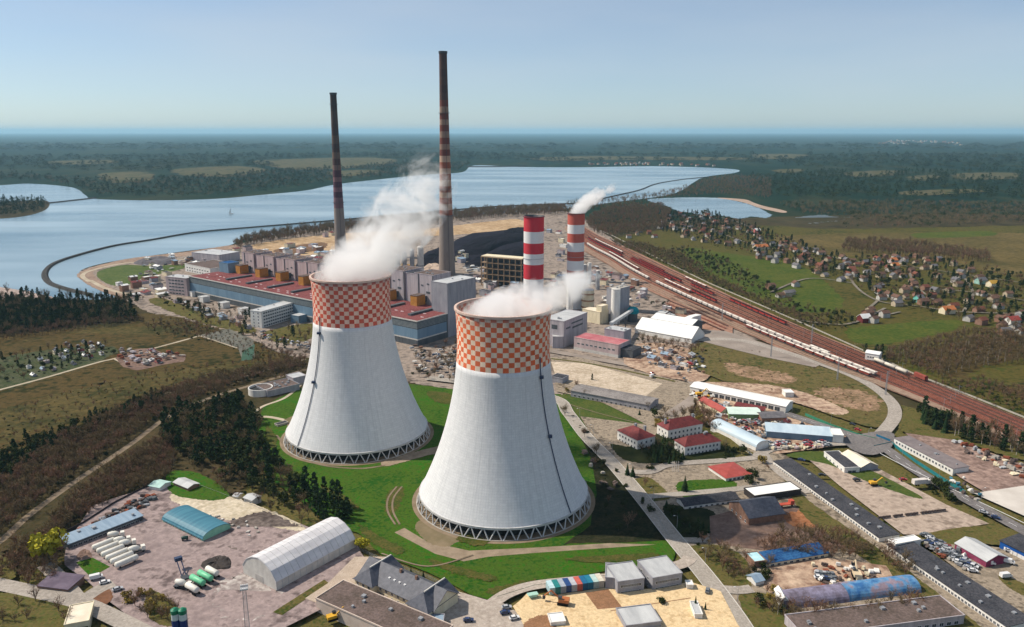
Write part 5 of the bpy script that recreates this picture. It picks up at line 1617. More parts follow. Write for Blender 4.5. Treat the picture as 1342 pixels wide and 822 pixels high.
fence([(905, 470), (960, 468), (1000, 470)], 1.2, white_wall, "low white kerb wall beside the sidings road", solid=True, thick=.3, name="low_wall", cat="wall")
UFX = [(752, 288), (800, 308), (860, 338), (930, 372), (1000, 402), (1060, 428), (1120, 455), (1200, 492), (1270, 519), (1342, 548), (1420, 580)]
fence(UFX, 1.3, concrete, "long pale parapet running along the far side of all the tracks", solid=True, thick=.3, name="rail_parapet", cat="wall")
fence([(100, 742), (145, 775)], 1.6, steel, "short fence beside the grass square by the road", rails=3)
fence([(798, 813), (860, 802), (906, 794)], .9, brick_wall, "low brown board edging across the sand lot", solid=True)

# ------------------------------------------------------------------ railway
def rail_line(px, label=None):
    pts = catmull([G(*p) for p in px], False, 8)
    z = LAYER[0] + .05
    s = MB()
    s.add(*ribbon_world(pts, 2.9, z))
    sl = random.choice([mat("sleepers", [(0.045, 0.022, 0.018), (0.09, 0.045, 0.036)], 0.3), mat("rusty_sleepers", [(0.14, 0.04, 0.025), (0.24, 0.08, 0.05)], 0.3), mat("dusty_sleepers", [(0.24, 0.17, 0.12), (0.38, 0.28, 0.21)], 0.3), MATS.get("sleepers")])
    tag(s.build("railway_sleepers", sl), kind='structure')
    r = MB()
    for o in (-.72, .72):
        a, f = ribbon_world(pts, .16, z + .16, o)
        r.add(a, f)
    tag(r.build("railway_track", mat("rail_rust", [(0.28, 0.14, 0.10), (0.38, 0.20, 0.15)], 0.3, 0.5)), kind='structure')
    return pts


def lerp_line(f):
    n = 10
    out = []
    def at(line, t):
        k = t * (len(line) - 1)
        i = min(len(line) - 2, int(k))
        q = k - i
        return (line[i][0] * (1 - q) + line[i + 1][0] * q, line[i][1] * (1 - q) + line[i + 1][1] * q)
    for i in range(n + 1):
        a, b = at(RL, i / n), at(RU, i / n)
        out.append((a[0] * (1 - f) + b[0] * f, a[1] * (1 - f) + b[1] * f))
    return out


NT = 15
TR = [rail_line(lerp_line(.05 + .88 * k / (NT - 1))) for k in range(NT)]
for k in range(5):
    rail_line([(868 + k * 4, 402 - k * 3), (905 + k * 4, 417 - k * 3), (948 + k * 3, 436 - k * 3)])


def wagon_proto(kind, body_m, label, group, load_m=None):
    t = thing("rail_wagon", label, "rail wagon", (0, 0, 0), 0, group)
    L = 12.5
    parts = []
    if kind == 'hopper':
        b = MB()
        b.add([(-L / 2, -1.5, 3.4), (L / 2, -1.5, 3.4), (L / 2, 1.5, 3.4), (-L / 2, 1.5, 3.4), (-L / 2 + 1.6, -1.1, 1.3), (L / 2 - 1.6, -1.1, 1.3), (L / 2 - 1.6, 1.1, 1.3), (-L / 2 + 1.6, 1.1, 1.3)],
              [(4, 7, 6, 5), (0, 4, 5, 1), (1, 5, 6, 2), (2, 6, 7, 3), (3, 7, 4, 0)])
        for k in range(7):
            x = -L / 2 + 1 + k * (L - 2) / 6
            b.box(x - .08, x + .08, -1.6, -1.5, 2.2, 3.4)
        parts.append(b.build("hopper", body_m, t))
        l = MB().add([(-L / 2 + .1, -1.4, 3.25), (L / 2 - .1, -1.4, 3.25), (L / 2 - .1, 1.4, 3.25), (-L / 2 + .1, 1.4, 3.25), (-L / 2 + 1.5, 0, 4.0), (L / 2 - 1.5, 0, 4.0)],
                     [(0, 1, 5, 4), (1, 2, 5), (2, 3, 4, 5), (3, 0, 4)])
        parts.append(l.build("load", load_m or coal, t))
    elif kind == 'tank':
        b = MB().rev([(.1, -L / 2), (1.3, -L / 2 + .3), (1.4, L / 2 - .3), (.1, L / 2)], 16)
        b.v = [(z, y, x + 2.6) for x, y, z in b.v]
        parts.append(b.build("tank", body_m, t, True))
    else:
        parts.append(MB().box(-L / 2, L / 2, -1.5, 1.5, 1.2, 4.2).build("body", body_m, t))
        parts.append(MB().extrude_x([(-1.6, 4.2), (1.6, 4.2), (0, 4.7)], -L / 2, L / 2).build("roof", load_m or body_m, t))
    f = MB().box(-L / 2 - .3, L / 2 + .3, -1.2, 1.2, .95, 1.15)
    parts.append(f.build("underframe", dark_steel, t))
    w = MB()
    for x in (-4.6, -3, 3, 4.6):
        for y in (-.72, .72):
            w.tube((x, y - .07, .46), (x, y + .07, .46), .46, n=8)
    parts.append(w.build("wheelset", dark_steel, t))
    return kids(t, parts)


def at_len(pts, s):
    for a, b in zip(pts, pts[1:]):
        d = math.hypot(b[0] - a[0], b[1] - a[1])
        if s <= d:
            return (a[0] + (b[0] - a[0]) * s / d, a[1] + (b[1] - a[1]) * s / d), math.atan2(b[1] - a[1], b[0] - a[0])
        s -= d
    return None


def train(pts, px0, px1, protos, gap=13.4):
    """put wagons on a track between two picture x positions; protos: list of [root, used, weight]"""
    s = 0
    zz = LAYER[0] + .21
    n = 0
    while True:
        r_ = at_len(pts, s)
        if not r_:
            break
        (x, y), a = r_
        s += gap
        dz_ = y * CP + CAM_H * SP
        u = CX + FPX * x / dz_
        if px0 <= u <= px1:
            pr = random.choice(protos)
            if not pr[1]:
                pr[1] = True
                pr[0].location = (x, y, zz)
                pr[0].rotation_euler = (0, 0, a)
            else:
                dup(pr[0], (x, y, zz), a)
            n += 1
    return n


pale_load = mat("pale_stone_load", [(0.46, 0.42, 0.38), (0.70, 0.66, 0.60)], 0.4)
white_wagon = mat("dusty_white_wagon", [(0.50, 0.46, 0.43), (0.68, 0.64, 0.60)], 0.3)
red_wagon = mat("red_wagon", [(0.34, 0.04, 0.035), (0.46, 0.08, 0.06)], 0.4)
dull_red = mat("dull_red_wagon", [(0.20, 0.05, 0.04), (0.28, 0.08, 0.06)], 0.4)
wp = [[wagon_proto('hopper', white_wagon, "dusty white hopper wagon with pale load in the long train through the sidings", "pale hopper wagons of the long train", pale_load), False]]
wr = [[wagon_proto('hopper', red_wagon, "bright red hopper wagon carrying dark coal on the far sidings", "red coal wagons on the far sidings", coal), False]]
wd = [[wagon_proto('hopper', dull_red, "dull dark red hopper wagon with pale load in front of the white train", "dull red wagons near the white train", pale_load), False]]
wt = [[wagon_proto('tank', mat("cream_tank", [(0.60, 0.56, 0.48)], .4), "cream tank wagon on the outermost track near the white railway building", "cream tank wagons beside the railway building"), False]]
wb = [[wagon_proto('box', dull_red, "closed red brown goods wagon at the tail of the cream tank wagons", "red brown goods wagons on the outermost track", dull_red), False]]
train(TR[4], 862, 1142, wp)
train(TR[4], 770, 850, wp)
train(TR[2], 980, 1136, wd)
train(TR[9], 828, 882, wr)
train(TR[10], 830, 895, wr)
train(TR[11], 838, 870, wr)
train(TR[8], 905, 942, wr)
train(TR[12], 960, 1028, wr)
train(TR[7], 870, 905, wd)
train(TR[6], 800, 838, wd)
train(TR[8], 770, 815, wr)
train(TR[11], 905, 935, wr)
train(TR[13], 900, 925, wd)
train(TR[5], 1060, 1092, wp)
train(TR[10], 780, 815, wd)
train(TR[12], 1150, 1185, wt)
train(TR[13], 1196, 1215, wb)
# catenary masts along the sidings
mp_ = thing("track_mast", "thin grey mast standing between the railway tracks", "mast", (0, 0, 0), 0, "masts standing among the railway tracks")
mk = [MB().tube((0, 0, 0), (0, 0, 9), .14, .09, n=5).build("post", steel, mp_), MB().tube((0, 0, 7.5), (3.4, 0, 8), .06, n=4).build("arm", steel, mp_)]
kids(mp_, mk)
first = True
for k in (1, 5, 9, 13):
    s_ = 120 + k * 6
    while s_ < 1500:
        r_ = at_len(TR[k], s_)
        s_ += 62
        if not r_ or r_[0][1] < 380:
            continue
        (x, y), a = r_
        x += 2.3 * -math.sin(a)
        y += 2.3 * math.cos(a)
        if first:
            mp_.location = (x, y, .3)
            mp_.rotation_euler = (0, 0, a + 1.57)
            first = False
        else:
            dup(mp_, (x, y, .3), a + 1.57)

#PART4
# ------------------------------------------------------------------ vehicles
def car_mat(nm, c):
    return mat("paint_" + nm, [tuple(x * .9 for x in c), c], 1.0, 0.3, spec=.6)


CARC = {"white": (0.72, 0.72, 0.72), "silver": (0.42, 0.43, 0.45), "black": (0.02, 0.02, 0.025), "dark blue": (0.02, 0.04, 0.12), "red": (0.42, 0.02, 0.02), "grey": (0.16, 0.17, 0.18)}


def car_proto(nm, van=False):
    c = CARC[nm]
    t = thing("parked_van" if van else "parked_car", "", "van" if van else "car")
    ps = []
    if van:
        prof = [(-2.6, .45), (2.6, .45), (2.65, 1.15), (2.0, 1.35), (1.45, 2.2), (-2.6, 2.25)]
        b = MB().extrude_x([(y, z) for y, z in prof], -.95, .95)
        ps.append(b.build("body", car_mat(nm, c), t))
        ps.append(MB().extrude_x([(2.0, 1.38), (1.5, 2.1), (1.3, 2.1), (1.6, 1.38)], -.96, .96).build("windscreen", glass, t))
        ax = 1.7
    else:
        prof = [(-2.1, .35), (2.1, .35), (2.15, .75), (1.2, .92), (-2.1, .98)]
        b = MB().extrude_x(prof, -.88, .88)
        ps.append(b.build("body", car_mat(nm, c), t))
        ps.append(MB().extrude_x([(-1.75, .95), (1.15, .92), (.45, 1.38), (-1.3, 1.42)], -.76, .76).build("window", glass, t))
        ps.append(MB().box(-.72, .72, -1.25, .4, 1.41, 1.47).build("roof", car_mat(nm, c), t))
        ax = 1.3
    for wy in (-ax, ax):
        for wx in (-.86, .86):
            ps.append(MB().tube((wx - .1, wy, .33), (wx + .1, wy, .33), .33, n=10).build("wheel", tyre, t))
    return kids(t, ps)


PR = {}


def park(u, v, nm, label, deg=0, van=False, group=None):
    """deg is the heading measured from the viewing direction, clockwise"""
    k = (nm, van)
    x, y = G(u, v)
    z = LAYER[0] + .02
    if k not in PR:
        PR[k] = car_proto(nm, van)
        r = PR[k]
        r.location = (x, y, z)
        r.rotation_euler = (0, 0, -R(deg))
        r["label"] = label
        if group:
            r["group"] = group
        return r
    r = dup(PR[k], (x, y, z), -R(deg), label=label)
    if "group" in r:
        del r["group"]
    if group:
        r["group"] = group
    return r


park(127, 764, "white", "white van at the gate corner of the pink yard beside the grass square", 60, True)
park(138, 770, "white", "white car just below the white van at the pink yard's gate", 60)
park(155, 779, "silver", "silver car nearest the picture's bottom left corner of the pink yard", 55)
park(664, 803, "silver", "silver grey car at the mouth of the paved lot beside the sand lot", 80)
park(674, 817, "white", "white car at the bottom edge beside the sand lot hedge", 70)
park(662, 810, "dark blue", "dark blue car between the silver and the white car beside the sand lot", 75)
park(614, 820, "dark blue", "dark blue car at the bottom edge in front of the villa", 85)
park(1295, 745, "white", "white van beside the magenta sided workshop", 100, True)
park(1320, 743, "white", "white van right of the magenta sided workshop, nearer the blue garage", 120, True)
park(1317, 762, "white", "white van on the open lot lowest on the right", 80, True)
park(1322, 728, "white", "white car in front of the long teal blue garage", 120)
park(1077, 628, "black", "black car on the small forecourt beside the upper long block", 100)
park(1050, 608, "dark blue", "dark car at the top end of the upper long block", 120)
park(1122, 634, "black", "black car in front of the dark roofed depot", 80)
park(1117, 561, "black", "black car on the approach road above the roundabout", 135)
park(1124, 568, "red", "dark red car on the approach road just above the roundabout", 135)
park(1304, 684, "dark blue", "dark blue car driving on the right hand highway", 130)
park(1288, 677, "silver", "silver car driving on the right hand highway behind the dark blue one", 130)
park(1183, 634, "red", "red cab car parked beside the white lorry body on the gravel lot", 90)
park(927, 781, "grey", "dark grey car on the pale side road beside the kiosk", 20)
for i in range(9):
    park(1070 + i * 2.6 + random.uniform(-.3, .3), 757 + (i % 2) * 6 + i * .4, random.choice(["white", "silver", "grey", "dark blue"]), "car parked on the earth yard between the blue roofed shed and the vaulted sheds", random.uniform(0, 180), group="cars on the earth yard")
for i in range(46):
    f = i / 45
    u = 1212 + f * 64 + random.uniform(-5, 5)
    v = 708 + f * 44 + random.uniform(-5, 4)
    park(u, v, random.choice(["white", "silver", "grey", "silver", "grey", "dark blue", "black"]), "old car crammed into the scrap strip beside the lower long block", random.uniform(100, 160), group="cars in the scrap strip")
for i in range(26):
    park(random.uniform(955, 1000), random.uniform(553, 575), random.choice(["white", "silver", "grey", "red"]), "car parked among the market stalls of the trading estate", random.uniform(0, 180), group="cars in the trading estate")
for i in range(34):
    u = random.uniform(1000, 1085)
    park(u, 583 + random.uniform(0, 7), random.choice(["white", "silver", "red", "grey"]), "car parked in front of the flat pale blue hall", random.uniform(60, 120), group="cars before the pale blue hall")
for i in range(30):
    f = random.random()
    park(335 + 90 * f + random.uniform(-6, 6), 440 + 22 * f + random.uniform(-4, 4), random.choice(["white", "silver", "grey", "red", "dark blue"]), "small car parked along the street before the white office block", random.uniform(0, 180), group="cars by the office block")
for i in range(24):
    park(random.uniform(545, 600), random.uniform(462, 486), random.choice(["white", "silver", "grey", "dark blue"]), "car parked behind the two towers near the turbine hall's end", random.uniform(0, 180), group="cars between the towers")
for i in range(11):
    park(random.uniform(848, 905), random.uniform(470, 500), random.choice(["white", "silver", "grey", "red"]), "vehicle standing on the building site by the works road", random.uniform(0, 180), random.random() < .4, group="vehicles on the building site")


# mixer trucks with drums
def mixer(u, v, deg, label, cab_m, group, dm_=None):
    x, y = G(u, v)
    t = thing("mixer_truck", label, "truck", (x, y, LAYER[0]), -R(deg), group)
    MB().box(-1.1, 1.1, -3.8, 3.9, .7, 1.0).build("chassis", dark_steel, t)
    c = MB().box(-1.15, 1.15, 2.4, 4.1, 1.0, 3.0).build("cab", cab_m, t)
    MB().box(-1.0, 1.0, 4.1, 4.13, 1.9, 2.8).build("windscreen", glass, c)
    d = MB().rev([(.5, -3.4), (1.0, -3.0), (1.45, -1.0), (1.4, .5), (.7, 1.9), (.05, 2.0)], 16)
    d.v = [(yy, zz * .95, xx + 2.5 - zz * .12) for xx, yy, zz in d.v]
    d.build("drum", dm_ or twhite, t, True)
    for wy in (-2.8, -1.5, 3.0):
        for wx in (-1.0, 1.0):
            MB().tube((wx - .18, wy, .5), (wx + .18, wy, .5), .5, n=10).build("wheel", tyre, t)


for i, (u, v) in enumerate(((152, 711), (160, 718), (167, 722), (179, 730))):
    mixer(u, v, 62 - i * 3, ["mixer truck with white drum farthest up in the row of four", "second mixer truck from the top in the row of four", "third mixer truck from the top in the row of four", "mixer truck with white drum nearest the viewer in the row of four"][i], twhite, "mixer trucks beside the lying tanks")
mixer(240, 776, 100, "white cab mixer truck in front of the green tank trailers", twhite, None)


def digger(u, v, deg, label, m, s=1.0, reach=True):
    x, y = G(u, v)
    t = thing("excavator", label, "excavator", (x, y, LAYER[0]), -R(deg))
    t.scale = (s, s, s)
    for sx in (-1.2, 1.2):
        MB().box(sx - .35, sx + .35, -2, 2, 0, .9).build("crawler_track", tyre, t)
    b = MB().box(-1.35, 1.35, -2.2, 1.6, 1.0, 2.2).build("body", m, t)
    c = MB().box(-1.3, -.3, .3, 1.7, 2.2, 3.2).build("cab", glass, t)
    MB().tube((.3, 1.4, 1.8), (.3, 4.6, 4.4), .32, n=6).build("boom", m, t)
    MB().tube((.3, 4.6, 4.4), (.3, 7.2, 1.9), .24, n=6).build("stick", m, t)
    MB().box(-.3, .9, 6.8, 7.7, .8, 2.0).build("bucket", dark_steel, t)


orange = mat("digger_orange", [(0.42, 0.14, 0.05)], .5, .5)
yel = mat("digger_yellow", [(0.65, 0.36, 0.03)], .5, .5)
digger(738, 797, -75, "orange excavator with its arm stretched left on the sand lot", orange, 1.15)
digger(436, 818, 60, "yellow excavator at the bottom edge beside the pale walled flat building", yel)
digger(1144, 640, 85, "yellow orange excavator on the pale gravel lot", yel)
digger(1122, 762, 10, "cream jib crane excavator behind the bright blue vaulted shed", mat("cream_paint", [(0.62, 0.50, 0.34)], .5), 1.2)
digger(916, 522, 80, "yellow machine in the yard left of the red roofed shop", yel, 1.2)
t = thing("dumper", "small mint green tipping skip at the upper corner of the sand lot", "skip", (*G(698, 788), LAYER[0]), .3)
MB().add([(-2.2, -1.1, 1.4), (2.2, -1.1, 1.4), (2.2, 1.1, 1.4), (-2.2, 1.1, 1.4), (-1.5, -.9, .15), (1.5, -.9, .15), (1.5, .9, .15), (-1.5, .9, .15)], [(4, 7, 6, 5), (0, 4, 5, 1), (1, 5, 6, 2), (2, 6, 7, 3), (3, 7, 4, 0)]).build("tub", mat("mint_paint", [(0.30, 0.50, 0.42)], .5), t)
MB().box(-2.3, 2.3, -1.2, 1.2, 1.4, 1.5).build("cover", mat("mint_cover", [(0.36, 0.56, 0.48)], .5), t)
# lorry bodies on the lot
t = thing("lorry", "white box lorry at the right side of the pale gravel lot beside the dark bushes", "lorry", (*G(1206, 640), LAYER[0]), -R(80))
MB().box(-1.3, 1.3, -5, 3.2, 1.0, 3.6).build("box_body", white_wagon, t)
MB().box(-1.2, 1.2, 3.4, 5.2, .6, 3.0).build("cab", white_wagon, t)
for wy in (-3.6, -2.2, 4.3):
    for wx in (-1.1, 1.1):
        MB().tube((wx - .18, wy, .5), (wx + .18, wy, .5), .5, n=10).build("wheel", tyre, t)
t = thing("trailer", "red low loader trailer beside the brown barn", "trailer", (*G(1028, 668), LAYER[0]), -R(78))
MB().box(-1.3, 1.3, -5, 5, .9, 1.3).build("bed", mat("trailer_red", [(0.45, 0.09, 0.06)], .5), t)
MB().box(-1.3, 1.3, 2.6, 4.8, 1.3, 3.1).build("headboard", MATS["trailer_red"], t)
for wy in (-3.6, -2.4, 3.6):
    for wx in (-1.1, 1.1):
        MB().tube((wx - .18, wy, .5), (wx + .18, wy, .5), .5, n=10).build("wheel", tyre, t)
fp = thing("flagpole", "short white flagpole on the paving before the largest red roofed house", "flagpole", (*G(881, 621), 0), 0, "white flagpoles before the red roofed houses")
kids(fp, [MB().tube((0, 0, 0), (0, 0, 8), .12, .06, n=6).build("pole", frame_white, fp), MB().box(-.3, .3, -.3, .3, 0, .3).build("foot", concrete, fp)])
for i in range(1, 4):
    dup(fp, (*G(881 + i * 2.5, 621), 0))
# concrete block line across the big lot
bk = thing("barrier_block", "dark concrete barrier block in the broken line across the pale gravel lot", "barrier", (0, 0, 0), 0, "barrier blocks across the gravel lot")
kids(bk, [MB().extrude_x([(-.5, 0), (.5, 0), (.25, .9), (-.25, .9)], -1.1, 1.1).build("block", brown_roof, bk)])
n_ = 0
for i in range(22):
    f = i / 21
    if i in (4, 8, 13):
        continue
    x, y = G(1152 + 84 * f, 684 - 10 * f)
    if n_ == 0:
        bk.location = (x, y, LAYER[0])
        bk.rotation_euler = (0, 0, .35)
    else:
        dup(bk, (x, y, LAYER[0]), .35 + random.uniform(-.1, .1))
    n_ += 1

# street lamps
lp = thing("street_lamp", "slim grey street lamp beside the main road", "street lamp", (0, 0, 0), 0, "street lamps along the main road")
kids(lp, [MB().tube((0, 0, 0), (0, 0, 8.5), .12, .07, n=6).build("pole", steel, lp), MB().tube((0, 0, 8.4), (1.6, 0, 8.8), .05, n=4).build("arm", steel, lp), MB().box(1.3, 2.1, -.15, .15, 8.7, 8.9).build("lamp_head", frame_white, lp)])
rp = [(745, 545), (768, 575), (800, 608), (840, 655), (885, 712), (925, 760), (965, 815)]
rp = catmull([G(*p) for p in rp], False, 8)
s_ = 10
fst = True
while True:
    r_ = at_len(rp, s_)
    s_ += 32
    if not r_:
        break
    (x, y), a = r_
    x, y = x + 5.3 * -math.sin(a), y + 5.3 * math.cos(a)
    if fst:
        lp.location = (x, y, 0)
        lp.rotation_euler = (0, 0, a - 1.57)
        fst = False
    else:
        dup(lp, (x, y, 0), a - 1.57)
hp = catmull([G(*p) for p in [(1030, 540), (1075, 555), (1120, 570), (1200, 612), (1260, 646), (1342, 690)]], False, 8)
s_ = 5
while True:
    r_ = at_len(hp, s_)
    s_ += 30
    if not r_:
        break
    (x, y), a = r_
    dup(lp, (x, y, 0), a + 1.57, label="slim grey street lamp beside the right hand highway", group="street lamps along the highway")

# ------------------------------------------------------------------ small sheds and clutter of the works
def in_poly(x, y, poly):
    c = False
    j = len(poly) - 1
    for i in range(len(poly)):
        xi, yi = poly[i]
        xj, yj = poly[j]
        if (yi > y) != (yj > y) and x < (xj - xi) * (y - yi) / (yj - yi) + xi:
            c = not c
        j = i
    return c


def scatter(px, n, seed, mind=0.0, avoid=(), dens=None):
    w = [G(*p) for p in px]
    av = [[G(*p) for p in a] for a in avoid]
    xs, ys = [p[0] for p in w], [p[1] for p in w]
    rr = random.Random(seed)
    out = []
    tries = 0
    cell = {}
    while len(out) < n and tries < n * 40:
        tries += 1
        x, y = rr.uniform(min(xs), max(xs)), rr.uniform(min(ys), max(ys))
        if not in_poly(x, y, w) or any(in_poly(x, y, a) for a in av):
            continue
        if mind:
            k = (int(x // mind), int(y // mind))
            if any((x - a) ** 2 + (y - b) ** 2 < mind * mind for i in (-1, 0, 1) for j in (-1, 0, 1) for a, b in cell.get((k[0] + i, k[1] + j), ())):
                continue
            cell.setdefault(k, []).append((x, y))
        out.append((x, y))
    return out


SHW = [white_wall, lilac_wall, grey_wall, brick_wall, pink_wall, cream_wall]
SHR = [grey_roof, brown_roof, dark_roof, blue_grey_roof, white_roof, red_roof]
SHN = {id(white_wall): "white", id(lilac_wall): "lilac", id(grey_wall): "grey", id(brick_wall): "brown", id(pink_wall): "pink", id(cream_wall): "cream"}


def sheds(px, n, seed, where, lo=5, hi=14, hmin=3, hmax=8, mind=14, avoid=()):
    rr = random.Random(seed)
    for x, y in scatter(px, n, seed, mind, avoid):
        w, d, h = rr.uniform(lo, hi), rr.uniform(lo * .7, hi * .6), rr.uniform(hmin, hmax)
        a = PA + rr.choice((0, math.pi / 2)) + rr.uniform(-.05, .05)
        wm, rm = rr.choice(SHW), rr.choice(SHR)
        b = building("work_shed", f"small {SHN[id(wm)]} walled work shed {where}", "shed", (x, y), (x + w * math.cos(a), y + w * math.sin(a)), d, h, roof=rr.choice(('flat', 'gable', 'shed')), rise=1.2, wall=wm, rmat=rm,
                     world_pts=True, group=f"{SHN[id(wm)]} sheds {where}", vents=1)


sheds([(185, 345), (245, 334), (300, 326), (318, 332), (290, 340), (240, 352), (190, 372)], 16, 1, "by the lake end of the plant", mind=22)
sheds([(140, 372), (200, 366), (215, 385), (200, 396), (165, 388)], 14, 2, "near the dark bank left of the plant", mind=16)
sheds([(320, 330), (420, 322), (440, 334), (420, 345), (360, 342)], 22, 3, "behind the pink boiler houses", mind=20, lo=6, hi=18)
sheds([(600, 352), (640, 372), (690, 374), (690, 392), (640, 396), (604, 392)], 18, 4, "behind the near tower's steam", mind=15)
sheds([(712, 330), (740, 322), (742, 360), (715, 380)], 8, 5, "between the red and white stacks", mind=14)
sheds([(765, 350), (800, 352), (840, 375), (860, 400), (832, 412), (800, 380), (775, 385)], 12, 6, "between the stacks and the sidings", mind=16)
sheds([(855, 402), (875, 405), (900, 420), (885, 428), (860, 415)], 5, 7, "behind the white warehouse", mind=14)
sheds([(833, 462), (870, 458), (915, 472), (900, 492), (845, 480)], 14, 8, "on the building site by the works road", lo=4, hi=8, hmax=4, mind=9)
sheds([(930, 532), (950, 534), (952, 560), (935, 552)], 7, 9, "between the market shops", lo=3, hi=6, hmax=3.5, mind=6)
sheds([(1000, 560), (1035, 560), (1060, 566), (1040, 572), (1003, 570)], 8, 10, "behind the flat pale blue hall", lo=3, hi=7, hmax=3.5, mind=6)
sheds([(415, 300), (440, 300), (440, 330), (425, 330)], 3, 11, "beside the sooty chimney", mind=14)
sheds([(690, 300), (740, 298), (742, 318), (700, 322)], 7, 12, "behind the red and white stacks", mind=20)
sheds([(600, 330), (626, 345), (628, 360), (600, 352)], 6, 13, "beside the coal heap and the tallest chimney", mind=14)
sheds([(60, 462), (100, 448), (145, 456), (130, 470), (70, 488), (10, 500)], 26, 14, "in the allotment gardens", lo=3, hi=5, hmin=2, hmax=3, mind=9)
sheds([(225, 396), (245, 400), (330, 424), (322, 432), (260, 418)], 12, 15, "along the street before the blue wall", lo=4, hi=8, hmax=4, mind=12)
sheds([(1225, 722), (1262, 728), (1280, 742), (1262, 744)], 10, 16, "in the scrap strip by the lower long block", lo=2.5, hi=5, hmin=1.5, hmax=2.6, mind=4)
sheds([(150, 460), (215, 462), (242, 468), (205, 478), (165, 482)], 8, 17, "in the brown material yard in the left fields", lo=3, hi=7, hmin=1, hmax=2.4, mind=8)

# pallets, pipes and stacked material of the yards, each pile one thing; past 290 the farthest ones become one mass
PILES = []
PM = [pale_concrete, brick_wall, white_wall, brown_roof, dark_clad, steel, concrete, dark_steel]


def piles(px, n, seed, label, group, ms, smin=.8, smax=2.5, mind=3, avoid=()):
    rr = random.Random(seed)
    for x, y in scatter(px, n, seed, mind, avoid):
        o = MB()
        a = rr.uniform(0, 3.1)
        sx, sy, sz = rr.uniform(smin, smax), rr.uniform(smin, smax), rr.uniform(.4, smax * .7)
        for k in range(rr.randint(2, 4)):
            ox, oy = rr.uniform(-sx, sx) * .5, rr.uniform(-sy, sy) * .5
            zt = sz * rr.uniform(.5, 1)
            o.add([(ox - sx / 2, oy - sy / 2, 0), (ox + sx / 2, oy - sy / 2, 0), (ox + sx / 2, oy + sy / 2, 0), (ox - sx / 2, oy + sy / 2, 0), (ox - sx / 2.3, oy - sy / 2.4, zt), (ox + sx / 2.4, oy - sy / 2.2, zt * .9), (ox + sx / 2.2, oy + sy / 2.4, zt), (ox - sx / 2.4, oy + sy / 2.3, zt * 1.1)],
                  [(0, 3, 2, 1), (4, 5, 6, 7), (0, 1, 5, 4), (1, 2, 6, 5), (2, 3, 7, 6), (3, 0, 4, 7)])
        PILES.append((sx * sy / (y * y), x, y, a, rr.choice(ms), o, label, group))


def place_piles():
    PILES.sort(key=lambda p: -p[0])
    for _, x, y, a, m, o, label, group in PILES[:285]:
        ob = o.build("material_pile", m)
        ob.location = (x, y, LAYER[0] + .01)
        ob.rotation_euler = (0, 0, a)
        tag(ob, label, "pile", group)
    rest, mats = MB(), []
    for _, x, y, a, m, o, label, group in PILES[285:]:
        if m not in mats:
            mats.append(m)
        rest.cur = mats.index(m)
        c, s_ = math.cos(a), math.sin(a)
        rest.add([(vx * c - vy * s_ + x, vx * s_ + vy * c + y, vz + LAYER[0]) for vx, vy, vz in o.v], o.f)
    if rest.v:
        tag(rest.build("plant_clutter", mats), "small scattered plant items and material on the power station ground", "clutter", kind='stuff')


piles([(1205, 712), (1225, 722), (1270, 752), (1262, 752), (1215, 722)], 40, 31, "heaped scrap beside the crammed cars of the lower long block", "scrap heaps", [steel, steel, rust, concrete, brown_roof], .8, 2.0, 2)
piles([(955, 552), (1003, 556), (1045, 562), (1045, 569), (1003, 572), (1002, 582), (985, 565)], 60, 32, "small stack of goods in the trading estate yard", "goods stacks", PM, .8, 2.2, 2.5)
piles([(1000, 584), (1080, 588), (1070, 592), (1010, 592)], 46, 33, "small stack of building goods in front of the flat pale blue hall", "building goods", [pink_wall, concrete, cream_wall, rust], .8, 2.2, 2)
piles([(905, 515), (935, 522), (930, 535), (908, 525)], 26, 34, "small stack of material in the yellow machine's yard", "yard stacks", [yel, cream_wall, rust, white_wall], .8, 2.4, 2.5)
piles([(835, 456), (925, 470), (922, 498), (850, 478)], 34, 35, "small heap of material on the building site by the works road", "site heaps", PM, 1.0, 3.2, 4)
piles([(85, 712), (150, 676), (190, 655), (205, 655), (192, 668), (130, 690), (95, 706)], 90, 36, "dark scrap pile between the panel wall and the blue grey store", "dark scrap piles", [brown_roof, dark_steel, rust, dark_clad, steel], 1.0, 2.6, 2)
piles([(262, 676), (330, 690), (350, 700), (330, 710), (290, 690)], 14, 37, "small rubble pile on the cream gravel behind the teal roofed hall", "rubble piles", [pale_concrete, concrete], .6, 1.4, 4)
piles([(1250, 580), (1342, 612), (1342, 632), (1270, 600)], 40, 38, "stack of timber or blocks in the rosy yard right of the long white block", "rosy yard stacks", [cream_wall, rust, brown_roof, concrete, grey_roof], 1.0, 3.0, 4)
piles([(150, 462), (215, 462), (242, 468), (205, 479), (165, 482)], 36, 39, "heap of material in the brown yard in the left fields", "field yard heaps", [brown_roof, concrete, rust, lilac_wall], 1.2, 3.5, 5)
piles([(610, 395), (640, 388), (690, 380), (690, 345), (610, 350)], 60, 40, "piece of plant machinery behind the near tower's steam", "plant machinery", PM + [lilac_wall], 2, 6, 8)
piles([(510, 344), (545, 352), (575, 360), (560, 364), (520, 352)], 40, 41, "piece of rooftop level machinery behind the lilac boiler houses", "machinery by the lilac boiler houses", [cream_wall, rust, yel, concrete], 2, 7, 7)
piles([(540, 458), (600, 446), (602, 500), (545, 495)], 36, 42, "small plant item on the ground between the towers", "plant items between the towers", PM, 1, 3.5, 4)
piles([(760, 350), (800, 355), (850, 395), (830, 410), (790, 395)], 60, 43, "piece of plant machinery between stacks and sidings", "machinery by the sidings", PM + [lilac_wall], 1.5, 5, 6)
piles([(1210, 590), (1240, 606), (1270, 622), (1262, 632), (1232, 612)], 6, 44, "small pile in front of the long white block", "small piles by the teal fence", [teal_roof, white_wall], .8, 1.6, 4)
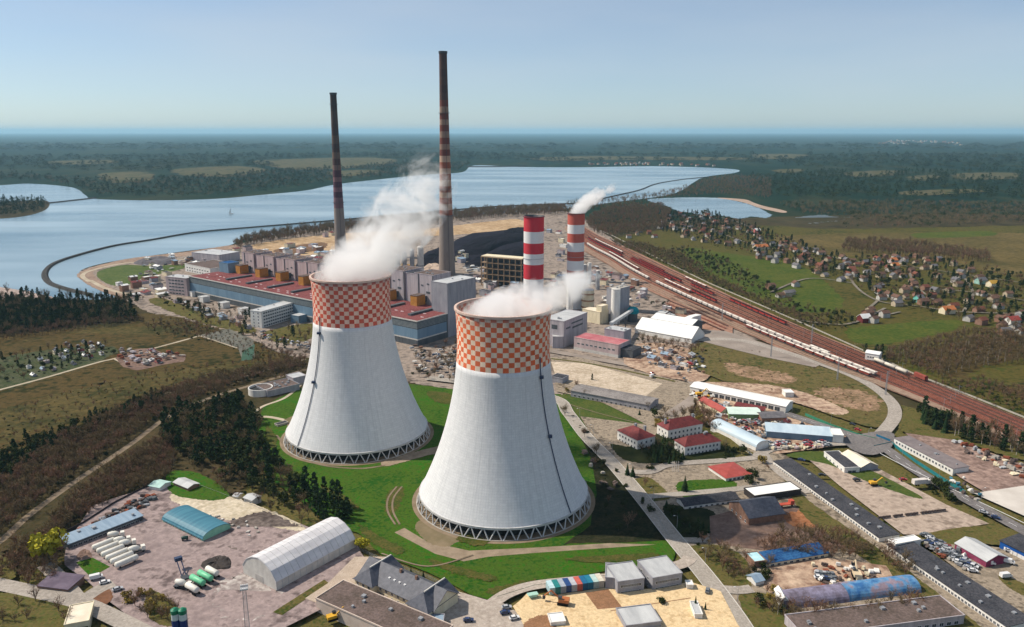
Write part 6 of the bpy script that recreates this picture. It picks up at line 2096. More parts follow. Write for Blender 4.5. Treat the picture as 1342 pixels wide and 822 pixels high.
piles([(1240, 628), (1290, 652), (1280, 660), (1250, 645)], 16, 45, "small pile beside the highway below the teal fence", "piles by the highway", [teal_roof, concrete, white_wall, brown_roof], .8, 2.0, 2.5)
piles([(760, 590), (790, 612), (812, 640), (800, 648), (776, 625)], 7, 46, "flat slab lying on the dark ground right of the near tower", "slabs right of the near tower", [concrete, brown_roof], 1.2, 3.0, 6)
piles([(1060, 745), (1110, 745), (1150, 752), (1140, 772), (1080, 780)], 40, 47, "small pile on the earth yard above the vaulted sheds", "earth yard piles", [cream_wall, rust, white_wall, brown_roof], .8, 2.2, 3)
piles([(180, 350), (300, 328), (310, 334), (240, 352), (180, 366)], 50, 48, "small plant item on the ground by the lake end of the plant", "plant items at the lake end", PM, 1.5, 5, 8)

place_piles()

# ------------------------------------------------------------------ villages
def house(x, y, a, L, D, h, rise, wm, rm, label, group, cat="house"):
    t = thing("village_house", label, cat, (x, y, 0.2), a, group)
    w = MB().extrude_x([(-D / 2, 0), (D / 2, 0), (D / 2, h), (0, h + rise), (-D / 2, h)], -L / 2, L / 2)
    w.build("wall", wm, t)
    r = MB()
    o = .5
    s = rise / (D / 2)
    r.extrude_x([(-D / 2 - o, h - o * s), (0, h + rise), (D / 2 + o, h - o * s), (D / 2 + o, h - o * s + .3), (0, h + rise + .3), (-D / 2 - o, h - o * s + .3)], -L / 2 - o, L / 2 + o)
    r.build("roof", rm, t)
    return t


HW = [("white walled", mat("old_white_wall", [(0.36, 0.35, 0.32), (0.52, 0.50, 0.47)], 0.3)), ("cream walled", mat("old_cream_wall", [(0.34, 0.28, 0.20), (0.48, 0.41, 0.30)], 0.3)), ("brown walled", brick_wall)]
muted_red = mat("muted_red_tile", [(0.13, 0.05, 0.035), (0.21, 0.085, 0.06)], 0.4, 0.85)
HR = [("dark grey roof", house_grey_roof), ("brown roof", house_brown_roof), ("brown roof", house_brown_roof), ("dull red roof", muted_red)]


def village(px, n, seed, where, mind, big=1.0):
    rr = random.Random(seed)
    for x, y in scatter(px, n, seed, mind):
        wn_, wm = rr.choice(HW)
        rn, rm = rr.choice(HR)
        house(x, y, rr.choice((.2, .2 + math.pi / 2, .5)) + rr.uniform(-.2, .2), rr.uniform(7.5, 11.5) * big, rr.uniform(6.5, 8.5) * big, rr.uniform(3, 5.5) * big, rr.uniform(2.0, 3.0) * big, wm, rm,
              f"{wn_} house with {rn} {where}", f"{wn_} houses with {rn} {where}")


village([(865, 282), (925, 280), (990, 300), (1010, 318), (1005, 335), (960, 325), (900, 315), (862, 300)], 62, 1, "in the lakeside village behind the sidings", 22)
village([(985, 322), (1030, 320), (1075, 330), (1110, 340), (1115, 372), (1075, 366), (1030, 350), (990, 338)], 42, 2, "in the village between meadow and tan field", 17)
village([(1105, 342), (1190, 336), (1250, 345), (1290, 355), (1300, 385), (1342, 392), (1342, 430), (1270, 425), (1240, 405), (1180, 400), (1150, 410), (1135, 392), (1110, 372)], 74, 3, "in the scattered village on the right", 15)
village([(1000, 380), (1030, 372), (1052, 378), (1046, 392), (1010, 392)], 5, 4, "in the small farm group on the green meadow", 10)
village([(1118, 420), (1140, 410), (1160, 415), (1150, 425), (1125, 428)], 4, 5, "at the green field's edge above the sidings", 9)
village([(1300, 420), (1342, 416), (1342, 445), (1310, 440)], 8, 6, "at the right edge of the picture", 10)
village([(770, 215.5), (830, 214), (930, 216), (940, 219), (860, 217), (770, 217)], 46, 7, "on the far shore of the lake", 35, 1.5)
village([(1150, 186), (1180, 184), (1262, 187), (1260, 191), (1200, 190), (1150, 190)], 60, 8, "in the distant town near the horizon", 60, 3.2)
village([(800, 305), (860, 300), (862, 312), (820, 314)], 5, 9, "among the trees beyond the first sidings", 18)
for (u, v, L, wm, rm, lb) in (((1241), 411, 15, cream_wall, orange_roof, "large house with bright orange roof in the scattered village"), (1170, 345, 10, pink_wall, orange_roof, "orange roofed house farthest back in the scattered village"),
                              (1172, 352, 11, cream_wall, orange_roof, "orange roofed house just in front of the farthest orange one"), (1300, 376, 12, cream_wall, mat("yellow_tile", [(0.50, 0.30, 0.06)], .4), "house with a golden yellow roof in the scattered village"),
                              (1204, 396, 9, mat("turquoise_wall", [(0.16, 0.46, 0.40)], .4), house_grey_roof, "turquoise walled house in the scattered village"), (1326, 425, 13, white_wall, bright_red_roof, "house with salmon red roof at the picture's right edge"),
                              (997, 327, 24, cream_wall, orange_roof, "long orange roofed farmhouse at the end of the lakeside village"), (992, 305, 10, mat("pink_red_wall", [(0.5, 0.16, 0.16)], .4), white_roof, "red walled house in the lakeside village"),
                              (1285, 372, 13, mat("mint_wall_house", [(0.30, 0.50, 0.44)], .4), house_grey_roof, "pale mint walled house left of the golden yellow roof"),
                              (1132, 422, 11, red_roof, white_roof, "small red and white house nearest the sidings on the green field")):
    x, y = G(u, v)
    house(x, y, .3, L, 9, 5, 3.4, wm, rm, lb, None)

#PART5
# ------------------------------------------------------------------ trees
leaf_dark = mat("pine_needles", [(0.010, 0.022, 0.010), (0.022, 0.042, 0.016), (0.035, 0.055, 0.02)], 0.35, 0.9)
leaf_willow = mat("willow_leaves", [(0.26, 0.24, 0.02), (0.42, 0.38, 0.04)], 0.4, 0.85)
leaf_bush = mat("bush_leaves", [(0.022, 0.035, 0.012), (0.05, 0.06, 0.02)], 0.5, 0.9)
leaf_bud = mat("budding_leaves", [(0.16, 0.12, 0.03), (0.30, 0.22, 0.05)], 0.5, 0.9)
twig = mat("bare_twigs", [(0.10, 0.072, 0.038), (0.20, 0.145, 0.082)], 0.25, 0.95)
twig_red = mat("reddish_twigs", [(0.13, 0.075, 0.048), (0.24, 0.14, 0.095)], 0.25, 0.95)
bark = mat("bark", [(0.07, 0.055, 0.04), (0.14, 0.11, 0.085)], 1.0, 0.95)
birch = mat("birch_bark", [(0.34, 0.30, 0.27), (0.50, 0.46, 0.42)], 1.0, 0.9)


def cards(mb, pts, size, rr, flat=.4):
    for (x, y, z) in pts:
        n = Vector((rr.gauss(0, 1), rr.gauss(0, 1), rr.gauss(0, 1) + flat)).normalized()
        a = n.orthogonal().normalized()
        b = n.cross(a)
        s = size * rr.uniform(.6, 1.3)
        an = rr.uniform(0, 6.28)
        u_ = (a * math.cos(an) + b * math.sin(an)) * s
        v_ = (b * math.cos(an) - a * math.sin(an)) * s * rr.uniform(.5, 1)
        c = Vector((x, y, z))
        mb.add([tuple(c - u_), tuple(c - v_), tuple(c + u_ * rr.uniform(.6, 1)), tuple(c + v_)], [(0, 1, 2, 3)])


def bare_crown(rr, h, w, n=150, hang=0.0):
    """limbs and slender twigs of a leafless tree"""
    mb = MB()
    limbs = []
    for k in range(7):
        a = rr.uniform(0, 6.28)
        z0 = h * rr.uniform(.22, .5)
        e = Vector((math.cos(a) * w * rr.uniform(.25, .45), math.sin(a) * w * rr.uniform(.25, .45), h * rr.uniform(.65, .92)))
        b = Vector((0, 0, z0))
        mb.tube(b, e, h * .012, h * .003, n=3)
        limbs.append((b, e))
    limbs.append((Vector((0, 0, h * .3)), Vector((0, 0, h))))
    for k in range(n):
        b, e = rr.choice(limbs)
        t_ = rr.uniform(.25, 1)
        p = b.lerp(e, t_)
        d = Vector((rr.gauss(0, .7), rr.gauss(0, .7), rr.uniform(.15, 1.1) - hang)).normalized()
        L = h * rr.uniform(.08, .2)
        q = p + d * L
        s = d.orthogonal().normalized()
        s = s * math.cos(rr.uniform(0, 3)) + d.cross(s) * math.sin(rr.uniform(0, 3))
        s = s * h * .0085
        mb.add([tuple(p - s), tuple(p + s), tuple(q)], [(0, 1, 2)])
        for j in range(2):
            m_ = p.lerp(q, rr.uniform(.3, .8))
            d2 = (d + Vector((rr.gauss(0, .6), rr.gauss(0, .6), rr.gauss(0, .5)))).normalized()
            mb.add([tuple(m_ - s * .7), tuple(m_ + s * .7), tuple(m_ + d2 * L * .6)], [(0, 1, 2)])
    return mb


def trunk_mb(h, r, lean=0.0):
    return MB().tube((0, 0, -.2), (lean, 0, h * .5), r, r * .65, n=6).tube((lean, 0, h * .5), (lean * 1.3, 0, h * .92), r * .65, r * .12, n=5)


def pine_crown(rr, h, w, n=340):
    mb = MB()
    pts = []
    for k in range(n):
        t_ = rr.random() ** .8
        z = h * (.08 + .92 * t_)
        rad = w / 2 * (1.0 - t_) ** .42 * min(1, .45 + t_ * 2) * (0.8 + .3 * math.sin(z * 2.1 + rr.random()))
        a = rr.uniform(0, 6.28)
        q = rad * math.sqrt(rr.uniform(.25, 1))
        pts.append((q * math.cos(a), q * math.sin(a), z))
    cards(mb, pts, w * .10, rr, .9)
    return mb


def spruce_crown(rr, h, w):
    mb = MB()
    for k in range(13):
        z = h * (.10 + .88 * k / 13)
        rad = w / 2 * (1 - k / 13.5)
        for j in range(11):
            a = j * .571 + k * 1.3 + rr.uniform(-.2, .2)
            L = rad * rr.uniform(.8, 1.15)
            c, s = math.cos(a), math.sin(a)
            ww = L * .28 + .15
            mb.add([(0, 0, z + .5), (c * L * .6 - s * ww, s * L * .6 + c * ww, z - L * .1), (c * L, s * L, z - L * .32), (c * L * .6 + s * ww, s * L * .6 - c * ww, z - L * .1)], [(0, 1, 2, 3)])
    return mb


def round_crown(rr, h, w, n=330, size=.07, low=.2):
    mb = MB()
    cl = []
    for k in range(11):
        a = rr.uniform(0, 6.28)
        q = w / 2 * .62 * math.sqrt(rr.random())
        cl.append((q * math.cos(a), q * math.sin(a), h * rr.uniform(low + .22, .80), w * rr.uniform(.15, .25)))
    pts = []
    for k in range(n):
        x, y, z, r_ = rr.choice(cl)
        v = Vector((rr.gauss(0, 1), rr.gauss(0, 1), rr.gauss(0, 1))).normalized() * r_ * rr.uniform(.6, 1.05)
        pts.append((x + v.x, y + v.y, max(h * low * .5, z + v.z * .9)))
    cards(mb, pts, w * size, rr, .5)
    return mb


def shape_set(kind, seeds, h, w):
    out = []
    for s in seeds:
        rr = random.Random(s)
        if kind == 'bare':
            out.append((trunk_mb(h, h * .017), bare_crown(rr, h, w)))
        elif kind == 'birch':
            out.append((trunk_mb(h, h * .015), bare_crown(rr, h, w, 110, .15)))
        elif kind == 'pine':
            out.append((trunk_mb(h, h * .016), pine_crown(rr, h, w)))
        elif kind == 'spruce':
            out.append((trunk_mb(h, h * .015), spruce_crown(rr, h, w)))
        else:
            out.append((trunk_mb(h * .8, h * .03), round_crown(rr, h, w, 800 if w > 11 else 330)))
    return out


KIND = {
    'bare': ("bare_tree", 'bare', 11, 8.5, bark, twig), 'red': ("bare_tree", 'bare', 10, 8, bark, twig_red), 'birch': ("birch_tree", 'birch', 13, 6, birch, twig),
    'pine': ("pine_tree", 'pine', 13, 6.5, bark, leaf_dark), 'spruce': ("spruce_tree", 'spruce', 11, 5.5, bark, leaf_dark),
    'bush': ("bush", 'round', 3.2, 4.4, bark, leaf_bush), 'bud': ("budding_tree", 'round', 8, 7.5, bark, leaf_bud), 'broad': ("broadleaf_tree", 'round', 10, 9, bark, leaf_bush),
    'willow': ("willow_tree", 'round', 11, 11.5, bark, leaf_willow), 'cypress': ("cypress_tree", 'spruce', 8, 2.6, bark, leaf_dark)}
SHAPES = {k: shape_set(v[1], range(40 + i * 10, 44 + i * 10), v[2], v[3]) for i, (k, v) in enumerate(KIND.items())}
PROTO = {}


def tree(kind, x, y, label, cat=None, group=None, s=1.0, rr=random):
    nm, _, h, w, mt, mc = KIND[kind]
    var = rr.randrange(4)
    k = (kind, var)
    cat = cat or ("bush" if kind == 'bush' else "tree")
    sc = (s * rr.uniform(.85, 1.15), s * rr.uniform(.85, 1.15), s * rr.uniform(.8, 1.2))
    if k not in PROTO:
        tr, cr = SHAPES[kind][var]
        t = thing(nm, label, cat, (x, y, 0), rr.uniform(0, 6.28), group)
        PROTO[k] = kids(t, [tr.build("trunk", mt, t), cr.build("crown", mc, t)])
        t.scale = sc
        return t
    r = dup(PROTO[k], (x, y, 0), rr.uniform(0, 6.28), sc, label=label)
    if "group" in r:
        del r["group"]
    if group:
        r["group"] = group
    return r


GROVE = []
NAMES = {'bare': "bare brown tree", 'red': "bare reddish tree", 'birch': "bare pale trunked birch", 'pine': "dark green pine", 'spruce': "dark spruce", 'bush': "low dark bush", 'bud': "budding yellowish tree", 'broad': "dense dark green tree", 'willow': "willow", 'cypress': "cypress"}


def grove(px, n, kinds, label, group, seed, s=1.0, mind=3.0, avoid=()):
    """trees standing on their own; label may hold {} for the kind's plain name"""
    rr = random.Random(seed)
    for x, y in scatter(px, n, seed, mind, avoid):
        k = rr.choice(kinds)
        sc = s * rr.uniform(.75, 1.2)
        GROVE.append((KIND[k][2] * sc / y, k, x, y, label.format(NAMES[k]), group.format(NAMES[k]), sc, rr.randrange(10 ** 6)))


def place_groves():
    """the 290 trees of each kind that show largest stand alone, the rest of that kind become one mass"""
    GROVE.sort(key=lambda g_: -g_[0])
    n = {}
    rest = {}
    for _, k, x, y, lb, gr, sc, sd in GROVE:
        nm = KIND[k][0]
        n[nm] = n.get(nm, 0) + 1
        if n[nm] <= 280:
            tree(k, x, y, lb, group=gr, s=sc, rr=random.Random(sd))
        else:
            rest.setdefault(nm, []).append((k, x, y))
    for nm, L in rest.items():
        wood("scattered_trees", None, 0, sorted({k for k, _, _ in L}), "scattered small %ss in the distance around the plant and villages" % nm.replace("_", " "), 77, .75, pts=[(x, y) for _, x, y in L])


def wood(name, px, n, kinds, label, seed, s=1.0, mind=2.0, avoid=(), cat="wood", far=False, pts=None, clump=1.0):
    """a wood nobody could count: many trees joined into one mass"""
    rr = np.random.default_rng(seed)
    P_ = np.array(pts if pts is not None else scatter(px, n, seed, mind, avoid))
    if len(P_) == 0:
        return
    V, F, M = [], [], []
    mats = []
    base = []
    for k in kinds:
        nm, _, h, w, mt, mc = KIND[k]
        for tr, cr in (SHAPES[k][:2]):
            j = MB()
            if not far:
                j.cur = 0
                j.add(tr.v, tr.f)
            j.cur = 1
            if far:
                q = random.Random(seed)
                j.add(cr.v, cr.f[::2] if far == 1 else cr.f[::4])
            else:
                j.add(cr.v, cr.f)
            for m_ in (mt, mc):
                if m_ not in mats:
                    mats.append(m_)
            v = np.array(j.v, dtype=np.float32)
            loops, starts, tot = [], [], []
            mi = []
            for f, m in zip(j.f, j.m):
                starts.append(len(loops))
                loops.extend(f)
                tot.append(len(f))
                mi.append(mats.index(mt if m == 0 else mc))
            base.append((v, np.array(loops), np.array(starts), np.array(tot), np.array(mi)))
    VV, LL, SS, TT, MM = [], [], [], [], []
    vo = lo = 0
    for i, (x, y) in enumerate(P_):
        v, l, st, tt, mi = base[rr.integers(len(base))]
        a = rr.uniform(0, 6.28)
        sc = s * rr.uniform(.7, 1.25)
        c_, s_ = math.cos(a), math.sin(a)
        sxy = sc * clump
        w = np.empty_like(v)
        w[:, 0] = (v[:, 0] * c_ - v[:, 1] * s_) * sxy + x
        w[:, 1] = (v[:, 0] * s_ + v[:, 1] * c_) * sxy + y
        w[:, 2] = v[:, 2] * sc * rr.uniform(.8, 1.15)
        VV.append(w)
        LL.append(l + vo)
        SS.append(st + lo)
        TT.append(tt)
        MM.append(mi)
        vo += len(v)
        lo += len(l)
    VV, LL, SS, TT, MM = map(np.concatenate, (VV, LL, SS, TT, MM))
    me = bpy.data.meshes.new(name)
    me.vertices.add(len(VV))
    me.vertices.foreach_set("co", VV.ravel())
    me.loops.add(len(LL))
    me.loops.foreach_set("vertex_index", LL.astype(np.int32))
    me.polygons.add(len(SS))
    me.polygons.foreach_set("loop_start", SS.astype(np.int32))
    me.polygons.foreach_set("loop_total", TT.astype(np.int32))
    me.polygons.foreach_set("material_index", MM.astype(np.int32))
    for m in mats:
        me.materials.append(m)
    me.update(calc_edges=True)
    o = bpy.data.objects.new(name, me)
    COL.objects.link(o)
    return tag(o, label, cat, kind='stuff')


# conifer stand left of the farther tower: individuals
STAND = [(208, 560), (250, 540), (300, 528), (335, 545), (345, 590), (395, 640), (420, 665), (380, 668), (320, 640), (260, 615), (222, 590)]
grove(STAND, 210, ['pine', 'broad', 'pine', 'broad', 'bare'], "{} in the dense stand left of the farther cooling tower", "{} trees of the dense stand", 1, 1.0, 3.6)
grove([(400, 645), (440, 660), (462, 676), (450, 690), (410, 680)], 14, ['pine', 'pine'], "{} at the thin right end of the stand above the white hall", "{} trees at the stand's thin end", 2, .95, 5)
grove([(230, 600), (300, 635), (390, 672), (430, 690), (420, 700), (330, 668), (255, 630)], 30, ['red', 'bare', 'bush'], "{} in the undergrowth along the wire fence", "{} along the wire fence", 3, .55, 4)
# scrub wood between the track and the works yard
SCRUB = [(60, 700), (100, 655), (160, 610), (215, 575), (230, 605), (225, 630), (205, 638), (150, 660), (95, 692), (70, 712)]
grove(SCRUB, 210, ['bare', 'red', 'bare'], "{} in the scrub wood above the works yard", "{} trees of the scrub wood", 4, .72, 3.2)
wood("scrub_wood", [(0, 745), (60, 700), (100, 655), (160, 610), (215, 575), (232, 605), (215, 632), (150, 655), (80, 700), (40, 735), (0, 765)], 900, ['bare', 'red', 'bush'], "brown leafless scrub wood between the dirt track and the works yard", 5, .55, 2.2)
wood("scrub_wood", [(-60, 690), (0, 640), (60, 592), (130, 555), (200, 525), (270, 500), (340, 488), (400, 474), (400, 484), (330, 500), (270, 520), (215, 545), (165, 580), (95, 628), (38, 672), (0, 705), (-60, 745)], 2100, ['bare', 'bare', 'bare', 'red', 'red', 'bush'],
     "dark brown wood on the slope above the dirt track", 6, .75, 2.6)
wood("hedge_wood", [(-60, 640), (0, 600), (70, 570), (130, 548), (215, 515), (215, 530), (130, 565), (60, 600), (0, 640), (-60, 690)], 500, ['pine', 'broad', 'bush'], "dark evergreen strip along the upper edge of the slope wood", 7, .62, 3)
# band of dark wood at the far left below the lake
wood("dark_wood", [(-100, 402), (0, 398), (60, 398), (120, 403), (172, 408), (178, 422), (120, 424), (60, 432), (0, 442), (-100, 452)], 1500, ['pine', 'pine', 'broad', 'bare'], "dark evergreen wood between the lake and the left fields", 8, 1.0, 5)
wood("bare_wood", [(-60, 438), (0, 434), (60, 428), (120, 422), (180, 416), (182, 424), (120, 432), (40, 444), (-60, 458)], 420, ['bare', 'red'], "brown leafless edge of the dark wood by the left fields", 9, .8, 5)
grove([(-20, 385), (45, 386), (90, 392), (150, 394), (172, 398), (165, 402), (60, 398), (-20, 396)], 46, ['bare', 'birch', 'pine'], "{} on the near shore at the far left", "{} on the near shore", 10, 1.0, 9)
grove([(112, 388), (130, 393), (172, 390), (190, 394), (170, 402), (125, 400)], 36, ['broad', 'pine', 'bare'], "{} at the foot of the curved bank", "{} at the bank", 11, .8, 7)
# allotments and field edges
grove([(-20, 500), (0, 470), (75, 458), (140, 455), (150, 465), (90, 482), (20, 502)], 110, ['bush', 'bush', 'pine', 'bare', 'broad'], "{} in the allotment gardens", "{} of the allotment gardens", 12, .6, 7)
grove([(185, 424), (240, 425), (285, 440), (275, 450), (200, 440)], 50, ['bare', 'red', 'bush'], "{} on the rough field above the material yard", "{} of the rough field", 13, .55, 6)
grove([(330, 470), (400, 465), (410, 500), (330, 506)], 45, ['bare', 'red'], "{} along the track left of the farther tower", "{} by the track", 14, .6, 5)
grove([(262, 398), (345, 420), (420, 440), (415, 465), (350, 455), (280, 430), (240, 410)], 90, ['bare', 'bare', 'birch', 'bush', 'pine'], "{} along the street before the white office block", "{} along the office street", 15, .8, 7, avoid=[[(328, 437), (345, 441), (400, 428), (400, 405), (328, 415)]])
grove([(205, 386), (225, 392), (262, 402), (250, 410), (215, 400)], 22, ['broad', 'bush', 'bare'], "{} before the pinkish ribbon window block", "{} before the ribbon window block", 16, .8, 7)
grove([(545, 462), (600, 448), (604, 500), (560, 505), (540, 492)], 40, ['bare', 'red', 'bush'], "{} on the ground between the two towers", "{} between the towers", 17, .8, 7)
# row of trees along the lake behind the plant
wood("shore_wood", [(306, 322), (340, 312), (440, 298), (560, 286), (640, 277), (740, 273), (745, 281), (640, 287), (540, 296), (430, 307), (345, 320), (312, 328)], 1500, ['bare', 'bare', 'birch', 'red'], "belt of tall bare trees on the shore behind the plant", 18, 1.35, 4)
wood("shore_wood", [(740, 270), (800, 264), (860, 256), (905, 246), (925, 236), (960, 232), (1010, 235), (1010, 262), (940, 256), (870, 262), (800, 275), (745, 284)], 1100, ['bare', 'red', 'bare'], "brown bare wood between the big lake and the small lake", 19, 1.4, 9, far=1)
# woods beyond the sidings
wood("brown_wood", [(765, 290), (800, 274), (865, 270), (880, 280), (870, 300), (840, 308), (800, 312), (776, 305)], 850, ['bare', 'red', 'bare'], "brown bare wood between the right stack and the lakeside village", 20, 1.25, 7)
wood("brown_wood", [(800, 316), (850, 322), (900, 340), (945, 368), (1000, 395), (1060, 416), (1085, 432), (1060, 430), (990, 398), (900, 358), (850, 338), (805, 322)], 1100, ['bare', 'bush', 'red', 'bush', 'bare'], "dark thicket strip along the far side of the railway", 21, .7, 4)
wood("brown_wood", [(880, 325), (920, 330), (960, 345), (1000, 372), (1060, 405), (1100, 412), (1125, 420), (1100, 436), (1060, 418), (990, 385), (930, 355), (880, 335)], 380, ['bush', 'bare', 'bush', 'broad'], "dark bushes between meadow and railway thicket", 22, .75, 6)
wood("brown_wood", [(1150, 470), (1200, 455), (1260, 440), (1342, 432), (1430, 440), (1430, 500), (1342, 478), (1280, 482), (1230, 496), (1180, 480)], 700, ['bare', 'red', 'bare', 'birch'], "brown leafless thicket right of the railway", 23, .8, 4.5)
wood("brown_wood", [(1220, 500), (1280, 500), (1342, 512), (1420, 530), (1420, 570), (1342, 540), (1260, 510)], 300, ['bare', 'red', 'bush'], "brown bushes below the thicket beside the railway parapet", 24, .6, 4)
wood("brown_wood", [(1110, 318), (1190, 322), (1240, 328), (1290, 335), (1300, 345), (1230, 340), (1150, 334), (1100, 330)], 380, ['bare', 'red'], "row of bare trees behind the scattered village", 25, 1.25, 7)
wood("village_greenery", [(865, 280), (925, 278), (1010, 305), (1110, 340), (1190, 336), (1342, 360), (1342, 430), (1270, 425), (1180, 405), (1110, 372), (1000, 340), (862, 302)], 1400, ['bare', 'bush', 'broad', 'pine', 'red'], "garden trees scattered through the villages on the right", 26, .8, 6)
grove([(1130, 455), (1175, 470), (1180, 478), (1150, 478), (1128, 466)], 14, ['pine', 'bare'], "{} around the white railway building", "{} by the railway building", 27, .8, 5)
grove([(1208, 545), (1222, 548), (1245, 560), (1240, 570), (1210, 560)], 26, ['pine', 'broad', 'spruce'], "{} in the clump right of the curved road", "{} of the right clump", 28, .95, 3.4)
grove([(1240, 558), (1290, 572), (1342, 590), (1342, 602), (1280, 585), (1240, 570)], 60, ['birch', 'birch', 'red', 'pine'], "{} in the row between the sidings and the rosy yard", "{} above the rosy yard", 29, 1.0, 3.6)
# around the three houses and the near tower
grove([(838, 596), (862, 580), (892, 584), (890, 600), (850, 612)], 20, ['broad', 'spruce', 'bush', 'bare'], "{} between the leftmost and the largest red roofed house", "{} between the red roofed houses", 53, .7, 3)
grove([(945, 588), (975, 596), (970, 604), (948, 602)], 7, ['broad', 'bush', 'bare'], "{} at the right corner of the largest red roofed house", "{} at the red roofed house's corner", 54, .7, 3)
grove([(975, 622), (1000, 630), (998, 640), (975, 642)], 7, ['broad', 'bush'], "{} beside the red pavilion", "{} by the red pavilion", 55, .6, 3)
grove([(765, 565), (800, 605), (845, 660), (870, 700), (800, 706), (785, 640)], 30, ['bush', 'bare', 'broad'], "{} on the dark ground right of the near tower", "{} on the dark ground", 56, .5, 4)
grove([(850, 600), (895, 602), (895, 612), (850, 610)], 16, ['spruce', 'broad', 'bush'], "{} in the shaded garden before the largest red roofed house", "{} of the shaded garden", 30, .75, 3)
grove([(944, 596), (965, 590), (968, 600), (950, 606)], 5, ['bush', 'broad'], "{} right of the largest red roofed house", "{} right of the red roofed house", 31, .8, 3)
grove([(856, 560), (870, 545), (905, 548), (930, 560), (915, 566), (870, 568)], 34, ['bud', 'red', 'bare', 'bush'], "{} behind the red roofed houses", "{} behind the red roofed houses", 32, .8, 4)
for (u, v, k, s, lb) in ((897, 647, 'spruce', .95, "dark spruce standing alone on the pavement garden before the red pavilion"), (822, 626, 'spruce', .85, "left of two dark spruces at the main road junction"), (829, 628, 'spruce', .95, "right of two dark spruces at the main road junction"),
                         (852, 618, 'bush', 1.4, "round dark bush between the spruces and the flagpoles"), (845, 640, 'red', .8, "bare reddish tree on the small triangular lawn by the junction"), (999, 610, 'bud', .95, "orange yellow budding tree at the top of the upper long block"),
                         (1007, 618, 'red', .6, "bare reddish bush below the orange yellow budding tree"), (776, 500, 'pine', .5, "small dark pine on the pale parking lot"), (475, 724, 'willow', .62, "round yellow green willow between the white hall and the villa"),
                         (66, 742, 'willow', 1.5, "big yellow green willow left of the blue grey store"), (857, 549, 'broad', .8, "dark bush at the end of the grey garage row"), (866, 794, 'broad', .62, "wide dark juniper on the sand lot before the right office box"),
                         (838, 546, 'spruce', .5, "small dark spruce below the grey garage row"), (450, 682, 'pine', .9, "lone pine at the tip of the stand above the white hall")):
    x, y = G(u, v)
    tree(k, x, y, lb, s=s, rr=random.Random(int(u * 7 + v)))
for i, (u, v, s) in enumerate(((911, 801, 1.0), (916, 805, .75), (924, 804, .8))):
    x, y = G(u, v)
    tree('cypress', x, y, ["tallest of the three dark cypresses on the sand lot", "smallest middle cypress of the three on the sand lot", "rightmost of the three dark cypresses on the sand lot"][i], s=s, rr=random.Random(i))
grove([(0, 800), (60, 790), (100, 805), (110, 822), (0, 822)], 26, ['bare', 'red', 'bush'], "{} on the rough grass at the bottom left corner", "{} of the bottom left corner", 33, .7, 4)
grove([(20, 720), (60, 705), (85, 722), (70, 765), (35, 775), (10, 745)], 60, ['red', 'red', 'bare'], "{} around the big willow", "{} around the big willow", 34, .75, 3, avoid=())
grove([(165, 790), (195, 782), (232, 800), (232, 822), (190, 815)], 20, ['red', 'bare', 'bud'], "{} on the grass strip beside the cement silos", "{} beside the cement silos", 35, .7, 3)
grove([(905, 715), (935, 712), (975, 730), (985, 760), (960, 765), (925, 735)], 40, ['red', 'bush', 'bare'], "{} on the grass between main road and blue roofed shed", "{} above the blue roofed shed", 36, .6, 3.2)
grove([(985, 720), (1060, 700), (1110, 710), (1150, 728), (1120, 738), (1000, 730)], 110, ['red', 'red', 'bare'], "{} in the pinkish thicket above the blue roofed shed", "{} of the pinkish thicket", 37, .62, 2.8)
grove([(1000, 780), (1025, 775), (1045, 800), (1030, 815), (985, 800)], 16, ['broad', 'bush', 'bud', 'red'], "{} around the white porch building", "{} by the white porch building", 38, .65, 3)
grove([(1150, 722), (1175, 735), (1200, 752), (1185, 758), (1155, 742)], 24, ['bare', 'bush', 'red'], "{} at the gap between the two long blocks", "{} between the two long blocks", 39, .6, 2.8)
grove([(1010, 800), (1100, 808), (1200, 790), (1210, 800), (1100, 818), (1015, 815)], 36, ['red', 'birch'], "{} in front of the vaulted sheds", "{} before the vaulted sheds", 40, .6, 3)
grove([(1210, 628), (1225, 632), (1255, 655), (1250, 662), (1222, 648)], 26, ['bush', 'broad'], "{} in the dense hedge between gravel lot and highway", "{} of the highway hedge", 41, .7, 2.2)
grove([(1003, 742), (1012, 740), (1008, 765), (985, 765), (984, 745)], 12, ['bush', 'red', 'broad'], "{} around the slate blue roofed hut", "{} by the slate blue roofed hut", 42, .55, 2.6)
grove([(735, 540), (760, 552), (775, 580), (790, 600), (775, 600), (755, 575)], 14, ['bush', 'red'], "{} along the near tower's right side", "{} right of the near tower", 43, .6, 3)
grove([(1300, 430), (1342, 425), (1342, 438), (1310, 440)], 4, ['bud', 'bush'], "{} beside the salmon red roofed house", "{} by the salmon roof", 44, .7, 6)
grove([(500, 748), (560, 766), (610, 792), (600, 798), (550, 780), (495, 755)], 24, ['bush', 'spruce'], "{} in the dark hedge behind the slate roofed villa", "{} behind the villa", 45, .55, 2.4)
grove([(470, 772), (520, 798), (570, 822), (560, 826), (510, 804), (466, 780)], 14, ['bush', 'bud'], "{} along the villa's cream front", "{} along the villa's front", 46, .35, 2.4)
grove([(850, 660), (870, 668), (930, 700), (915, 712), (885, 700)], 26, ['broad', 'spruce', 'bush'], "{} in the dark garden beside the main road", "{} of the dark garden", 47, .6, 3, avoid=[[(840, 640), (862, 655), (900, 715), (870, 700)]])
grove([(650, 800), (668, 802), (680, 815), (720, 822), (715, 826), (665, 815)], 12, ['bush'], "{} in the hedge between paved lot and sand lot", "{} of the sand lot hedge", 48, .55, 2)
grove([(830, 442), (905, 456), (925, 462), (920, 468), (850, 458)], 46, ['bare', 'red', 'bush'], "{} below the big white warehouse", "{} below the warehouse", 49, .75, 4.5)
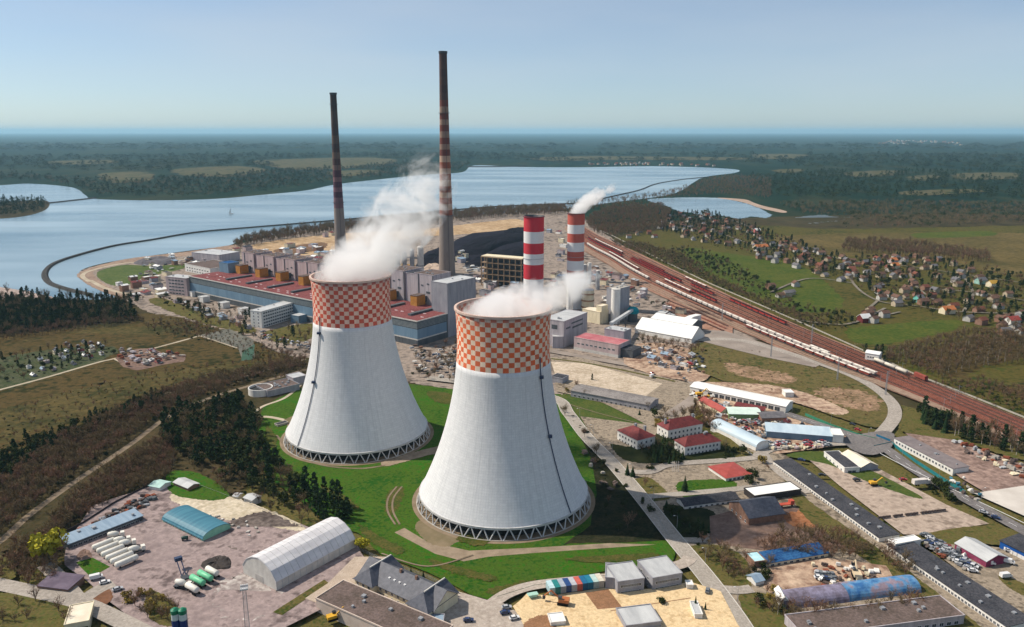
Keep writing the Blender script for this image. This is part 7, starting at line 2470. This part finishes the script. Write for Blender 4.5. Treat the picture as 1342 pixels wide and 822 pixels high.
grove([(905, 532), (925, 540), (950, 565), (940, 572), (905, 552)], 36, ['bare', 'red'], "{} on the slope left of the trading estate wall", "{} by the trading estate wall", 50, .6, 3.4)
grove([(745, 508), (850, 535), (850, 545), (742, 518)], 14, ['bare', 'bud', 'birch'], "{} in front of the grey garage row", "{} before the garage row", 51, .6, 5)
grove([(845, 395), (880, 398), (892, 410), (870, 408)], 14, ['bare', 'bush'], "{} between warehouse and sidings", "{} behind the warehouse", 52, .8, 6)

wood("field_scrub", [(0, 545), (90, 515), (180, 492), (300, 476), (380, 474), (300, 498), (190, 518), (90, 555), (0, 595)], 260, ['bush', 'bare', 'red'], "low scrub dotted over the left fields above the wood", 91, .4, 5)
wood("field_scrub", [(200, 425), (250, 418), (330, 450), (400, 470), (330, 474), (310, 460), (262, 446)], 300, ['bush', 'bare', 'red'], "low scrub dotted over the fields left of the farther tower", 92, .42, 4)
wood("field_scrub", [(1180, 500), (1300, 505), (1342, 520), (1342, 545), (1260, 520), (1190, 492)], 200, ['bush', 'red'], "low scrub along the railway embankment on the right", 93, .4, 4)
wood("field_scrub", [(905, 480), (960, 455), (1060, 480), (1150, 525), (1150, 555), (1060, 530), (960, 505)], 140, ['bush', 'red'], "low scrub dotted on the slope inside the curved road", 94, .3, 5)
place_groves()

# far woods: masses beyond the lake and to the right
def far_band(name, px, n, kinds, label, seed, s, mind, clump):
    wood(name, px, n, kinds, label, seed, s, mind, far=2, clump=clump, avoid=CLEAR)


far_band("far_wood", [(-700, 232), (-200, 230), (0, 238), (60, 238), (112, 252), (130, 258), (250, 259), (340, 253), (430, 240), (520, 231), (600, 224), (616, 215), (560, 212), (400, 222), (250, 232), (120, 236), (0, 228), (-400, 222)], 2600, ['broad', 'pine', 'bare'], "dark wood along the far shore of the lake", 60, 1.5, 14, 2.0)
far_band("far_wood", [(-1500, 222), (0, 224), (300, 226), (420, 215), (620, 208), (620, 200), (400, 203), (0, 206), (-1500, 206)], 2600, ['pine', 'broad'], "wide dark green woods beyond the far shore on the left", 61, 2.0, 30, 4.0)
far_band("far_wood", [(-60, 265), (0, 264), (45, 262), (64, 266), (55, 277), (20, 283), (-60, 288)], 420, ['broad', 'pine'], "dark trees covering the small island at the left edge", 62, 1.2, 6, 1.3)
far_band("far_wood", [(980, 232), (1100, 225), (1400, 225), (2200, 230), (2200, 262), (1500, 272), (1342, 262), (1200, 262), (1060, 262), (1010, 258), (985, 245)], 3200, ['pine', 'pine', 'broad'], "wide dark conifer forest on the right beyond the ponds", 63, 1.6, 12, 2.0)
far_band("far_wood", [(1020, 268), (1150, 266), (1342, 268), (1600, 275), (1600, 300), (1342, 294), (1200, 300), (1100, 300), (1115, 286), (1050, 283)], 1900, ['bare', 'bare', 'broad', 'red'], "brown and dark mixed wood behind the tan field", 64, 1.25, 8, 1.4)
far_band("far_wood", [(600, 212), (760, 213), (960, 214), (1100, 222), (2600, 222), (3000, 204), (1000, 203), (600, 203)], 2600, ['pine', 'broad'], "dark forest belt beyond the far end of the lake", 65, 2.2, 34, 4.0)
far_band("far_wood", [(-3500, 200), (600, 198), (3500, 198), (3500, 190), (-3500, 190)], 2600, ['pine', 'broad'], "hazy forest belt near the horizon", 66, 3.2, 70, 9.0)

# ------------------------------------------------------------------ breakwater and dike
def dike(px, w, h, label, m):
    pts = catmull([G(*p) for p in px], False, 8)
    mb = MB()
    L, _ = ribbon_world(pts, w, 0)
    T, _ = ribbon_world(pts, w * .5, 0)
    n = len(pts)
    for i in range(n):
        a, b = L[2 * i], L[2 * i + 1]
        c, d = T[2 * i], T[2 * i + 1]
        mb.v += [(a[0], a[1], .3), (c[0], c[1], h), (d[0], d[1], h), (b[0], b[1], .3)]
    for i in range(n - 1):
        for k in range(3):
            mb.f.append((4 * i + k, 4 * i + k + 1, 4 * i + 5 + k, 4 * i + 4 + k))
            mb.m.append(0)
    o = mb.build("breakwater", m)
    return tag(o, label, "breakwater")


dark_bank = mat("dark_stone_bank", [(0.035, 0.035, 0.035), (0.07, 0.065, 0.06)], .2)
dike([(932, 232), (900, 235), (862, 241), (840, 249), (820, 254), (760, 266), (700, 269), (640, 272), (560, 279), (480, 286), (400, 293), (340, 298), (260, 305), (200, 315), (150, 323), (100, 336), (70, 347), (59, 359), (66, 372), (95, 382), (118, 387)], 9, 2.6,
     "long thin dark breakwater curving across the lake and hooking round on the left", dark_bank)
dike([(62, 267), (90, 264), (125, 260)], 14, 3, "short thin causeway from the island to the far shore", dark_bank)
dike([(612, 219), (650, 219), (690, 218)], 18, 5, "thin causeway near the far end of the lake", dark_bank)
x, y = G(303, 281)
bo = thing("sailing_boat", "tiny white sailing boat alone on the lake", "boat", (x, y, .5))
MB().add([(-6, 0, 1.6), (0, -2, 1.6), (7, 0, 1.8), (0, 2, 1.6), (-5, 0, 0), (0, -1, 0), (5, 0, 0), (0, 1, 0)], [(0, 1, 2, 3), (0, 4, 5, 1), (1, 5, 6, 2), (2, 6, 7, 3), (3, 7, 4, 0), (4, 7, 6, 5)]).build("hull", white_wall, bo)
MB().add([(0, -.1, 2), (0, -.1, 16), (-6, -.1, 2.4), (0, .1, 2), (0, .1, 16), (-6, .1, 2.4)], [(0, 1, 2), (3, 5, 4), (0, 3, 4, 1), (1, 4, 5, 2), (0, 2, 5, 3)]).build("sail", white_roof, bo)
MB().tube((0, 0, 1.5), (0, 0, 16.5), .15).build("mast", steel, bo)


# ------------------------------------------------------------------ steam
def steam(label, base, path, radii, dens, seed, thr=.42, nscale=.045, thin=.52):
    """a plume: closed tube round a bent axis, filled with noisy white vapour. path: list of (dx, dy, dz)"""
    cp = catmull([tuple(p) for p in path], False, 6)
    n = len(cp)
    rc = catmull([(r,) for r in radii], False, 6)
    rc = [max(.5, r[0]) for r in rc]
    zs = [p[2] for p in cp]
    x, y, z = base
    mb = MB()
    seg = 28
    for i in range(n):
        a = Vector(cp[max(0, i - 1)])
        b = Vector(cp[min(n - 1, i + 1)])
        d = (b - a).normalized()
        # rings stay close to level near the rim, then follow the axis
        up = Vector((0, 0, 1)).lerp(d, min(1, i / (n * .35))).normalized()
        e1 = Vector((0, 1, 0))
        e2 = e1.cross(up).normalized()
        e1 = up.cross(e2).normalized()
        for k in range(seg):
            t_ = 2 * math.pi * k / seg
            w = Vector(cp[i]) + (e1 * math.sin(t_) + e2 * math.cos(t_)) * rc[i]
            mb.v.append(tuple(w))
    for i in range(n - 1):
        for k in range(seg):
            mb.f.append((i * seg + k, i * seg + (k + 1) % seg, (i + 1) * seg + (k + 1) % seg, (i + 1) * seg + k))
            mb.m.append(0)
    mb.f.append(tuple(range(seg))[::-1])
    mb.f.append(tuple((n - 1) * seg + k for k in range(seg)))
    mb.m += [0, 0]
    m = bpy.data.materials.new("steam_vapour")
    m.use_nodes = True
    nt = m.node_tree
    nt.nodes.clear()
    out = nt.nodes.new("ShaderNodeOutputMaterial")
    vol = nt.nodes.new("ShaderNodeVolumePrincipled")
    vol.inputs["Color"].default_value = (1, 1, 1, 1)
    vol.inputs["Anisotropy"].default_value = .25
    nt.links.new(vol.outputs[0], out.inputs["Volume"])
    tc = nt.nodes.new("ShaderNodeTexCoord")
    sp = nt.nodes.new("ShaderNodeSeparateXYZ")
    nt.links.new(tc.outputs["Object"], sp.inputs[0])
    z0, z1 = zs[0], zs[-1]
    hz = math_node(nt, 'DIVIDE', math_node(nt, 'SUBTRACT', sp.outputs[2], z0), z1 - z0, clamp=True)

    def curve(vals):
        """value as a function of height through a float curve"""
        lo, hi = min(vals), max(vals)
        rg_ = (hi - lo) or 1.0
        fc = nt.nodes.new("ShaderNodeFloatCurve")
        c = fc.mapping.curves[0]
        m_ = 9
        def at(t_):
            zt = z0 + (z1 - z0) * t_
            i_ = min(range(n), key=lambda q: abs(zs[q] - zt))
            return (vals[i_] - lo) / rg_
        c.points[0].location = (0, at(0))
        c.points[1].location = (1, at(1))
        for j in range(1, m_ - 1):
            c.points.new(j / (m_ - 1), at(j / (m_ - 1)))
        fc.mapping.update()
        nt.links.new(hz, fc.inputs[1])
        return math_node(nt, 'ADD', math_node(nt, 'MULTIPLY', fc.outputs[0], rg_), lo)

    ax, ay, rad = curve([p[0] for p in cp]), curve([p[1] for p in cp]), curve(rc)
    dx_ = math_node(nt, 'SUBTRACT', sp.outputs[0], ax)
    dy_ = math_node(nt, 'SUBTRACT', sp.outputs[1], ay)
    r_ = math_node(nt, 'SQRT', math_node(nt, 'ADD', math_node(nt, 'MULTIPLY', dx_, dx_), math_node(nt, 'MULTIPLY', dy_, dy_)))
    rel = math_node(nt, 'DIVIDE', r_, rad)
    mp = nt.nodes.new("ShaderNodeMapping")
    mp.inputs["Location"].default_value = (seed * 13.7, seed * 5.1, 0)
    nt.links.new(tc.outputs["Object"], mp.inputs[0])
    ns = nt.nodes.new("ShaderNodeTexNoise")
    ns.inputs["Scale"].default_value = nscale
    ns.inputs["Detail"].default_value = 7
    ns.inputs["Roughness"].default_value = .6
    ns.inputs["Distortion"].default_value = 1.1
    nt.links.new(mp.outputs[0], ns.inputs["Vector"])
    core = math_node(nt, 'SUBTRACT', 1.0, math_node(nt, 'POWER', rel, 2.6))           # 1 on the axis, 0 at the skin
    base_ = math_node(nt, 'SUBTRACT', .40, math_node(nt, 'MULTIPLY', hz, thin))            # thins out with height
    val = math_node(nt, 'ADD', math_node(nt, 'MULTIPLY', core, .62), math_node(nt, 'MULTIPLY', math_node(nt, 'SUBTRACT', ns.outputs[0], .5), 3.4))
    val = math_node(nt, 'ADD', val, math_node(nt, 'SUBTRACT', base_, thr))
    edge = math_node(nt, 'MULTIPLY', core, 7.0, clamp=True)
    top = math_node(nt, 'MULTIPLY', math_node(nt, 'SUBTRACT', 1.0, hz), 6.0, clamp=True)
    d_ = math_node(nt, 'MULTIPLY', math_node(nt, 'MULTIPLY', math_node(nt, 'MULTIPLY', val, 2.0, clamp=True), edge), top)
    d_ = math_node(nt, 'MULTIPLY', d_, dens)
    nt.links.new(d_, vol.inputs["Density"])
    o = mb.build("steam_plume", m)
    o.location = base
    try:
        m.cycles.volume_step_rate = 1.0
    except Exception:
        pass
    return tag(o, label, "steam plume")


steam("tall white steam column rising from the farther cooling tower and leaning right", (-101, 487, 104), [(0, 0, 0), (2, 0, 5), (13, 0, 16), (27, 0, 32), (37, 0, 48), (44, 0, 64), (50, 0, 84)], [23.9, 24.5, 29, 30, 29, 27, 22], .09, 1, thr=.14, nscale=.055, thin=1.15)
steam("low steam cloud filling the near tower's rim and drifting right over it", (-4.5, 395.8, 101), [(0, 0, 0), (2, 0, 4), (10, 0, 9), (21, 0, 15), (34, 0, 21), (46, 0, 28)], [23.4, 23.6, 27, 25, 20, 13], .14, 5, thr=.0, nscale=.055, thin=1.1)
steam("small white plume from the brick red and white stack, blown right", (gx, gy, gh[-1] - 2), [(0, 0, 0), (4, 0, 6), (14, 0, 16), (27, 0, 26), (42, 0, 36)], [8.6, 11, 14, 15, 12], .2, 9, thr=.12, nscale=.09, thin=.95)

# ------------------------------------------------------------------ haze: the air itself
hz_m = bpy.data.materials.new("air")
hz_m.use_nodes = True
nt = hz_m.node_tree
nt.nodes.clear()
out = nt.nodes.new("ShaderNodeOutputMaterial")
vol = nt.nodes.new("ShaderNodeVolumePrincipled")
vol.inputs["Color"].default_value = (.45, .78, 1.0, 1)
vol.inputs["Density"].default_value = 0.5 / 17000
vol.inputs["Anisotropy"].default_value = .1
nt.links.new(vol.outputs[0], out.inputs["Volume"])
hb = MB().box(-70500, 70500, -2000, 78500, -1, 340).build("haze", hz_m)
tag(hb, kind='stuff')
